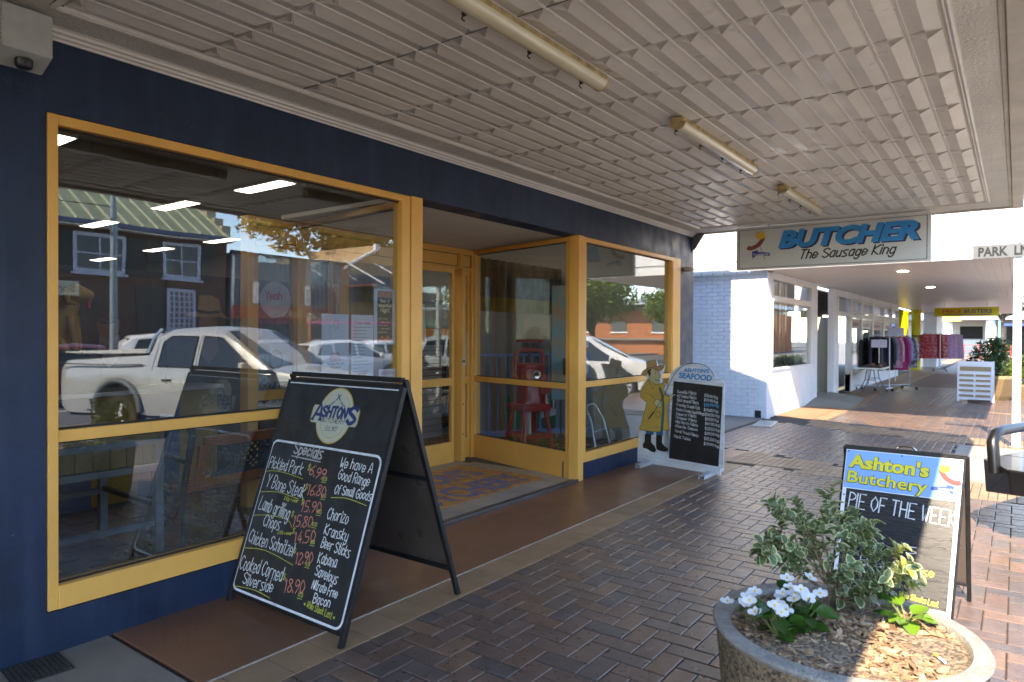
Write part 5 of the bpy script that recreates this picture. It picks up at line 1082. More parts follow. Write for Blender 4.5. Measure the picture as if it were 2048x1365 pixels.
def bush(nm, label, loc, rx, ry, rz_, n_, col, leaf=.05, seed=0, cat='shrub', parent=None, trunk=None, group=None, up=.3, clumps=14):
    r = random.Random(seed); c = thing(nm, label, cat, loc, 0, group)
    mats = [pm('leaf_%s_%d' % (col[0], k), tuple(x * f_ for x in col[1]), .55, .3, 8, spec=.4, transl=.4) for k, f_ in enumerate((.7, 1., 1.45))]
    mb = MB(); cs = []
    for k in range(clumps):
        a = r.uniform(0, 6.28); e = r.uniform(-.9, 1); q = r.uniform(.35, .85)
        cs.append((rx * q * math.cos(a) * math.sqrt(1 - e * e), ry * q * math.sin(a) * math.sqrt(1 - e * e), rz_ * (1 + e * q), r.uniform(.28, .5)))
    for i in range(n_):
        cx_, cy_, cz_, cr = r.choice(cs); d = Vector((r.gauss(0, 1), r.gauss(0, 1), r.gauss(0, 1))).normalized() * cr * r.random() ** .4
        p = Vector((cx_ + d.x * rx, cy_ + d.y * ry, cz_ + d.z * rz_))
        a = Vector((r.gauss(0, 1), r.gauss(0, 1), r.gauss(0, .6))).normalized(); b_ = a.cross(Vector((r.gauss(0, 1), r.gauss(0, 1), r.gauss(0, 1)))).normalized(); s_ = leaf * r.uniform(.6, 1.3)
        mb.add([p - a * s_, p - b_ * s_ * .45, p + a * s_, p + b_ * s_ * .45], [(0, 1, 2, 3)], r.choice([0, 1, 1, 2]))
    o = mb.build('crown' if trunk else 'foliage', mats, c); o['kind'] = 'stuff'
    tr = MB(); bk_ = pm('trunk_' + ('pale' if trunk and trunk[2] else 'brown'), (.34, .29, .24) if trunk and trunk[2] else (.08, .055, .04), .85, .3, 6, .8, 30)
    h0 = trunk[0] if trunk else .02; tr0 = trunk[1] if trunk else .02
    base = -trunk[3] if trunk else 0
    tr.tube([(0, 0, base), (.03 * rx, 0, base * .5 + .0), (0, .03, rz_ * .4)], [tr0 * 1.25, tr0, tr0 * .8], 10)
    for q in cs[:10]: tr.tube([(0, 0, base * .12), (q[0] * .45, q[1] * .45, q[2] * .55 + .0), (q[0], q[1], q[2])], [tr0 * .6, tr0 * .34, tr0 * .12], 6)
    tr.build('trunk' if trunk else 'stem', bk_, c, smooth=True); return c
bush('shrub', 'dense dark green shrub growing in the tapered box planter', (21.15, .55, .55), .55, .5, .52, 2600, ('dark', (.045, .085, .03)), .045, 3)
bush('shrub', 'bright yellow-green shrub in sun beside the box planter', (21.7, .05, .3), .42, .4, .48, 1500, ('lime', (.14, .20, .03)), .045, 4)
tp2 = thing('box_planter', 'low pale concrete planter at the kerb under the bright green shrub', 'planter', (21.9, -.05, 0), .3)
m = MB(); m.lathe([(.36, 0), (.5, .34), (.5, .38), (.42, .38), (.0001, .34)], 6, cap=False); m.build('bowl', agg2, tp2, bev=.01)
tt = thing('power_pole', 'weathered greenish timber power pole at the kerb past the street sign', 'pole', (26.5, -.35, 0))
MB().lathe([(.19, -.2), (.17, 3), (.15, 10)], 16).build('shaft', pm('pole_wood', (.22, .22, .13), .85, .3, 5, .8, 20, stretch=(1, 1, .1), world=True), tt, smooth=True)
# red railing and the block at the far end
tt = thing('pedestrian_railing', 'low red pedestrian railing across the far end of the path', 'railing', (58, 3.2, 0))
m = MB(); rr = pm('railing_red', (.45, .07, .05), .5)
for z_ in (.18, .6, 1.0): m.box(-.02, -2.9, z_ - .025, .02, 2.6, z_ + .025)
m.build('rail', rr, tt)
for k in range(7): MB().box(-.03, -2.9 + k * .9, 0, .03, -2.84 + k * .9, 1.05).build('post', rr, tt)
FB = thing('far_shop', 'pale shop with white columns and awnings across the end street', 'building', (78, 2, 0))
def fbp(nm, mb, mat, **k): return rel(mb, FB).build(nm, mat, FB, **k)
pk = pm('far_pale_wall', (.55, .53, .52), .7, .06, .5, world=True)
fbp('wall', MB().box(78, -8, 0, 86, 12, 5.2), pk); fbp('awning', MB().box(74.5, -6, 3.15, 78, 12, 3.45), pm('far_awning', (.42, .36, .38), .6))
for y in (5.2, 1.9): fbp('column', MB().lathe([(.4, 0), (.4, 3.15)], 16, (75.2, y, 0)), white)
fbp('window', MB().box(77.96, 2.6, 1.4, 77.99, 4.4, 2.6), dark); fbp('shutter', MB().box(77.95, 2.4, 0, 77.98, 4.6, 1.3), white); fbp('sign_panel', MB().box(74.40, 4.1, 3.02, 74.49, 5.6, 3.5), pm('lime_sign', (.55, .62, .12), .5, .2, 2))
fbp('blue_awning', MB().box(72.0, -6, 2.55, 76.0, 1.0, 2.75), pm('awning_blue', (.03, .08, .38), .6)); fbp('teal_pillar', MB().box(74.6, 1.05, 0, 74.9, 1.35, 3.2), pm('pillar_teal', (.12, .42, .42), .5))
fbp('dark_shopfront', MB().box(77.9, -6, 0, 77.95, .8, 2.6), pm('shop_gloom', (.04, .04, .045), .6, .5, 1))
bush('tree', 'green street tree hanging over the end of the path', (64, .9, 3.1), 1.9, 1.9, 1.0, 2600, ('tree', (.06, .10, .025)), .12, 7, 'tree', trunk=(3, .12, False, 3.1))
bush('hedge', 'low clipped hedge beyond the yellow-green shrub', (30, -.1, .0), 3.0, .4, .45, 2600, ('dark', (.045, .085, .03)), .06, 8, 'hedge')
# ================================================================== vehicles
tyre = pm('tyre', (.018, .018, .019), .85, .2, 20, .3, 60); carglass = pm('car_glass', (.012, .016, .018), .04, .3, 1, spec=.8); trimb = pm('black_trim', (.02, .02, .02), .5, .1)
amber = pm('amber_lens', (.65, .22, .01), .2); redl = pm('red_lens', (.35, .01, .01), .2); clearl = pm('clear_lens', (.6, .62, .65), .1); chromem = MT['chrome']; rimm = pm('alloy', (.62, .63, .64), .35, .05, metal=.2)
def interp(P, x):
    for (a, b), (c, d) in zip(P, P[1:]):
        if x <= c: return b + (d - b) * ((x - a) / (c - a) if c > a else 0)
    return P[-1][1]
def car(nm, label, loc, rz, paint, S_, group='parked vehicles'):
    """S_: L, W, top profile, belt, roof half-width profile, wheels x, wheel radius, windows, opening pillars"""
    c = thing(nm, label, 'ute' if 'ute' in nm else 'car', loc, rz, group)
    L_, W = S_['L'], S_['W'] / 2; top, belt, zs0 = S_['top'], S_['belt'], S_['sill']; wr, wx = S_['wr'], S_['wx']; wz = wr; ra = wr * 1.22
    xs = sorted(set([-L_ / 2 + L_ * i / 64 for i in range(65)] + [p[0] for p in top] + [w_ + s_ * ra * math.cos(PI * k / 12) for w_ in wx for s_ in (1,) for k in range(13)]))
    xs = [x for x in xs if -L_ / 2 <= x <= L_ / 2]
    xs = [x for i, x in enumerate(xs) if i == 0 or x - xs[i - 1] > .004]
    m = MB(); rows = []; NR = 9
    for x in xs:
        zt = interp(top, x); zb = min(interp(belt, x), zt - .01); zs = zs0
        for w_ in wx:
            if abs(x - w_) < ra: zs = max(zs, wz + S_.get('al', 0) + math.sqrt(max(ra * ra - (x - w_) ** 2, 0)))
        zs = min(zs, zb - .06)
        e = min((x + L_ / 2), (L_ / 2 - x)); k = max(0., 1 - e / .45); wd = W * (1 - (S_.get('tp', .13) if x > 0 else .13) * k * k); cab = min(1, max(0, (zt - interp(belt, x)) / .45)); wt = wd * (1 - .06) * (1 - cab) + (S_['rw'] / 2) * cab
        zsn = zs + .10 * k * k
        ring = [(wd * .97, zsn), (wd, zsn + (zb - zsn) * .25), (wd, zsn + (zb - zsn) * .75), (wd * .975, zb), (wt + (wd * .975 - wt) * .1, zb + (zt - zb) * .88), (wt * .88, zt - .008 * cab), (wt * .5, zt + .018), (0, zt + .024)]
        full = [(y, z) for y, z in ring] + [(-y, z) for y, z in ring[-2::-1]]
        rows.append([(x, y, z) for y, z in full])
    n_ = len(rows[0]); vs = [p for r_ in rows for p in r_]
    m.add(vs, [(i * n_ + j, (i + 1) * n_ + j, (i + 1) * n_ + j + 1, i * n_ + j + 1) for i in range(len(rows) - 1) for j in range(n_ - 1)])
    m.add(rows[0], [tuple(range(n_))]); m.add(rows[-1], [tuple(range(n_ - 1, -1, -1))])
    m.build('body', paint, c, smooth=32)
    m = MB(); m.box(-L_ / 2 + .15, -W * .82, zs0 - .06, L_ / 2 - .15, W * .82, zs0 + .25); m.box(-L_ / 2 + .5, -W * .7, zs0 + .25, L_ / 2 - .5, W * .7, interp(belt, 0) - .15); m.build('underbody', dark, c)
    def side(x, z, s_):
        zt = interp(top, x); zb = interp(belt, x); cab = min(1, max(0, (zt - zb) / .45)); wt = W * .94 * (1 - cab) + (S_['rw'] / 2) * cab
        f_ = max(0, min(1, (z - zb) / max(.88 * (zt - zb), .05))); return (x, s_ * (W * .975 + (wt - W * .975) * .9 * f_ + .004), z)
    for s_ in (1, -1):
        for poly in S_['win']:
            m = MB(); pts = [side(x, z, s_) for x, z in poly]; pts = pts if s_ > 0 else pts[::-1]; k_ = len(pts)
            o_ = [(x, y + s_ * .006, z) for x, y, z in pts]; m.add(pts + o_, [tuple(range(k_, 2 * k_))[::-1] if s_ < 0 else tuple(range(k_, 2 * k_))] + [(i, (i + 1) % k_, k_ + (i + 1) % k_, k_ + i) for i in range(k_)])
            m.build('side_window', carglass, c)
            m = MB(); q_ = [Vector(p) for p in o_]; m.tube(q_, .012, 5, closed=True); m.build('window_seal', trimb, c)
    for (xa, za), (xb, zb_) in S_['glass']:
        wa = (S_['rw'] / 2) * .97 if za > zb_ else W * .88; wb = W * .88 if za > zb_ else (S_['rw'] / 2) * .97
        sg = 1 if xb > xa else -1
        n = Vector((-(zb_ - za) * sg, 0, (xb - xa) * sg)).normalized() * .012; n = n if n.z > 0 else -n
        m = MB(); p = [Vector((xa, -wa * .92, za)), Vector((xa, wa * .92, za)), Vector((xb, wb * .95, zb_)), Vector((xb, -wb * .95, zb_))]; m.add([a + n for a in p] + [a - n * .5 for a in p], [(0, 1, 2, 3), (7, 6, 5, 4), (0, 4, 5, 1), (1, 5, 6, 2), (2, 6, 7, 3), (3, 7, 4, 0)]); m.build('windscreen', carglass, c)
    for s_ in (1, -1):
        for w_ in wx:
            y0 = s_ * (W - .11); wh = MB(); wh.lathe([(wr * .62, -.10), (wr * .95, -.10), (wr, -.07), (wr, .07), (wr * .95, .10), (wr * .62, .10)], 28, (w_, y0, wz), axis='y', cap=False); o = wh.build('wheel', tyre, c, smooth=50)
            q = MB(); yo = y0 + s_ * .085; q.lathe([(.0001, -.02 * s_), (wr * .16, -.02 * s_), (wr * .18, .0)], 16, (w_, yo, wz), axis='y')
            for k in range(S_.get('spokes', 6)):
                a = 2 * PI * k / S_.get('spokes', 6) + .2; q.bar((w_ + wr * .14 * math.cos(a), yo - s_ * .01, wz + wr * .14 * math.sin(a)), (w_ + wr * .62 * math.cos(a), yo, wz + wr * .62 * math.sin(a)), wr * .15, .03, up=(0, 1, 0))
            q.lathe([(wr * .58, .0), (wr * .66, .005), (wr * .66, -.06 * s_)], 28, (w_, yo, wz), axis='y', cap=False)
            q.build('rim', rimm, o); MB().lathe([(.0001, 0), (wr * .6, 0)], 24, (w_, y0 + s_ * .03, wz), axis='y', cap=False).build('brake_disc', dark, o)
            if S_.get('flare'):
                a_ = MB(); pr = []
                for k in range(19): t_ = PI * (k / 18) * 1.06 - .09; pr.append((w_ + ra * 1.0 * math.cos(t_), s_ * (W + .005), wz + S_.get('al', 0) + ra * math.sin(t_)))
                a_.tube(pr, .05, 8); a_.build('arch_flare', pm('flare_grey', (.10, .12, .13), .5), c, smooth=True)
    zb = interp(belt, L_ / 2 - .1)
    for s_ in (1, -1):
        MB().box(L_ / 2 - .32, s_ * W * .62 - .16, zb - .22, L_ / 2 - .02 - .02, s_ * W * .62 + .16, zb - .06).build('headlight', clearl, c, bev=.03)
        MB().box(-L_ / 2 - .005, s_ * W * .78 - .07, S_.get('tlz', .75), -L_ / 2 + .12, s_ * W * .78 + .07, S_.get('tlz', .75) + .32).build('tail_light', redl, c, bev=.02)
        x, z = S_['mirror']; mm = MB(); mm.box(x - .06, s_ * (W + .02) - .01, z, x + .05, s_ * (W + .16), z + .16); mm.build('wing_mirror', paint, c, bev=.03)
        for hx, hz in S_['handles']: MB().box(hx - .09, s_ * (W + .005) - .015, hz, hx + .09, s_ * (W + .005) + .018, hz + .03).build('door_handle', S_.get('hm', paint), c, bev=.008)
        for gx in S_['seams']:
            g_ = MB(); z0 = zs0 + .04; z1 = interp(top, gx) - .12; pts = [side(gx, z0 + (min(interp(belt, gx), z1) - z0) * k / 6, s_) for k in range(7)] + [side(gx, z1, s_)]; g_.tube([(x_, y_ - s_ * .002 if 1 else 0, z_) for x_, y_, z_ in pts], .006, 4); g_.build('door_gap', trimb, c)
    MB().box(L_ / 2 - .10, -W * .42, zb - .24, L_ / 2 + .005, W * .42, zb - .08).build('grille', trimb, c, bev=.01)
    return c
silver = pm('silver_paint', (.46, .47, .46), .25, .03, 1, metal=.15, coat=.6, spec=.6); wpaint = pm('white_car_paint', (.74, .75, .76), .25, .02, 1, coat=.6); maroon = pm('maroon_paint', (.10, .012, .035), .2, .05, 1, coat=.8); bpaint = pm('pearl_paint', (.62, .64, .65), .25, .02, 1, coat=.6)
UTE = dict(L=5.5, W=1.84, rw=1.36, sill=.42, wr=.375, wx=(-1.45, 1.60), top=[(-2.75, 1.18), (-2.65, 1.29), (-1.6, 1.37), (-.98, 1.39), (-.96, 1.40), (-.88, 1.72), (-.66, 1.79), (.0, 1.82), (.42, 1.78), (1.32, 1.20), (1.45, 1.17), (2.3, 1.03), (2.6, .88), (2.75, .65)],
    belt=[(-2.75, 1.10), (-.85, 1.16), (.6, 1.15), (1.3, 1.10), (2.75, .62)], win=[[(-.70, 1.20), (-.04, 1.19), (-.04, 1.67), (-.56, 1.68), (-.70, 1.58)], [(.08, 1.19), (1.10, 1.18), (.42, 1.65), (.08, 1.68)]], glass=[((.46, 1.75), (1.3, 1.22)), ((-.88, 1.68), (-.97, 1.42))],
    mirror=(1.0, 1.14), handles=[(-.50, .98), (.26, .98)], seams=(-.80, .02, 1.2), flare=True, al=.14, tp=.26, tlz=.78, hm=trimb, spokes=6)
hd = R(69.3); hub = Vector((4.95, -3.74)); dx, dy = math.cos(hd), math.sin(hd)
# left flank line passes through the hub point; centre of the car from it
cxU = hub.x + 1.33 * dx + 1.08 * dy; cyU = hub.y + 1.33 * dy - 1.08 * dx - .05
ute = car('parked_ute', 'silver dual-cab ute nosed in to the kerb with a black bull bar over the footpath', (cxU, cyU, -.15), hd, silver, UTE)
lid = pm('tray_lid', (.50, .50, .47), .35, .05); q = MB(); q.box(-2.65, -.80, 1.392, -1.02, .80, 1.42); q.build('tray_lid', lid, ute, bev=.015)
q = MB()
for k in range(7): q.box(-2.6, -.66 + k * .2, 1.42, -1.06, -.62 + k * .2, 1.432)
q.build('lid_rib', lid, ute)
for s_ in (1, -1):
    q = MB(); q.box(-2.68, s_ * .90 - .02, 1.22, -1.0, s_ * .90 + .012, 1.235); q.build('tray_gap', trimb, ute)
    q = MB(); q.tube([(-1.0, s_ * .78, 1.40), (-.94, s_ * .70, 1.66), (-.84, s_ * .64, 1.80)], .028, 8); q.build('sports_bar', chromem, ute)
    MB().box(1.86, s_ * .925 - .01, .88, 2.02, s_ * .925 + .01, .98).build('indicator', amber, ute, bev=.01)
    q = MB(); q.box(-.6, s_ * .90 - .03, .40, 1.0, s_ * .90 + .05, .45); q.build('side_step', steel, ute, bev=.01)
# bull bar: heavy black wing plates, loop tubes
bb = pm('bull_bar_black', (.006, .006, .007), .34, .3, 6, coat=.15)
zb_ = .46
for s_ in (1, -1):
    m = MB(); m.add([(2.72, s_ * .40, zb_), (3.06, s_ * .40, zb_), (3.06, s_ * .74, zb_), (2.74, s_ * 1.10, zb_ + .08), (2.45, s_ * 1.10, zb_ + .10), (2.45, s_ * .80, zb_ + .02),
                     (2.72, s_ * .40, zb_ + .27), (3.08, s_ * .40, zb_ + .27), (3.08, s_ * .74, zb_ + .27), (2.76, s_ * 1.11, zb_ + .27), (2.45, s_ * 1.11, zb_ + .27), (2.45, s_ * .80, zb_ + .27)],
        [f if s_ > 0 else f[::-1] for f in [(5, 4, 3, 2, 1, 0), (6, 7, 8, 9, 10, 11), (0, 1, 7, 6), (1, 2, 8, 7), (2, 3, 9, 8), (3, 4, 10, 9), (4, 5, 11, 10), (5, 0, 6, 11)]]); m.build('bull_bar_wing', bb, ute, bev=.012)
    m = MB(); m.tube([(2.90, s_ * .98, zb_ + .21), (2.91, s_ * .98, zb_ + .36), (2.92, s_ * .97, zb_ + .44), (2.93, s_ * .91, zb_ + .50), (2.94, s_ * .80, zb_ + .52), (2.95, s_ * .2, zb_ + .52), (2.95, 0, zb_ + .52)], .042, 14); m.build('bull_bar_hoop', bb, ute, smooth=True)
    MB().box(2.60, s_ * .70 - .08, zb_ + .10, 2.74, s_ * .70 + .08, zb_ + .2).build('fog_lamp', clearl, ute)
m = MB(); m.box(2.78, -.40, zb_, 3.08, .40, zb_ + .27); m.build('bull_bar_centre', bb, ute, bev=.012)
MPV = dict(L=4.6, W=1.80, rw=1.30, sill=.24, wr=.33, wx=(-1.35, 1.38), top=[(-2.3, .95), (-2.2, 1.35), (-1.9, 1.62), (-1.2, 1.70), (0, 1.72), (.45, 1.66), (1.5, 1.10), (1.9, 1.0), (2.2, .85), (2.3, .6)], belt=[(-2.3, .95), (-1, 1.0), (.8, .98), (1.6, .98), (2.3, .6)],
    win=[[(-1.95, 1.08), (-1.2, 1.06), (-1.2, 1.55), (-1.75, 1.5)], [(-1.08, 1.05), (-.15, 1.04), (-.15, 1.60), (-1.08, 1.58)], [(-.02, 1.04), (1.2, 1.02), (.35, 1.56), (-.02, 1.60)]], glass=[((.5, 1.62), (1.45, 1.13)), ((-2.0, 1.55), (-2.2, 1.1))], mirror=(1.05, 1.0), handles=[(-.85, .9), (.25, .9)], seams=(-1.1, -.08, 1.2), spokes=8)
HAT = dict(L=4.0, W=1.74, rw=1.24, sill=.22, wr=.31, wx=(-1.22, 1.25), top=[(-2.0, .8), (-1.95, 1.1), (-1.7, 1.36), (-1.2, 1.47), (-.2, 1.5), (.25, 1.45), (1.1, 1.0), (1.6, .9), (1.9, .72), (2.0, .55)], belt=[(-2.0, .8), (-1, .95), (.9, .92), (1.3, .88), (2.0, .55)],
    win=[[(-1.5, 1.02), (-.95, .99), (-.95, 1.36), (-1.3, 1.32)], [(-.85, .99), (-.1, .97), (-.1, 1.40), (-.85, 1.38)], [(0, .97), (.95, .94), (.22, 1.36), (0, 1.39)]], glass=[((.28, 1.43), (1.06, 1.03)), ((-1.75, 1.34), (-1.95, 1.05))], mirror=(.8, .95), handles=[(-.7, .86), (.2, .86)], seams=(-.9, -.05, .98), spokes=7)
SED = dict(HAT, L=4.7, wx=(-1.4, 1.42), top=[(-2.35, .7), (-2.3, 1.0), (-1.6, 1.05), (-1.0, 1.42), (-.3, 1.47), (.25, 1.42), (1.2, 1.0), (1.9, .92), (2.25, .75), (2.35, .55)], belt=[(-2.35, .68), (-1.4, .95), (.9, .92), (1.5, .88), (2.35, .55)],
    win=[[(-1.35, 1.02), (-.75, .99), (-.75, 1.34), (-1.05, 1.30)], [(-.65, .99), (.02, .97), (.02, 1.37), (-.65, 1.35)], [(.12, .97), (1.02, .94), (.3, 1.33), (.12, 1.36)]], glass=[((.3, 1.40), (1.15, 1.03)), ((-1.05, 1.38), (-1.55, 1.09))], handles=[(-.45, .86), (.4, .86)], seams=(-.7, .07, 1.05), mirror=(.9, .95))
car('parked_car', 'white people mover nosed in to the kerb past the lane', (17.2, -2.62, -.15), R(67), wpaint, MPV)
car('parked_car', 'maroon sedan parked across the street before the brick building', (7.3, -10.6, -.15), R(20), maroon, SED)
car('parked_car', 'white wagon across the street behind the lamp post', (12.6, -15.8, -.15), R(15), wpaint, MPV)
car('parked_car', 'pearl hatchback across the street in front of the grey shed', (16.0, -11.4, -.15), R(12), bpaint, HAT)
car('parked_car', 'white hatchback across the street behind the pearl one', (20.4, -13.6, -.15), R(14), wpaint, HAT)
car('parked_car', 'silver-white sedan at the far end of the cars across the street', (24.4, -14.0, -.15), R(10), bpaint, SED)
# ================================================================== across the street (seen mirrored in the glass)
YS = -22.
BH = thing('brick_shop_house', 'two-storey dark brick building with ribbed green metal roof across the street', 'building', (8, YS, 0))
def hp_(nm, mb, mat, parent=None, **k): return rel(mb, BH).build(nm, mat, parent or BH, **k)
brk = pm('dark_brick', (.10, .045, .035), .8, .3, 3, .3, 30, world=True)
n = brk.node_tree.nodes; L = brk.node_tree.links.new; b = n['Principled BSDF']
bt = n.new('ShaderNodeTexBrick'); bt.inputs['Color1'].default_value = (.115, .05, .038, 1); bt.inputs['Color2'].default_value = (.075, .036, .030, 1); bt.inputs['Mortar'].default_value = (.13, .10, .085, 1); bt.inputs['Scale'].default_value = 1.0
bt.inputs['Brick Width'].default_value = .24; bt.inputs['Row Height'].default_value = .086; bt.inputs['Mortar Size'].default_value = .01
gp = n.new('ShaderNodeNewGeometry'); sp = n.new('ShaderNodeSeparateXYZ'); cb = n.new('ShaderNodeCombineXYZ'); L(gp.outputs['Position'], sp.inputs[0]); L(sp.outputs['X'], cb.inputs[0]); L(sp.outputs['Z'], cb.inputs[1]); L(cb.outputs[0], bt.inputs['Vector']); L(bt.outputs[0], b.inputs['Base Color'])
m = MB(); m.box(-6, YS - 12, -.2, 17.7, YS, 5.75); hp_('wall', m, brk)
rfm = pm('green_metal_roof', (.20, .235, .15), .5, .2, 1.2, .1, 10, world=True)
m = MB(); x0, x1, zE, zR = -6.4, 17.75, 5.95, 9.6
V = [(x0, YS + .5, zE), (x1, YS + .5, zE), (x1, YS - 5.5, zR), (x0, YS - 5.5, zR), (x1, YS - 12, zE), (x0, YS - 12, zE)]
m.add(V, [(0, 1, 2, 3), (3, 2, 4, 5), (1, 4, 2), (0, 3, 5), (0, 5, 4, 1)]); hp_('roof', m, rfm)
m = MB(); k = Vector((0, -6.0, 3.65)).normalized()
for i in range(40):
    x = x0 + .25 + i * .62
    if x < x1: a = Vector((x, YS + .5, zE + .03)); m.bar(a, a + k * 6.95, .07, .09)
o = hp_('roof_rib', m, pm('roof_rib_paint', (.42, .44, .32), .5, .1))
hp_('gutter', MB().box(x0, YS + .5, zE - .14, x1 + .05, YS + .64, zE + .02), pm('gutter_blue', (.07, .10, .20), .5)); hp_('eave_soffit', MB().box(x0, YS + .003, 5.74, x1, YS + .5, 5.80), white)
m = MB()
for i in range(9): m.box(17.45, YS - 5.9 + i * .66 - .0, 5.8, 17.9, YS - 5.3 + i * .66, 9.95 - i * .42)
hp_('stepped_parapet', m, pm('parapet_render', (.40, .33, .24), .8, .2, 2, world=True)); hp_('chimney', MB().box(17.5, YS - 7.2, 5.8, 18.1, YS - 6.1, 10.9), brk)
wfr = pm('sash_paint', (.45, .47, .58), .5, .05)
def bwin(x0, x1, z0, z1, nx, nz, lit=False):
    o = hp_('window', MB().box(x0, YS + .012, z0, x1, YS + .03, z1), pm('sash_glass', (.03, .035, .045), .08) if not lit else pm('pale_lit_pane', (.16, .12, .12), .4, .2, 4))  # lit window imitated by a paler pane colour, without any glow
    m = MB()
    for i in range(nx + 1): x = x0 + (x1 - x0) * i / nx; w_ = .07 if i in (0, nx) else .035; m.box(x - w_, YS + .03, z0 - .05, x + w_, YS + .07, z1 + .05)
    for i in range(nz + 1): z = z0 + (z1 - z0) * i / nz; w_ = .07 if i in (0, nz) else .028; m.box(x0, YS + .032, z - w_, x1, YS + .066, z + w_)
    hp_('window_frame', m, wfr, o); hp_('sill', MB().box(x0 - .15, YS + .01, z0 - .18, x1 + .15, YS + .16, z0 - .08), wfr, o)
shm = pm('shutter_dark', (.03, .035, .035), .6)
for x0_, x1_ in ((11.3, 13.1), (14.75, 16.35), (7.2, 9.0), (3.2, 5.0)):
    bwin(x0_, x1_, 4.05, 5.5, 2, 2)
    for a in (x0_ - .75, x1_ + .12): hp_('shutter', MB().box(a, YS + .01, 3.95, a + .62, YS + .06, 5.6), shm)
bwin(14.9, 16.1, 1.75, 3.45, 5, 7, True); hp_('shutter', MB().box(13.6, YS + .01, 1.6, 14.7, YS + .06, 3.5), shm)
hp_('string_course', MB().box(-6, YS + .002, 3.72, 17.7, YS + .05, 3.84), pm('dentil_brick', (.14, .07, .05), .8))
m = MB()
for r_ in (.55, .42, .28, .14): m.lathe([(r_, -.01), (r_ + .035, 0), (r_, .01)], 24, (11.6, YS + .05, 2.8), axis='y', cap=False)
for k in range(8): a = k * PI / 4; m.tube([(11.6, YS + .06, 2.8), (11.6 + .58 * math.cos(a), YS + .06, 2.8 + .58 * math.sin(a))], .012, 4)
hp_('wrought_iron_rose', m, pm('iron_grey', (.12, .12, .13), .5))
t_ = thing('projecting_sign', 'small cream projecting sign on the brick building across the street', 'sign', (10.75, YS + .35, 3.0)); MB().box(-.55, -.05, 0, .55, .05, .55).build('board', pm('old_cream', (.5, .48, .38), .6), t_)
m = MB(); text(m, 'Sons', -.4, .15, .8, .25, frame((0, .0515, 0), (-1, 0, 0), (0, 0, 1)), .001, .03); 
for i in range(len(m.v)): m.v[i] = tuple(m.v[i])
m.build('lettering', blkp, t_)
# lamp post
t_ = thing('street_lamp', 'tall grey street light pole with a curved arm across the street', 'street light', (7.55, -9.9, -.15))
m = MB(); m.tube([(0, 0, 0), (0, 0, 2), (0, 0, 4.6), (0, 0, 5.1), (.12, 0, 5.35), (.5, 0, 5.5), (1.3, 0, 5.55)], [.10, .09, .075, .06, .05, .045, .04], 14); m.build('pole', pm('galvanised', (.25, .32, .34), .45, .15, 3, metal=.3), t_, smooth=True)
MB().box(1.2, -.1, 5.48, 1.75, .1, 5.62).build('lantern', steel, t_, bev=.03)
m = MB(); m.tube([(0, 0, 4.75), (-2.2, -4, 5.4), (-5, -9, 5.6)], .012, 4); m.tube([(0, 0, 4.0), (-.08, .05, 4.1), (-.1, .08, 4.4), (0, 0, 4.6)], .012, 5); m.build('cable', black, t_)
# grey shed
GSH = thing('grey_shed', 'large grey corrugated metal building beside the brick one', 'building', (21, -22, 0))
cor = pm('corrugated_grey', (.16, .17, .18), .5, .1, 1, metal=.3, world=True)
m = MB(); zt = 5.35; xx = 17.95
prev = None; vs = []; k = 0
while xx < 25.2: vs.append((xx - 21, .04 * math.sin(k * PI / 2), 0)); xx += .07; k += 1
N_ = len(vs); m.add([(x, y, 0) for x, y, z in vs] + [(x, y, zt) for x, y, z in vs], [(i + 1, i, N_ + i, N_ + i + 1) for i in range(N_ - 1)]); m.build('cladding', cor, GSH, smooth=30)
MB().box(-3.05, -9, 0, 4.2, -.06, zt).build('shell', cor, GSH); MB().box(-3.1, -.1, zt, 4.25, .1, zt + .12).build('capping', trimb, GSH)
MB().box(-3.04, .05, 0, -2.9, .06, 5.2).build('downpipe', steel, GSH)
for k, (x, w_) in enumerate(((-1.9, .32), (1.0, .34))):
    t_ = thing('blade_sign', ['narrow white vertical sign on the grey shed, nearer the brick building', 'narrow white vertical sign on the grey shed, nearer the gabled shop'][k], 'sign', (21 + x, -21.8, 3.05), group='vertical signs on the shed'); MB().box(-w_ / 2, 0, 0, w_ / 2, .05, 1.0).build('board', white, t_)
    m = MB(); text(m, '22' if k else 'LTF', -.38, -.06, .7, .16, frame((.02, .0515, .5), (0, 0, 1), (1, 0, 0)), .001, .03); m.build('lettering', blkp, t_)
# gabled shop with awning struts
GS = thing('gabled_shop', 'cream shop with a stepped gable parapet and white awning stays across the street', 'building', (27.5, -22, 0))
gc = pm('gable_cream', (.44, .31, .18), .7, .12, 1, world=True)
m = MB(); m.prism([(-2.8, 0), (4.6, 0), (4.6, 5.1), (3.2, 6.2), (2.4, 6.25), (2.4, 6.55), (-.55, 6.7), (-.55, 6.3), (-.8, 6.2), (-2.8, 5.3)], (0, .0, 0), (1, 0, 0), (0, 0, 1), 6.0)
m.v = [(x, y if y < .01 else y - 0, z) for x, y, z in m.v]; m.v = [(x, -abs(y), z) for x, y, z in m.v]; m.build('wall', gc, GS)
MB().box(-2.6, .0, 3.4, 4.4, .06, 4.9).build('sign_band', pm('band_slate', (.10, .12, .13), .6, .1), GS); MB().box(-2.9, 0, 4.15, 6, 2.6, 4.25).build('awning', pm('awning_rust', (.13, .035, .03), .6, .2), GS)
MB().box(-2.9, 2.6, 3.35, 6, 2.66, 4.25).build('awning_fascia', pm('awning_face', (.12, .13, .14), .6, .1), GS)
m = MB(); m.bar((-3.0, .1, 5.15), (-.6, .1, 6.45), .16, .12); m.bar((-.6, .1, 6.4), (-.6, .1, 6.75), .3, .2); m.build('parapet_coping', white, GS)
m = MB()
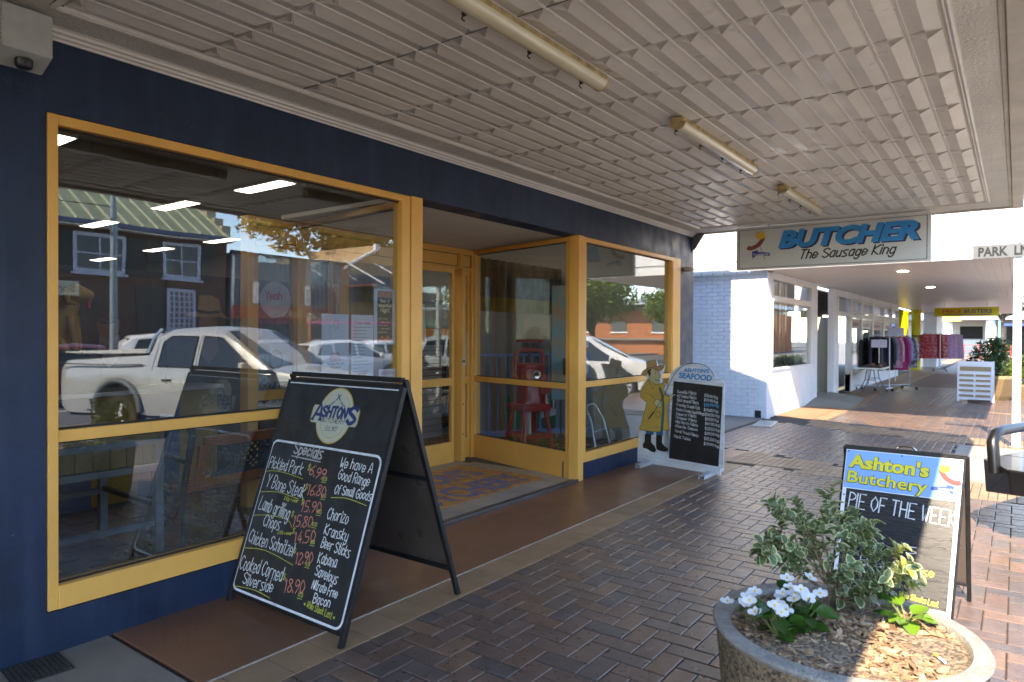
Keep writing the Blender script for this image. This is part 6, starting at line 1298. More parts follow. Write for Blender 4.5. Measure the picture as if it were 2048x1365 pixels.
for x in (-2.0, .3, 2.6, 4.9): m.bar((x - 1.0, .05, 5.6), (x + .6, 2.6, 3.9), .07)
m.build('awning_stay', white, GS); bold('sign_letters', 'HALL', pm('mute_letters', (.06, .07, .07), .6), GS, frame((0, 2.661, 0), (-1, 0, 0), (0, 0, 1)), -2.0, 3.6, .4, 1.7)
t_ = thing('street_name_sign', 'white LN blade on a red post across the street', 'street sign', (25.6, -17.0, 0)); MB().box(-.45, -.02, 3.1, .45, .02, 3.6).build('blade', white, t_); MB().box(-.04, -.04, -.1, .04, .04, 3.6).build('post', pm('post_red', (.45, .04, .04), .5), t_); bold('lettering', 'LN', blkp, t_, frame((0, .0215, 0), (-1, 0, 0), (0, 0, 1)), -.3, 3.2, .28, .55)
t_ = thing('bakery_sign', 'long red bakery fascia sign across the street', 'sign', (20.5, -20.4, 2.25)); MB().box(-3.4, -.06, 0, 2.0, .06, .62).build('board', pm('bakery_red', (.28, .045, .03), .5, .1), t_); m = MB(); text(m, 'Mervs Bakery', -1.8, .16, 3.4, .32, frame((0, .0615, 0), (-1, 0, 0), (0, 0, 1)), .001, .05); m.build('lettering', pm('sign_cream', (.5, .4, .25), .6), t_)
m = MB(); m.box(-3.4, -.05, -2.3, -3.3, .05, 0); m.box(1.9, -.05, -2.3, 2, .05, 0); m.build('post', trimb, t_)
t_ = thing('railing', 'long bright pink-red barrier rail across the street', 'railing', (24, -17.8, 0)); MB().box(-5, -.03, 2.05, 9, .03, 2.2).build('rail', pm('rail_pink', (.75, .06, .16), .4), t_)
for k in range(6): MB().box(-4.9 + k * 2.7, -.03, -.1, -4.82 + k * 2.7, .03, 2.05).build('post', MT['post_red'], t_)
for k, (x, y) in enumerate(((13.5, -17.3), (17.8, -17.4), (22.4, -17.2), (26.6, -17.3))): bush('shrub', ['low dark shrub across the street before the brick building', 'low dark shrub across the street at the join of brick and grey buildings', 'low dark shrub across the street before the grey shed', 'low dark shrub across the street before the gabled shop'][k], (x, y, -.02), 1.3, .6, .55, 1100, ('dusk', (.03, .045, .018)), .09, 60 + k, group='low shrubs across the street')
bush('gum_tree', 'tall pale-trunked gum tree rising behind the grey shed', (28.6, -29, 6.2), 5.6, 4.0, 2.1, 9000, ('gum', (.30, .24, .06)), .20, 31, 'tree', trunk=(5, .30, True, 5.6), clumps=22)
bush('gum_tree', 'smaller gum tree at the right behind the gabled shop', (38.5, -31, 4.8), 2.6, 2.4, 2.0, 2600, ('gum', (.30, .24, .06)), .18, 32, 'tree', trunk=(5, .2, True, 5.0))
# right-hand view: trees, orange brick block
bush('street_tree', 'large round green street tree beyond the white people mover', (37.0, -13.5, 1.9), 3.8, 3.2, 2.0, 9000, ('street', (.14, .21, .045)), .15, 41, 'tree', trunk=(4, .2, False, 2.1), clumps=26)
bush('street_tree', 'smaller green street tree nearer the orange brick block', (48.0, -12.6, 1.9), 3.1, 2.8, 1.9, 8000, ('street', (.14, .21, .045)), .13, 42, 'tree', trunk=(4, .14, False, 2.1), clumps=22)
bush('street_tree', 'tree at the near side of the street partly behind the window post', (31.5, -14.5, 1.6), 2.6, 2.2, 2.0, 5000, ('street', (.14, .21, .045)), .14, 43, 'tree', trunk=(4, .16, False, 1.8), clumps=18)
bush('street_tree', 'thin high tree far along the street', (66, -19, 5.5), 3.2, 3.0, 1.4, 2200, ('street', (.14, .21, .045)), .18, 44, 'tree', trunk=(4, .2, False, 5.7))
OB = thing('orange_brick_block', 'low orange brick block with a pale flat roof across the street', 'building', (58, -22, 0)); obk = pm('orange_brick', (.42, .15, .06), .8, .15, 2, .2, 20, world=True)
MB().box(0, -24, -.2, 24, 9, 3.9).build('wall', obk, OB); MB().box(-1.6, -25, 4.4, 25, 10, 4.9).build('roof', pm('roof_pale', (.42, .47, .52), .5, .05), OB); MB().box(.3, -23.8, 3.9, 23.5, 8.8, 4.4).build('clerestory', pm('clerestory_glass', (.05, .06, .07), .1), OB)
for k in range(6): MB().box(-.05, -14 + k * 4.2, 1.9, 0, -12.4 + k * 4.2, 2.9).build('window', MT['clerestory_glass'], OB); MB().box(-.1, -14.1 + k * 4.2, 1.78, 0, -12.3 + k * 4.2, 1.9).build('sill', white, OB)
MB().box(-.4, -24, 1.15, 0, 9, 1.30).build('ledge', concl, OB)
GA = thing('green_awning_stall', 'low green awning on posts across the street', 'awning', (35, -17, 0)); MB().box(-6, -1.5, 1.95, 1.0, 1.2, 2.5).build('canopy', pm('awning_green', (.03, .16, .10), .6), GA)
for x in (-5.9, .9): MB().box(x, 1.0, -.1, x + .1, 1.1, 1.95).build('post', white, GA)
# distant street closure so the far ends of the road meet buildings, not a bare horizon
for k, (x, y, w_, d_, h_, c_, lb) in enumerate(((-30, -30, 22, 14, 6, (.30, .26, .2), 'plain tan building far left across the street'), (100, -34, 26, 20, 6, (.35, .33, .3), 'plain grey building far along the street'), (112, 6, 20, 18, 6.5, (.42, .38, .34), 'pale building closing the far end of the street'))):
    t_ = thing('town_building', lb, 'building', (x, y, 0)); MB().box(-w_ / 2, -d_ / 2, -.2, w_ / 2, d_ / 2, h_).build('wall', pm('town_%d' % k, c_, .8, .1, .4, world=True), t_); MB().box(-w_ / 2 - .3, -d_ / 2 - .3, h_, w_ / 2 + .3, d_ / 2 + .3, h_ + .25).build('roof', pm('town_roof', (.3, .3, .3), .6), t_)
    for j in range(5): MB().box(-w_ / 2 + 1 + j * w_ / 5, d_ / 2, 1, -w_ / 2 + 3 + j * w_ / 5, d_ / 2 + .05, 2.6).build('window', MT['clerestory_glass'], t_)
# ================================================================== inside the shop
stl = pm('table_steel', (.20, .25, .31), .4, .15, 8, metal=.6)
t = thing('display_table', 'steel-framed table with timber plank edge just inside the left window', 'table', (1.5, 5.32, 0))
def leg(x, y): MB().box(x - .028, y - .028, .03, x + .028, y + .028, .84).build('leg', stl, t, bev=.002); MB().lathe([(.02, 0), (.02, .03)], 10, (x, y, 0)).build('castor', black, t)
for x in (-.9, .90):
    for y in (-.42, .46): leg(x, y)
m = MB(); m.bar((-.87, -.42, .24), (.87, -.42, .24), .04); m.build('stretcher', stl, t); m = MB(); m.bar((-.87, .46, .34), (.87, .46, .34), .04); m.build('stretcher', stl, t)
for x in (-.9, .9): m = MB(); m.bar((x, -.39, .36), (x, .43, .36), .035); m.build('stretcher', pm('dark_stretcher', (.03, .025, .02), .5), t)
m = MB(); m.box(-.93, -.455, .80, .93, -.40, .84); m.box(-.93, -.455, .615, .93, -.42, .66); m.build('apron_rail', stl, t)
pkw = pm('pale_plank', (.27, .20, .11), .7, .3, 6, .4, 30, stretch=(1, 1, .3))
for i in range(17):
    x = -.91 + i * .107; MB().box(x, -.41, .665, x + .102, -.385, .797).build('plank', pkw, t)
for i in range(8): MB().box(-.93, -.45 + i * .118, .842, .93, -.335 + i * .118, .875).build('top_plank', pkw, t)
t = thing('bench', 'timber garden bench with black cast-iron ends and lattice back inside the window', 'bench', (3.25, 4.78, 0), .02)
iron = pm('cast_iron', (.012, .014, .018), .45, .3, 12, .4, 40); bw = pm('bench_wood', (.25, .075, .02), .4, .2, 5, .1, 30, stretch=(.2, 1, 1))
for x in (-.72, .72):
    m = MB(); m.tube([(x, .06, 0), (x, .02, .2), (x, .04, .42), (x, -.02, .62), (x, -.09, .86), (x, -.06, .90)], [.022, .02, .026, .022, .026, .03], 8); m.tube([(x, .46, 0), (x, .42, .2), (x, .44, .36), (x, .38, .44)], .022, 8); m.tube([(x, .02, .42), (x, .2, .40), (x, .42, .42)], .02, 8)
    m.tube([(x, -.0, .66), (x, .2, .68), (x, .42, .66), (x, .47, .58), (x, .42, .44)], .02, 8); m.tube([(x, .1, .44), (x, .14, .54), (x, .2, .56), (x, .24, .5), (x, .2, .45)], .012, 6); m.tube([(x, .05, .38), (x, .18, .2), (x, .38, .3)], .014, 6); m.build('iron_end', iron, t, smooth=True)
for i in range(4): MB().box(-.70, .06 + i * .10, .42, .70, .135 + i * .10, .445).build('seat_slat', bw, t, bev=.004)
def yz(b): return -.012 - (b - .45) * .18
for z0, z1 in ((.50, .56), (.80, .87)): m = MB(); m.prism([(-.70, z0), (.70, z0), (.70, z1), (-.70, z1)], (0, yz(z0) + .04, 0), (1, 0, 0), Vector((0, -.18, 1)).normalized(), .03); m.build('back_rail', bw, t)
for x in (-.70, .64): m = MB(); m.prism([(x, .56), (x + .06, .56), (x + .06, .80), (x, .80)], (0, yz(.5) + .04, 0), (1, 0, 0), Vector((0, -.18, 1)).normalized(), .03); m.build('back_stile', bw, t)
fr = frame((0, yz(.5) + .0, 0), (1, 0, 0), (0, -.18, 1)); m = MB(); blat = pm('lattice_blue_iron', (.012, .03, .045), .45, .3, 12, .3, 50)
for i in range(-6, 24):
    a = -.62 + i * .052
    for s_ in (1, -1):
        p = [(a, .57), (a + .24 * s_, .81)] if s_ > 0 else [(a + .0, .81 - .0), (a + .24, .57)]
        x0, x1 = p[0][0], p[1][0]
        if min(x0, x1) < -.60 or max(x0, x1) > .60: continue
        ribbon(m, p, .018, fr, .002 if s_ > 0 else .008)
ribbon(m, [(-.6, .575), (.6, .575), (.6, .80), (-.6, .80), (-.6, .575)], .03, fr, .014)
for k in range(3): ribbon(m, smooth(ell(-.36 + k * .36, .69, .09, .07, 10) + [(-.27 + k * .36, .69)]), .02, fr, .016)
m.build('lattice_panel', blat, t)
t = thing('striped_counter', 'counter front with broad yellow and blue stripes behind the table', 'counter', (2.0, 6.4, 0), .12)
yst = pm('stripe_yellow', (.30, .19, .02), .5, .1); bst = pm('stripe_blue', (.015, .06, .20), .5, .1)
for i in range(8): MB().box(-1.5 + i * .42, 0, .05, -1.082 + i * .42, .05, 1.02).build('stripe_panel', yst if i % 2 else bst, t)
MB().box(-1.5, .05, .05, 1.86, .7, 1.0).build('carcass', white, t); MB().box(-1.55, -.06, 1.02, 1.9, .75, 1.06).build('worktop', steel, t, bev=.004); MB().box(-1.48, .03, 0, 1.84, .7, .05).build('kick', dark, t)
t = thing('display_riser', 'tall dark plinth on the striped counter under the golden dog', 'plinth', (2.44, 6.62, 1.062)); MB().box(-.2, -.17, 0, .24, .17, .33).build('box', dark, t, bev=.004)
t = thing('dog_statue', 'golden sitting dog statue with pink tongue on a plinth inside the left window', 'statue', (2.44, 6.60, 1.394), -.6)
gd = pm('dog_gold', (.42, .26, .06), .45, .12, 6)
m = MB(); m.tube([(-.10, 0, .10), (-.07, 0, .22), (.0, 0, .36), (.05, 0, .47)], [.13, .12, .095, .07], 14); m.tube([(.03, 0, .50), (.09, 0, .53), (.19, 0, .50), (.21, 0, .49)], [.075, .085, .05, .03], 12); m.build('body', gd, t, smooth=True)
for s_ in (-1, 1):
    m = MB(); m.tube([(.05, s_ * .06, .33), (.08, s_ * .065, .15), (.09, s_ * .065, .02), (.13, s_ * .065, .015)], [.04, .03, .028, .025], 10); m.build('front_leg', gd, t, smooth=True); m = MB(); m.tube([(-.10, s_ * .11, .12), (0, s_ * .13, .08), (.04, s_ * .12, .02)], [.09, .06, .03], 10); m.build('hind_leg', gd, t, smooth=True)
    m = MB(); m.tube([(.04, s_ * .07, .56), (.03, s_ * .10, .50), (.05, s_ * .10, .44)], [.02, .03, .015], 8); m.build('ear', gd, t, smooth=True)
m = MB(); m.box(.16, -.022, .40, .19, .022, .47); m.build('tongue', pm('tongue_pink', (.6, .08, .2), .5), t, bev=.008); m = MB(); m.lathe([(.075, -.01), (.08, 0), (.075, .01)], 16, (.03, 0, .43), cap=False); m.build('collar', black, t)
# wall photographs: a man in a wide hat, a man in glasses
WP = [('wall_photo', 'dark framed photograph of a man in a pale brimmed hat on the shop wall', 3.93, 6.98, 1.37), ('wall_photo', 'dark framed photograph of a man in glasses on the shop wall beside the other', 2.93, 6.98, 1.36)]
pb = pm('photo_dark', (.022, .016, .014), .4, .3, 3); sk = pm('photo_skin', (.16, .08, .05), .6, .15, 10); ht = pm('photo_hat', (.30, .20, .11), .6, .12, 12); jkt = pm('photo_jacket', (.03, .028, .03), .6, .2, 8); shr = pm('photo_shirt', (.16, .12, .13), .6, .1)
for i, (nm, lb, x, y, z) in enumerate(WP):
    t = thing(nm, lb, 'picture', (x, y, z)); MB().box(-.42, 0, -.45, .42, .04, .8).build('backing', pb, t); fq = frame((0, -.001, 0), (1, 0, 0), (0, 0, 1)); m = MB()
    fill(m, [(-.40, -.4), (.38, -.4), (.34, .06), (.14, .16), (-.10, .16), (-.34, .05)], fq, .001); m.build('jacket', jkt, t); m = MB(); fill(m, [(-.08, .0), (.03, -.12), (.14, .02), (.12, .20), (-.06, .20)], fq, .002); m.build('shirt', shr, t)
    m = MB(); fill(m, ell(.02, .30, .105, .145, 20), fq, .003); m.build('face', sk, t)
    m = MB()
    if i == 0: fill(m, [(-.24, .40), (-.12, .385), (.02, .38), (.16, .39), (.27, .36), (.17, .44), (.14, .58), (.05, .62), (-.08, .61), (-.10, .45)], fq, .004); m.build('hat', ht, t); m = MB(); ribbon(m, [(-.10, .445), (.02, .43), (.15, .445)], .03, fq, .005); m.build('hat_band', pb, t)
    else: fill(m, ell(.0, .39, .12, .09, 16), fq, .004); m.build('hair', pb, t); m = MB(); ribbon(m, ell(-.03, .32, .04, .028, 10) + [(.01, .32)], .006, fq, .0052); ribbon(m, ell(.07, .32, .04, .028, 10) + [(.11, .32)], .006, fq, .0052); m.build('glasses', pm('photo_glasses', (.12, .12, .13), .5), t)
wallp = struct(MB().box(.5, 7.03, 0, 5.0, 7.1, 2.2).build('display_partition', pm('partition_dark', (.035, .028, .026), .5, .3, 2, world=True)))
# slatwall unit behind the doors
t = thing('slatwall_stand', 'grey slatwall display stand just behind the glass door', 'shelf', (6.75, 6.65, 0), .0)
sg = pm('slat_grey', (.34, .34, .36), .5, .05)
for i in range(15): MB().box(-.45, 0, .12 + i * .088, .55, .03, .198 + i * .088).build('slat', sg, t, bev=.003)
MB().box(-.45, .03, .1, .55, .05, 1.46).build('back_board', dark, t); MB().box(-.49, -.02, 0, -.452, .07, 1.48).build('end_panel', sg, t); m = MB(); m.prism([(-.25, 1.46), (.2, 1.46), (.16, 2.0), (-.02, 2.0)], (0, 0, 0), (1, 0, 0), (0, 0, 1), .02); m.build('paper_sheet', white, t)
# red cast-iron sausage filler
t = thing('sausage_press', 'antique red cast-iron sausage filler on splayed legs behind the recess glass', 'machine', (7.52, 5.27, 0), R(-25))
rd = pm('press_red', (.34, .015, .013), .3, .15, 5, .2, 30, coat=.4)
for a in range(4):
    x, y = (.20 if a in (0, 1) else -.20), (.20 if a in (0, 3) else -.20)
    m = MB(); m.bar((x * .78, y * .78, .60), (x * 1.2, y * 1.2, .0), .075, .045); m.build('leg', rd, t, bev=.008)
m = MB(); m.box(-.215, -.215, .57, .215, .215, .66); m.box(-.225, -.225, .60, .225, .225, .63); m.build('top_ring', rd, t, bev=.01)
for s_ in (-1, 1):
    m = MB(); m.bar((-.22, s_ * .22, .24), (.22, s_ * .22, .24), .04); m.build('leg_brace', rd, t); m = MB(); m.bar((s_ * .22, -.22, .24), (s_ * .22, .22, .24), .04); m.build('leg_brace', rd, t)
MB().lathe([(.17, .66), (.175, .70), (.165, .72), (.165, 1.13), (.185, 1.14), (.185, 1.18), (.15, 1.20), (.0001, 1.21)], 36).build('cylinder', rd, t, smooth=40)
MB().lathe([(.03, .25), (.03, .60)], 14).build('ram_pipe', pm('old_cream_pipe', (.5, .47, .38), .5), t, smooth=True)
m = MB(); m.tube([(-.21, 0, 1.0), (-.21, 0, 1.28), (-.19, 0, 1.35), (-.12, 0, 1.38), (.12, 0, 1.38), (.19, 0, 1.35), (.21, 0, 1.28), (.21, 0, 1.0)], .028, 10); m.build('yoke', rd, t, smooth=True)
m = MB(); m.tube([(0, 0, 1.2), (0, 0, 1.50)], .02, 10); m.build('screw', black, t); m = MB(); m.tube([(-.20, .0, 1.50), (.20, 0, 1.50)], .018, 8); m.build('handle', rd, t, smooth=True)
for s_ in (-1, 1): MB().lathe([(.045, .92), (.05, .94), (.05, 1.02), (.03, 1.05)], 12, (s_ * .215, 0, 0)).build('yoke_boss', rd, t, smooth=True)
m = MB(); m.lathe([(.03, -.20), (.055, -.205), (.055, -.18), (.03, -.175)], 18, (0, .0, 1.06), axis='y', cap=False); m.build('valve_ring', chromem, t, smooth=True); m = MB(); m.tube([(0, -.17, 1.06), (0, -.23, 1.06)], .014, 8); m.build('valve_stem', black, t)
m = MB(); m.box(.17, -.05, .78, .32, .08, .90); m.tube([(.25, .0, .78), (.25, -.0, .62), (.27, 0, .5)], [.04, .03, .025], 10); m.build('outlet', rd, t, bev=.006); m = MB(); m.tube([(.25, -.03, .78), (.24, -.04, .60), (.28, -.04, .56), (.36, -.04, .58), (.37, -.03, .74), (.30, 0, .82)], .012, 8); m.tube([(.27, 0, .72), (.26, 0, .60), (.24, 0, .52)], .028, 10); m.build('cream_nozzle', MT['old_cream_pipe'], t, smooth=True)
t = thing('blue_railing', 'pale blue slatted metal railing standing behind the red filler', 'railing', (8.0, 5.55, 0), R(-32)); bl_ = pm('rail_blue', (.10, .20, .42), .45)
for z_ in (.16, .20, 1.28): MB().box(-.95, -.015, z_, .95, .015, z_ + .035).build('rail', bl_, t)
for i in range(15): MB().box(-.93 + i * .13, -.011, .1, -.905 + i * .13, .011, 1.3).build('bar', bl_, t)
# fridge, wall cabinets, oval chair back, stand, shopping trolley, green tub, curtain pelmet
t = thing('drinks_fridge', 'tall dark glass-door fridge in the corner behind the recess glass', 'fridge', (7.75, 7.3, 0), -.1); MB().box(-.4, 0, 0, .5, .7, 2.1).build('cabinet', pm('fridge_grey', (.20, .20, .21), .4), t, bev=.01); MB().box(-.34, -.03, .12, .44, -.002, 1.68).build('door', carglass, t, bev=.005); MB().box(-.38, -.02, 1.72, .48, -.002, 2.05).build('sign_panel', pm('fridge_header', (.30, .30, .31), .4), t); MB().box(.30, -.06, .9, .33, -.03, 1.4).build('handle', steel, t)
t = thing('wall_panelling', 'pale grey wall panels at the back of the corner display', 'wall panel', (8.55, 6.6, 0))
for i in range(3): MB().box(-.6 + i * .55, 0, 0, -.06 + i * .55, .03, 2.2).build('panel', pm('panel_pale', (.30, .31, .34), .5, .05), t, bev=.004)
t = thing('oval_mirror', 'dark oval standing mirror behind the red filler', 'mirror', (8.35, 5.75, .0), R(-40)); m = MB(); m.prism(ell(0, 1.12, .24, .58, 32), (0, 0, 0), (1, 0, 0), (0, 0, 1), .03); m.build('glass', pm('mirror_dark', (.02, .018, .018), .25), t); m = MB(); m.tube([(a, -.01, b) for a, b in ell(0, 1.12, .245, .585, 32)], .015, 6, closed=True); m.build('frame', pm('frame_grey', (.07, .07, .07), .5), t); m = MB(); m.tube([(-.25, 0, 0), (0, 0, .5), (.25, 0, 0)], .02, 6); m.build('stand', black, t)
t = thing('speaker_stand', 'black pole stand with a round foot near the corner post', 'stand', (7.72, 4.72, 0)); MB().lathe([(.0001, .03), (.17, .02), (.18, 0)], 20).build('foot', black, t); MB().lathe([(.018, .02), (.018, 1.08)], 10).build('pole', black, t); MB().box(-.12, -.1, 1.05, .14, .08, 1.28).build('box_head', black, t, bev=.01)
t = thing('green_tub', 'bright green box with white lettering low inside the end window', 'box', (8.9, 6.1, 0), .1); MB().box(-.5, -.2, 0, .45, .3, .62).build('tub', pm('tub_green', (.01, .16, .04), .5), t, bev=.01); MB().box(-.2, -.203, .3, .3, -.2, .4).build('label_strip', white, t)
t = thing('walking_frame', 'grey tubular walking frame with small wheels inside the end window', 'walker', (7.55, 4.35, 0), R(10))
for s_ in (-1, 1): m = MB(); m.tube([(s_ * .28, -.20, .06), (s_ * .22, -.1, .5), (s_ * .18, -.02, .66), (s_ * .1, 0, .70), (0, 0, .70)], .014, 8); m.tube([(s_ * .28, .22, .06), (s_ * .2, .06, .64)], .014, 8); m.build('tube_frame', steel, t, smooth=True); MB().lathe([(.02, -.015), (.06, -.015), (.06, .015), (.02, .015)], 14, (s_ * .28, -.2, .06), axis='y').build('wheel', tyre, t)
m = MB(); m.tube([(-.24, -.12, .38), (.24, -.12, .38)], .012, 6); m.build('cross_bar', steel, t)
t = thing('pelmet_curtain', 'short gathered curtain with a mustard border along the top of the corner display', 'curtain', (7.85, 5.85, 2.62)); m = MB(); n_ = 90; pts = []
for i in range(n_ + 1): x = -1.0 + 2.3 * i / n_; pts.append((x, .05 * math.sin(i * .9) + .02 * math.sin(i * 2.3)))
for z0, z1, mi in ((0, -.52, 0), (-.52, -.72, 1)):
    m.add([(x, y, z0) for x, y in pts] + [(x, y * 1.15, z1) for x, y in pts], [(i, i + 1, n_ + 2 + i, n_ + 1 + i) for i in range(n_)], mi)
m.build('drape', [pm('curtain_taupe', (.10, .085, .07), .9, .3, 8), pm('curtain_mustard', (.22, .15, .035), .9, .2, 8)], t, smooth=True)
t = thing('banner_poster', 'tall printed banner of food standing by the post inside the end window', 'banner', (7.86, 4.98, .7), R(-50)); MB().box(-.13, 0, 0, .13, .02, 1.55).build('sheet', pm('banner_print', (.10, .30, .38), .5, .3, 3, col2=(.40, .22, .10), c2=(.4, .6)), t); m = MB(); m.tube([(0, .02, -.7), (0, .02, 0)], .012, 6); m.build('pole', black, t)
# ================================================================== notices on the glass
yg = GZ + .008
def notice(nm, lb, x0, z1, x1, z0, mat=None, prints=(), cat='notice', rows=0, y=yg):
    c = thing(nm, lb, cat, (x0, y, z0)); w_, h_ = x1 - x0, z1 - z0; MB().box(0, 0, 0, w_, .0012, h_).build('sheet', mat or pm('paper', (.46, .49, .60), .6, .04, 3), c); fq = frame((0, -.0002, 0), (1, 0, 0), (0, 0, 1))
    for s_, a, b_, wd, hh, mt in prints: m = MB(); text(m, s_, a * w_, b_ * h_, wd * w_, hh * h_, fq, .0003, hh * h_ * .13); m.build('print', mt, c)
    if rows:
        m = MB(); rr_ = random.Random(len(lb))
        for k in range(rows): b0 = .82 - k * .68 / rows; a1 = rr_.uniform(.45, .9); m.box(w_ * .08, -.0006, h_ * b0, w_ * a1, -.0003, h_ * b0 + .0035)
        m.build('print_lines', pm('print_grey', (.12, .12, .14), .6), c)
    return c, fq, w_, h_
mgt = pm('print_magenta', (.5, .03, .12), .6); tq = pm('print_teal', (.03, .25, .4), .6)
c, fq, w_, h_ = notice('notice', 'white market notice with small centred print, left of the upper pair', 3.00, 1.72, 3.235, 1.20, prints=[('ANNIVERSARY', .28, .40, .42, .03, mgt), ('CELEBRATION', .28, .36, .42, .03, mgt), ('Sunday 8am 1pm', .20, .315, .62, .03, blkp), ('Museum', .34, .27, .36, .03, blkp), ('open day', .38, .46, .26, .03, mgt)])
m = MB(); m.tube([fq(a, b, .001) for a, b in ell(w_ * .52, h_ * .86, .022, .03, 12)], .0015, 4, closed=True); m.build('emblem', mgt, c)
notice('notice', 'white Position Available notice, right of the upper pair', 3.26, 1.72, 3.47, 1.21, prints=[('Position Available', .18, .87, .66, .03, blkp), ('MOORE', .28, .12, .44, .05, mgt)], rows=14)
c, fq, w_, h_ = notice('poster', 'dark colourful Smoked Meats Night poster in a white sleeve, top right of the notices', 3.475, 1.92, 3.69, 1.50, mat=pm('sleeve_blue', (.40, .47, .62), .4, .05), cat='poster')
MB().box(w_ * .15, -.0012, h_ * .03, w_ * .85, -.0004, h_ * .97).build('dark_print', pm('poster_dark', (.04, .05, .035), .6, .4, 30, col2=(.30, .09, .03), c2=(.5, .75)), c)
m = MB(); text(m, 'Beer &', .28 * w_, .76 * h_, .42 * w_, .055 * h_, fq, .0016, .0035); text(m, 'Smoked Meats', .17 * w_, .68 * h_, .66 * w_, .06 * h_, fq, .0016, .0035); text(m, 'Night', .30 * w_, .59 * h_, .42 * w_, .075 * h_, fq, .0016, .0045, curve=True)
for k in range(5): text(m, 'saturday', (.2 + .1 * (k % 2)) * w_, (.46 - k * .06) * h_, .4 * w_, .018 * h_, fq, .0016, .0015)
m.build('print', pm('print_cream', (.6, .55, .45), .6), c)
m = MB()
for k in range(5): fill(m, ell((.22 + k * .14) * w_, (.08 + .04 * (k % 2)) * h_, .016, .016, 10), fq, .0018)
m.build('print_flowers', pm('print_orange', (.5, .12, .02), .6), c)
m = MB(); fill(m, [(.15 * w_, .85 * h_), (.85 * w_, .85 * h_), (.85 * w_, .97 * h_), (.15 * w_, .97 * h_)], fq, .0014); m.build('print_header', pm('print_rust', (.35, .13, .05), .6, .3, 40), c)
notice('notice', 'pale notice scattered with confetti dots, lower left behind the A-board', 3.03, 1.275, 3.255, .98, mat=pm('paper_cream', (.48, .47, .50), .6, .05, 3), prints=[('Combined Scout', .10, .68, .78, .06, pm('print_navy', (.03, .05, .2), .6)), ('SAUSAGE SIZZLE', .22, .54, .58, .045, blkp)], rows=5)
c, fq, w_, h_ = notice('notice', 'pale blue Spring Special notice with a yellow balloon, lower right', 3.26, 1.27, 3.48, .98, mat=pm('paper_blue', (.36, .43, .60), .6, .05, 3), prints=[('SPRING', .36, .62, .34, .08, pm('print_gold', (.45, .25, .05), .6)), ('SPECIAL', .36, .50, .32, .07, MT['print_gold']), ('from the butcher', .25, .36, .5, .035, blkp)])
m = MB(); fill(m, ell(w_ * .7, h_ * .78, .016, .02, 12), fq, .0012); fill(m, ell(w_ * .3, h_ * .46, .012, .016, 12), fq, .0012); m.build('balloon', crownp, c)
c, fq, w_, h_ = notice('warning_sign', 'white WARNING sticker with a guard dog shield at the bottom right of the glass', 3.525, 1.315, 3.695, 1.02, mat=pm('sticker_white', (.60, .56, .62), .5, .03), cat='sticker', prints=[('WARNING', .10, .86, .80, .08, pm('warn_red', (.45, .03, .12), .5))])
m = MB(); ribbon(m, [(w_ * .14, h_ * .62), (w_ * .5, h_ * .76), (w_ * .86, h_ * .62), (w_ * .80, h_ * .30), (w_ * .5, h_ * .1), (w_ * .2, h_ * .30), (w_ * .14, h_ * .62)], .008, fq, .001); m.build('shield', MT['warn_red'], c)
m = MB(); fill(m, [(w_ * .36, h_ * .20), (w_ * .62, h_ * .22), (w_ * .70, h_ * .40), (w_ * .60, h_ * .44), (w_ * .56, h_ * .60), (w_ * .50, h_ * .50), (w_ * .42, h_ * .58), (w_ * .40, h_ * .40)], fq, .001); m.build('dog_head', blkp, c)
notice('notice', 'small blue arrow sticker beside the upper notices', 3.50, 1.37, 3.58, 1.31, mat=pm('sticker_blue', (.03, .14, .42), .5), cat='sticker', y=GZ + .3)
notice('notice', 'small teal leaflet below the blue arrow sticker', 3.49, 1.26, 3.55, 1.12, mat=pm('leaflet_teal', (.10, .30, .34), .5), cat='leaflet', y=GZ + .25)
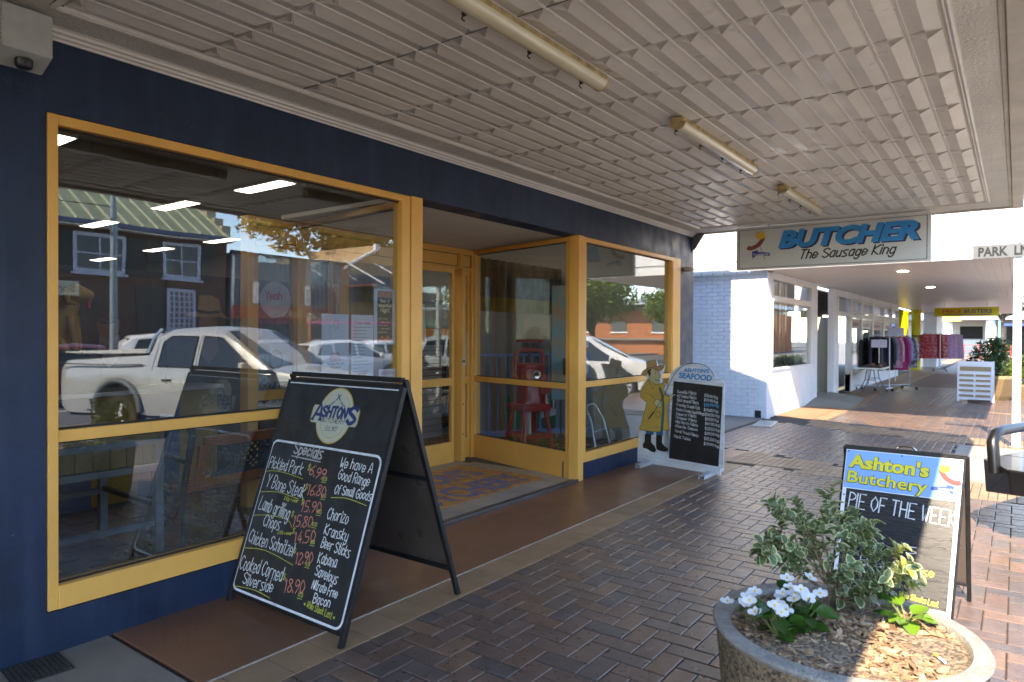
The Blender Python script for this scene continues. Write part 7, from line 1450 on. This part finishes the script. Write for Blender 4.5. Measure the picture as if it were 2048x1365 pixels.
c = thing('round_sticker', 'round white and pink Yeah sticker on the inner sidelight', 'sticker', (3.86, IY - .004, 1.90)); m = MB(); m.prism(ell(0, 0, .17, .17, 32), (0, 0, 0), (1, 0, 0), (0, 0, 1), .001); m.build('disc', pm('sticker_lilac', (.42, .40, .50), .5), c); m = MB(); text(m, 'Yeah!', -.11, .0, .22, .08, frame((0, -.0013, 0), (1, 0, 0), (0, 0, 1)), .0004, .011); m.build('print', mgt, c)
c = thing('hours_notice', 'white opening-hours sheet on the narrow sidelight', 'notice', (6.535, IY - .004, 1.19)); MB().box(0, 0, 0, .12, .001, .42).build('sheet', pm('hours_paper', (.40, .43, .50), .6), c); m = MB()
for k in range(3): ribbon(m, ell(.06, .10 + k * .09, .018, .022, 10) + [(.078, .10 + k * .09)], .003, frame((0, -.0003, 0), (1, 0, 0), (0, 0, 1)), .0004)
for k in range(5): m.box(.015, -.0006, .38 - k * .016, .10, -.0003, .384 - k * .016)
m.build('print', pm('print_mid', (.06, .06, .07), .6), c)
c = thing('notice', 'red and white notice at the left edge of the end window', 'notice', (6.49, yg, 1.42)); MB().box(0, 0, 0, .15, .001, .20).build('sheet', pm('paper', (.46, .49, .60)), c); MB().box(0, -.0006, .17, .15, -.0002, .2).build('red_bar', pm('bar_red', (.5, .04, .05), .5), c); MB().box(0, -.0006, 0, .15, -.0002, .025).build('red_bar', MT['bar_red'], c); m = MB()
for k in range(6): m.box(.01, -.0006, .15 - k * .02, .14, -.0003, .154 - k * .02)
m.build('print', MT['print_grey'], c)
c = thing('round_sticker', 'round pale blue sticker low on the end window pane', 'sticker', (6.56, yg, 1.24)); m = MB(); m.prism(ell(0, 0, .09, .11, 28), (0, 0, 0), (1, 0, 0), (0, 0, 1), .001); m.build('disc', pm('sticker_pale_blue', (.34, .38, .55), .5, .1, 20), c)
c = thing('shop_poster', 'black and white script poster on the inner sidelight below the round sticker', 'poster', (3.68, IY + .02, .86)); MB().box(0, 0, 0, .40, .002, .62).build('sheet', pm('poster_grey', (.30, .32, .36), .5, .05), c); m = MB(); fq = frame((0, -.0003, 0), (1, 0, 0), (0, 0, 1)); text(m, 'Gourmet', .03, .20, .34, .09, fq, .0004, .012, slant=.2); text(m, 'Granny', .05, .07, .28, .08, fq, .0004, .012, slant=.2); ribbon(m, ell(.2, .47, .07, .09, 14) + [(.27, .47)], .012, fq, .0004); m.build('print', blkp, c)
